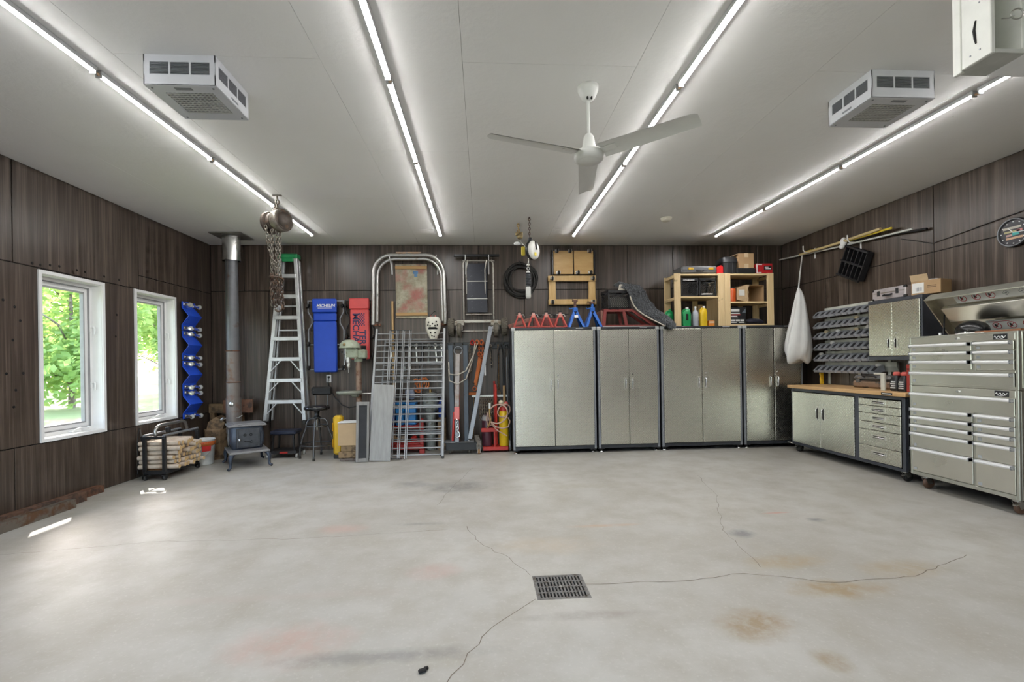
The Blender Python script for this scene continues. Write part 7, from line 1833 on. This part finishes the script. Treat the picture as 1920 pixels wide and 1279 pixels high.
# ================================================================ old chain hoist
hx, hy = -2.25, 5.30
t = thing('chain_hoist', 'old rusty chain hoist with round drum hanging from the ceiling', 'chain hoist', (hx, hy, 1.95))
IR = worn('grimy_grey_iron', (.20, .18, .15), (.12, .085, .06), .45, .6, 20, .5, .64)
IRD = worn('grimy_dark_iron', (.085, .068, .055), (.19, .12, .08), .5, .5, 20, .55, .68)
part(t, 'ceiling_hook', G().bx(hx - .05, hx + .05, hy - .012, hy + .012, H - .012, H - .001, .003).tube([(hx, hy, H - .01), (hx, hy, H - .06)], .010, 8), IR)
g = G(); g.chain([(hx, hy, H - .05), (hx, hy, H - .16)], .055, .009); part(t, 'top_links', g, IR)['kind'] = 'stuff'
zc = 2.935
part(t, 'shackle', G().tube([(hx + .05 * math.cos(a), hy, 3.03 + .05 * math.sin(a)) for a in [PI * i / 10 for i in range(11)]], .012, 8).bx(hx - .075, hx + .02, hy - .02, hy + .02, 2.96, 3.04, .006), IRD)
axd = Vector((.86, -.50, .0)).normalized()
def drum(c, prof, m, nm, n=28): return part(t, nm, G().lathe(prof, c, n, axd), m)
C0 = Vector((hx, hy, zc))
drum(C0 + axd * .015, [(.0, 0), (.118, 0), (.122, .008), (.122, .085), (.114, .095), (.106, .097)], IR, 'gear_housing')
drum(C0 + axd * .108, [(.108, .0), (.102, .010), (.085, .012), (.082, .006), (.02, .008), (.0, .010)], IRD, 'cover_plate')
drum(C0 - axd * .05, [(.0, -.02), (.095, -.02), (.105, -.012), (.085, .0), (.105, .012), (.095, .02), (.0, .02)], IRD, 'load_sheave')
drum(C0 - axd * .115, [(.06, -.012), (.118, -.016), (.125, -.010), (.098, .0), (.125, .010), (.118, .016), (.06, .012)], IRD, 'hand_wheel')
part(t, 'frame_bar', G().cyl(C0 - axd * .19 + Vector((0, 0, .02)), C0 + axd * .03 + Vector((0, 0, .02)), .018, None, 10).cyl(C0 - axd * .14 + Vector((0, 0, .075)), C0 + axd * .03 + Vector((0, 0, .075)), .014, None, 8), IRD)
for (dx, dz, ln, lk) in ((-.12, -.05, .50, .052), (-.05, -.09, .85, .046), (.0, -.09, .84, .046), (.035, -.08, .62, .046)):
    g = G(); p0 = C0 + Vector((dx, -.02, dz)); g.chain([p0, p0 + Vector((.035 if dx < -.1 else -.01, 0, -ln * .5)), p0 + Vector((.11 if dx < -.1 else -.012, 0, -ln))], lk, .0062, 5, 9)
    part(t, 'chain', g, IR)['kind'] = 'stuff'
rr = random.Random(6)
for k in range(7):
    g = G(); x = hx - .06 + k * .018; z0_ = 2.33 + rr.uniform(-.04, .03); L = rr.uniform(.22, .36)
    g.chain([(x, hy - .03 + rr.uniform(-.02, .02), z0_), (x + rr.uniform(-.02, .03), hy - .03, z0_ - L * .5), (x + .015, hy - .03, z0_ - L)], .046, .0066, 5, 9); part(t, 'chain_bundle', g, DKRUST)['kind'] = 'stuff'
part(t, 'tie', G().ring((hx - .005, hy - .03, 2.30), .055, .010, (0, .2, 1), 18, 6, 1.3, .8), DKRUST)
g = G(); hook_at(g, hx + .01, hy - .03, 2.03, 1.6); part(t, 'load_hook', g, DKRUST)
# ================================================================ tool balancer reel
t = thing('tool_balancer', 'white and black spring balancer reel hanging on a chain from the ceiling', 'balancer', (.63, 6.04, 2.2))
g = G(); g.chain([(.635, 6.04, H - .01), (.635, 6.04, 2.965)], .04, .005); part(t, 'chain', g, DKRUST)['kind'] = 'stuff'
part(t, 'ceiling_screw', G().cyl((.635, 6.04, H - .02), (.635, 6.04, H), .008, None, 8).ring((.635, 6.04, H - .03), .014, .005, (0, 1, 0), 12, 5), DKRUST)
ax2 = Vector((.75, -.66, 0)).normalized(); CB = Vector((.66, 6.03, 2.79))
part(t, 'drum', G().lathe([(.0, -.03), (.10, -.03), (.125, -.015), (.128, .015), (.118, .03)], CB, 30, ax2), BLACK)
part(t, 'cover', G().lathe([(.122, .02), (.118, .042), (.085, .055), (.0, .06)], CB, 30, ax2), mat('ivory_cover', (.72, .71, .66), .4))
part(t, 'hanger', G().bar(CB + Vector((-.02, 0, .10)), CB + Vector((-.02, 0, .17)), .05, .03, .006).bar(CB + ax2 * .062 + Vector((.0, 0, .11)), CB + ax2 * .066 + Vector((.01, 0, .0)), .022, .008, .002), BLACK)
part(t, 'yellow_tag', G().box(CB + ax2 * .058 + Vector((0, 0, -.055)), (.045, .006, .045), .002, Matrix.Rotation(math.atan2(ax2.y, ax2.x) + PI / 2, 3, 'Z')), mat('yellow_sticker', (.70, .55, .05), .5))
part(t, 'side_plate', G().box(CB + Vector((-.11, .03, .0)), (.05, .03, .12), .008), MATS['yellow_sticker'])
part(t, 'cable', G().tube([CB + Vector((-.04, 0, -.10)), CB + Vector((-.05, 0, -.18))], .008, 7), STEEL)
part(t, 'swivel', G().sphere(CB + Vector((-.05, 0, -.19)), .022, 10, 8).ring(CB + Vector((-.05, 0, -.235)), .018, .006, (0, 1, 0), 12, 5), STEEL)
zt_ = CB.z - .25
g = G()
for k in range(9): g.ring((CB.x - .052, CB.y, zt_ - .05 - k * .020), .026, .010, (0, 0, 1), 16, 6)
part(t, 'spring_grip', g, CHAR)['kind'] = 'stuff'
part(t, 'tool_body', G().lathe([(.0, zt_ - .38), (.028, zt_ - .375), (.034, zt_ - .35), (.034, zt_ - .23), (.022, zt_ - .215), (.02, zt_ - .02), (.0, zt_ - .01)], (CB.x - .054, CB.y, 0), 16), mat('light_grey_tool', (.55, .55, .52), .4))
# eye bolt cluster left of it
t = thing('ceiling_pulley', 'small tangled brass pulley and cable hook on the ceiling beside the balancer', 'pulley', (.51, 6.30, 2.95))
g = G(); g.chain([(.51, 6.32, H - .005), (.515, 6.30, 3.10)], .045, .008); part(t, 'links', g, MATS['brass'])['kind'] = 'stuff'
part(t, 'block', G().box((.52, 6.30, 3.08), (.10, .03, .05), .008).lathe([(.0, -.02), (.04, -.02), (.03, 0), (.04, .02), (.0, .02)], (.53, 6.30, 3.05), 14, (0, 1, 0)), worn('old_brass', (.36, .27, .13), (.15, .11, .06), .45, .6, 20))
part(t, 'cable', G().tube([(.53, 6.29, 3.04), (.54, 6.26, 2.96), (.60, 6.15, 2.86)], .007, 6), STEEL)
part(t, 'rag', G().sphere((.49, 6.30, 2.95), .035, 8, 6, (1.3, .8, .7)), WHITEP)
# ================================================================ white boxed post overhead
t = thing('boxed_bracket', 'white painted wooden box bracket hanging from the ceiling at top right', 'bracket', (2.27, 1.93, 2.62))
WP2 = mat('old_white_paint', (.62, .62, .58), .5, 0, .05, 10)
bx0, bx1, by0_, by1_ = 2.19, 2.345, 1.845, 2.005
part(t, 'front_board', G().bx(bx0 - .006, bx0 + .014, by0_, by1_ - .036, 2.62, H - .002, .003), WP2)
part(t, 'edge_board', G().bx(bx0 - .006, bx0 + .014, by1_ - .034, by1_ + .004, 2.612, H - .002, .003), WP2)
part(t, 'back_board', G().bx(bx1 - .02, bx1, by0_, by1_, 2.64, H - .002, .003), WP2)
part(t, 'bottom_board', G().bx(bx0 + .014, bx1, by0_ + .002, by1_ + .002, 2.622, 2.642, .002), mat('grey_underside', (.45, .45, .42), .6))
part(t, 'far_board', G().bx(bx0 + .014, bx1 - .02, by1_ - .02, by1_, 2.642, H - .002, .002), WP2)
g = G(); g.tube([(bx0 - .0075, 1.905, 2.80), (bx0 - .0075, 1.912, 2.76), (bx0 - .0075, 1.908, 2.72), (bx0 - .0075, 1.905, 2.70)], [.003, .006, .005, .003], 6); part(t, 'slot', g, DARK)
for (y, z) in ((1.89, 2.665), (1.93, 2.66), (1.89, 2.87)): part(t, 'screw', G().cyl((bx0 - .008, y, z), (bx0 - .005, y, z), .004, None, 8), GREYM)
part(t, 'side_panel', G().bx(bx1 + .002, bx1 + .30, by0_, by1_ + .002, 2.622, 2.634, .002), WHITE)
part(t, 'hook', G().ring((bx0 + .10, by0_ - .012, 2.78), .022, .003, (.3, 1, 0), 16, 6).tube([(bx0 + .04, by0_ - .002, 2.765), (bx0 + .06, by0_ - .012, 2.76), (bx0 + .085, by0_ - .012, 2.77)], .0025, 6), STEEL)
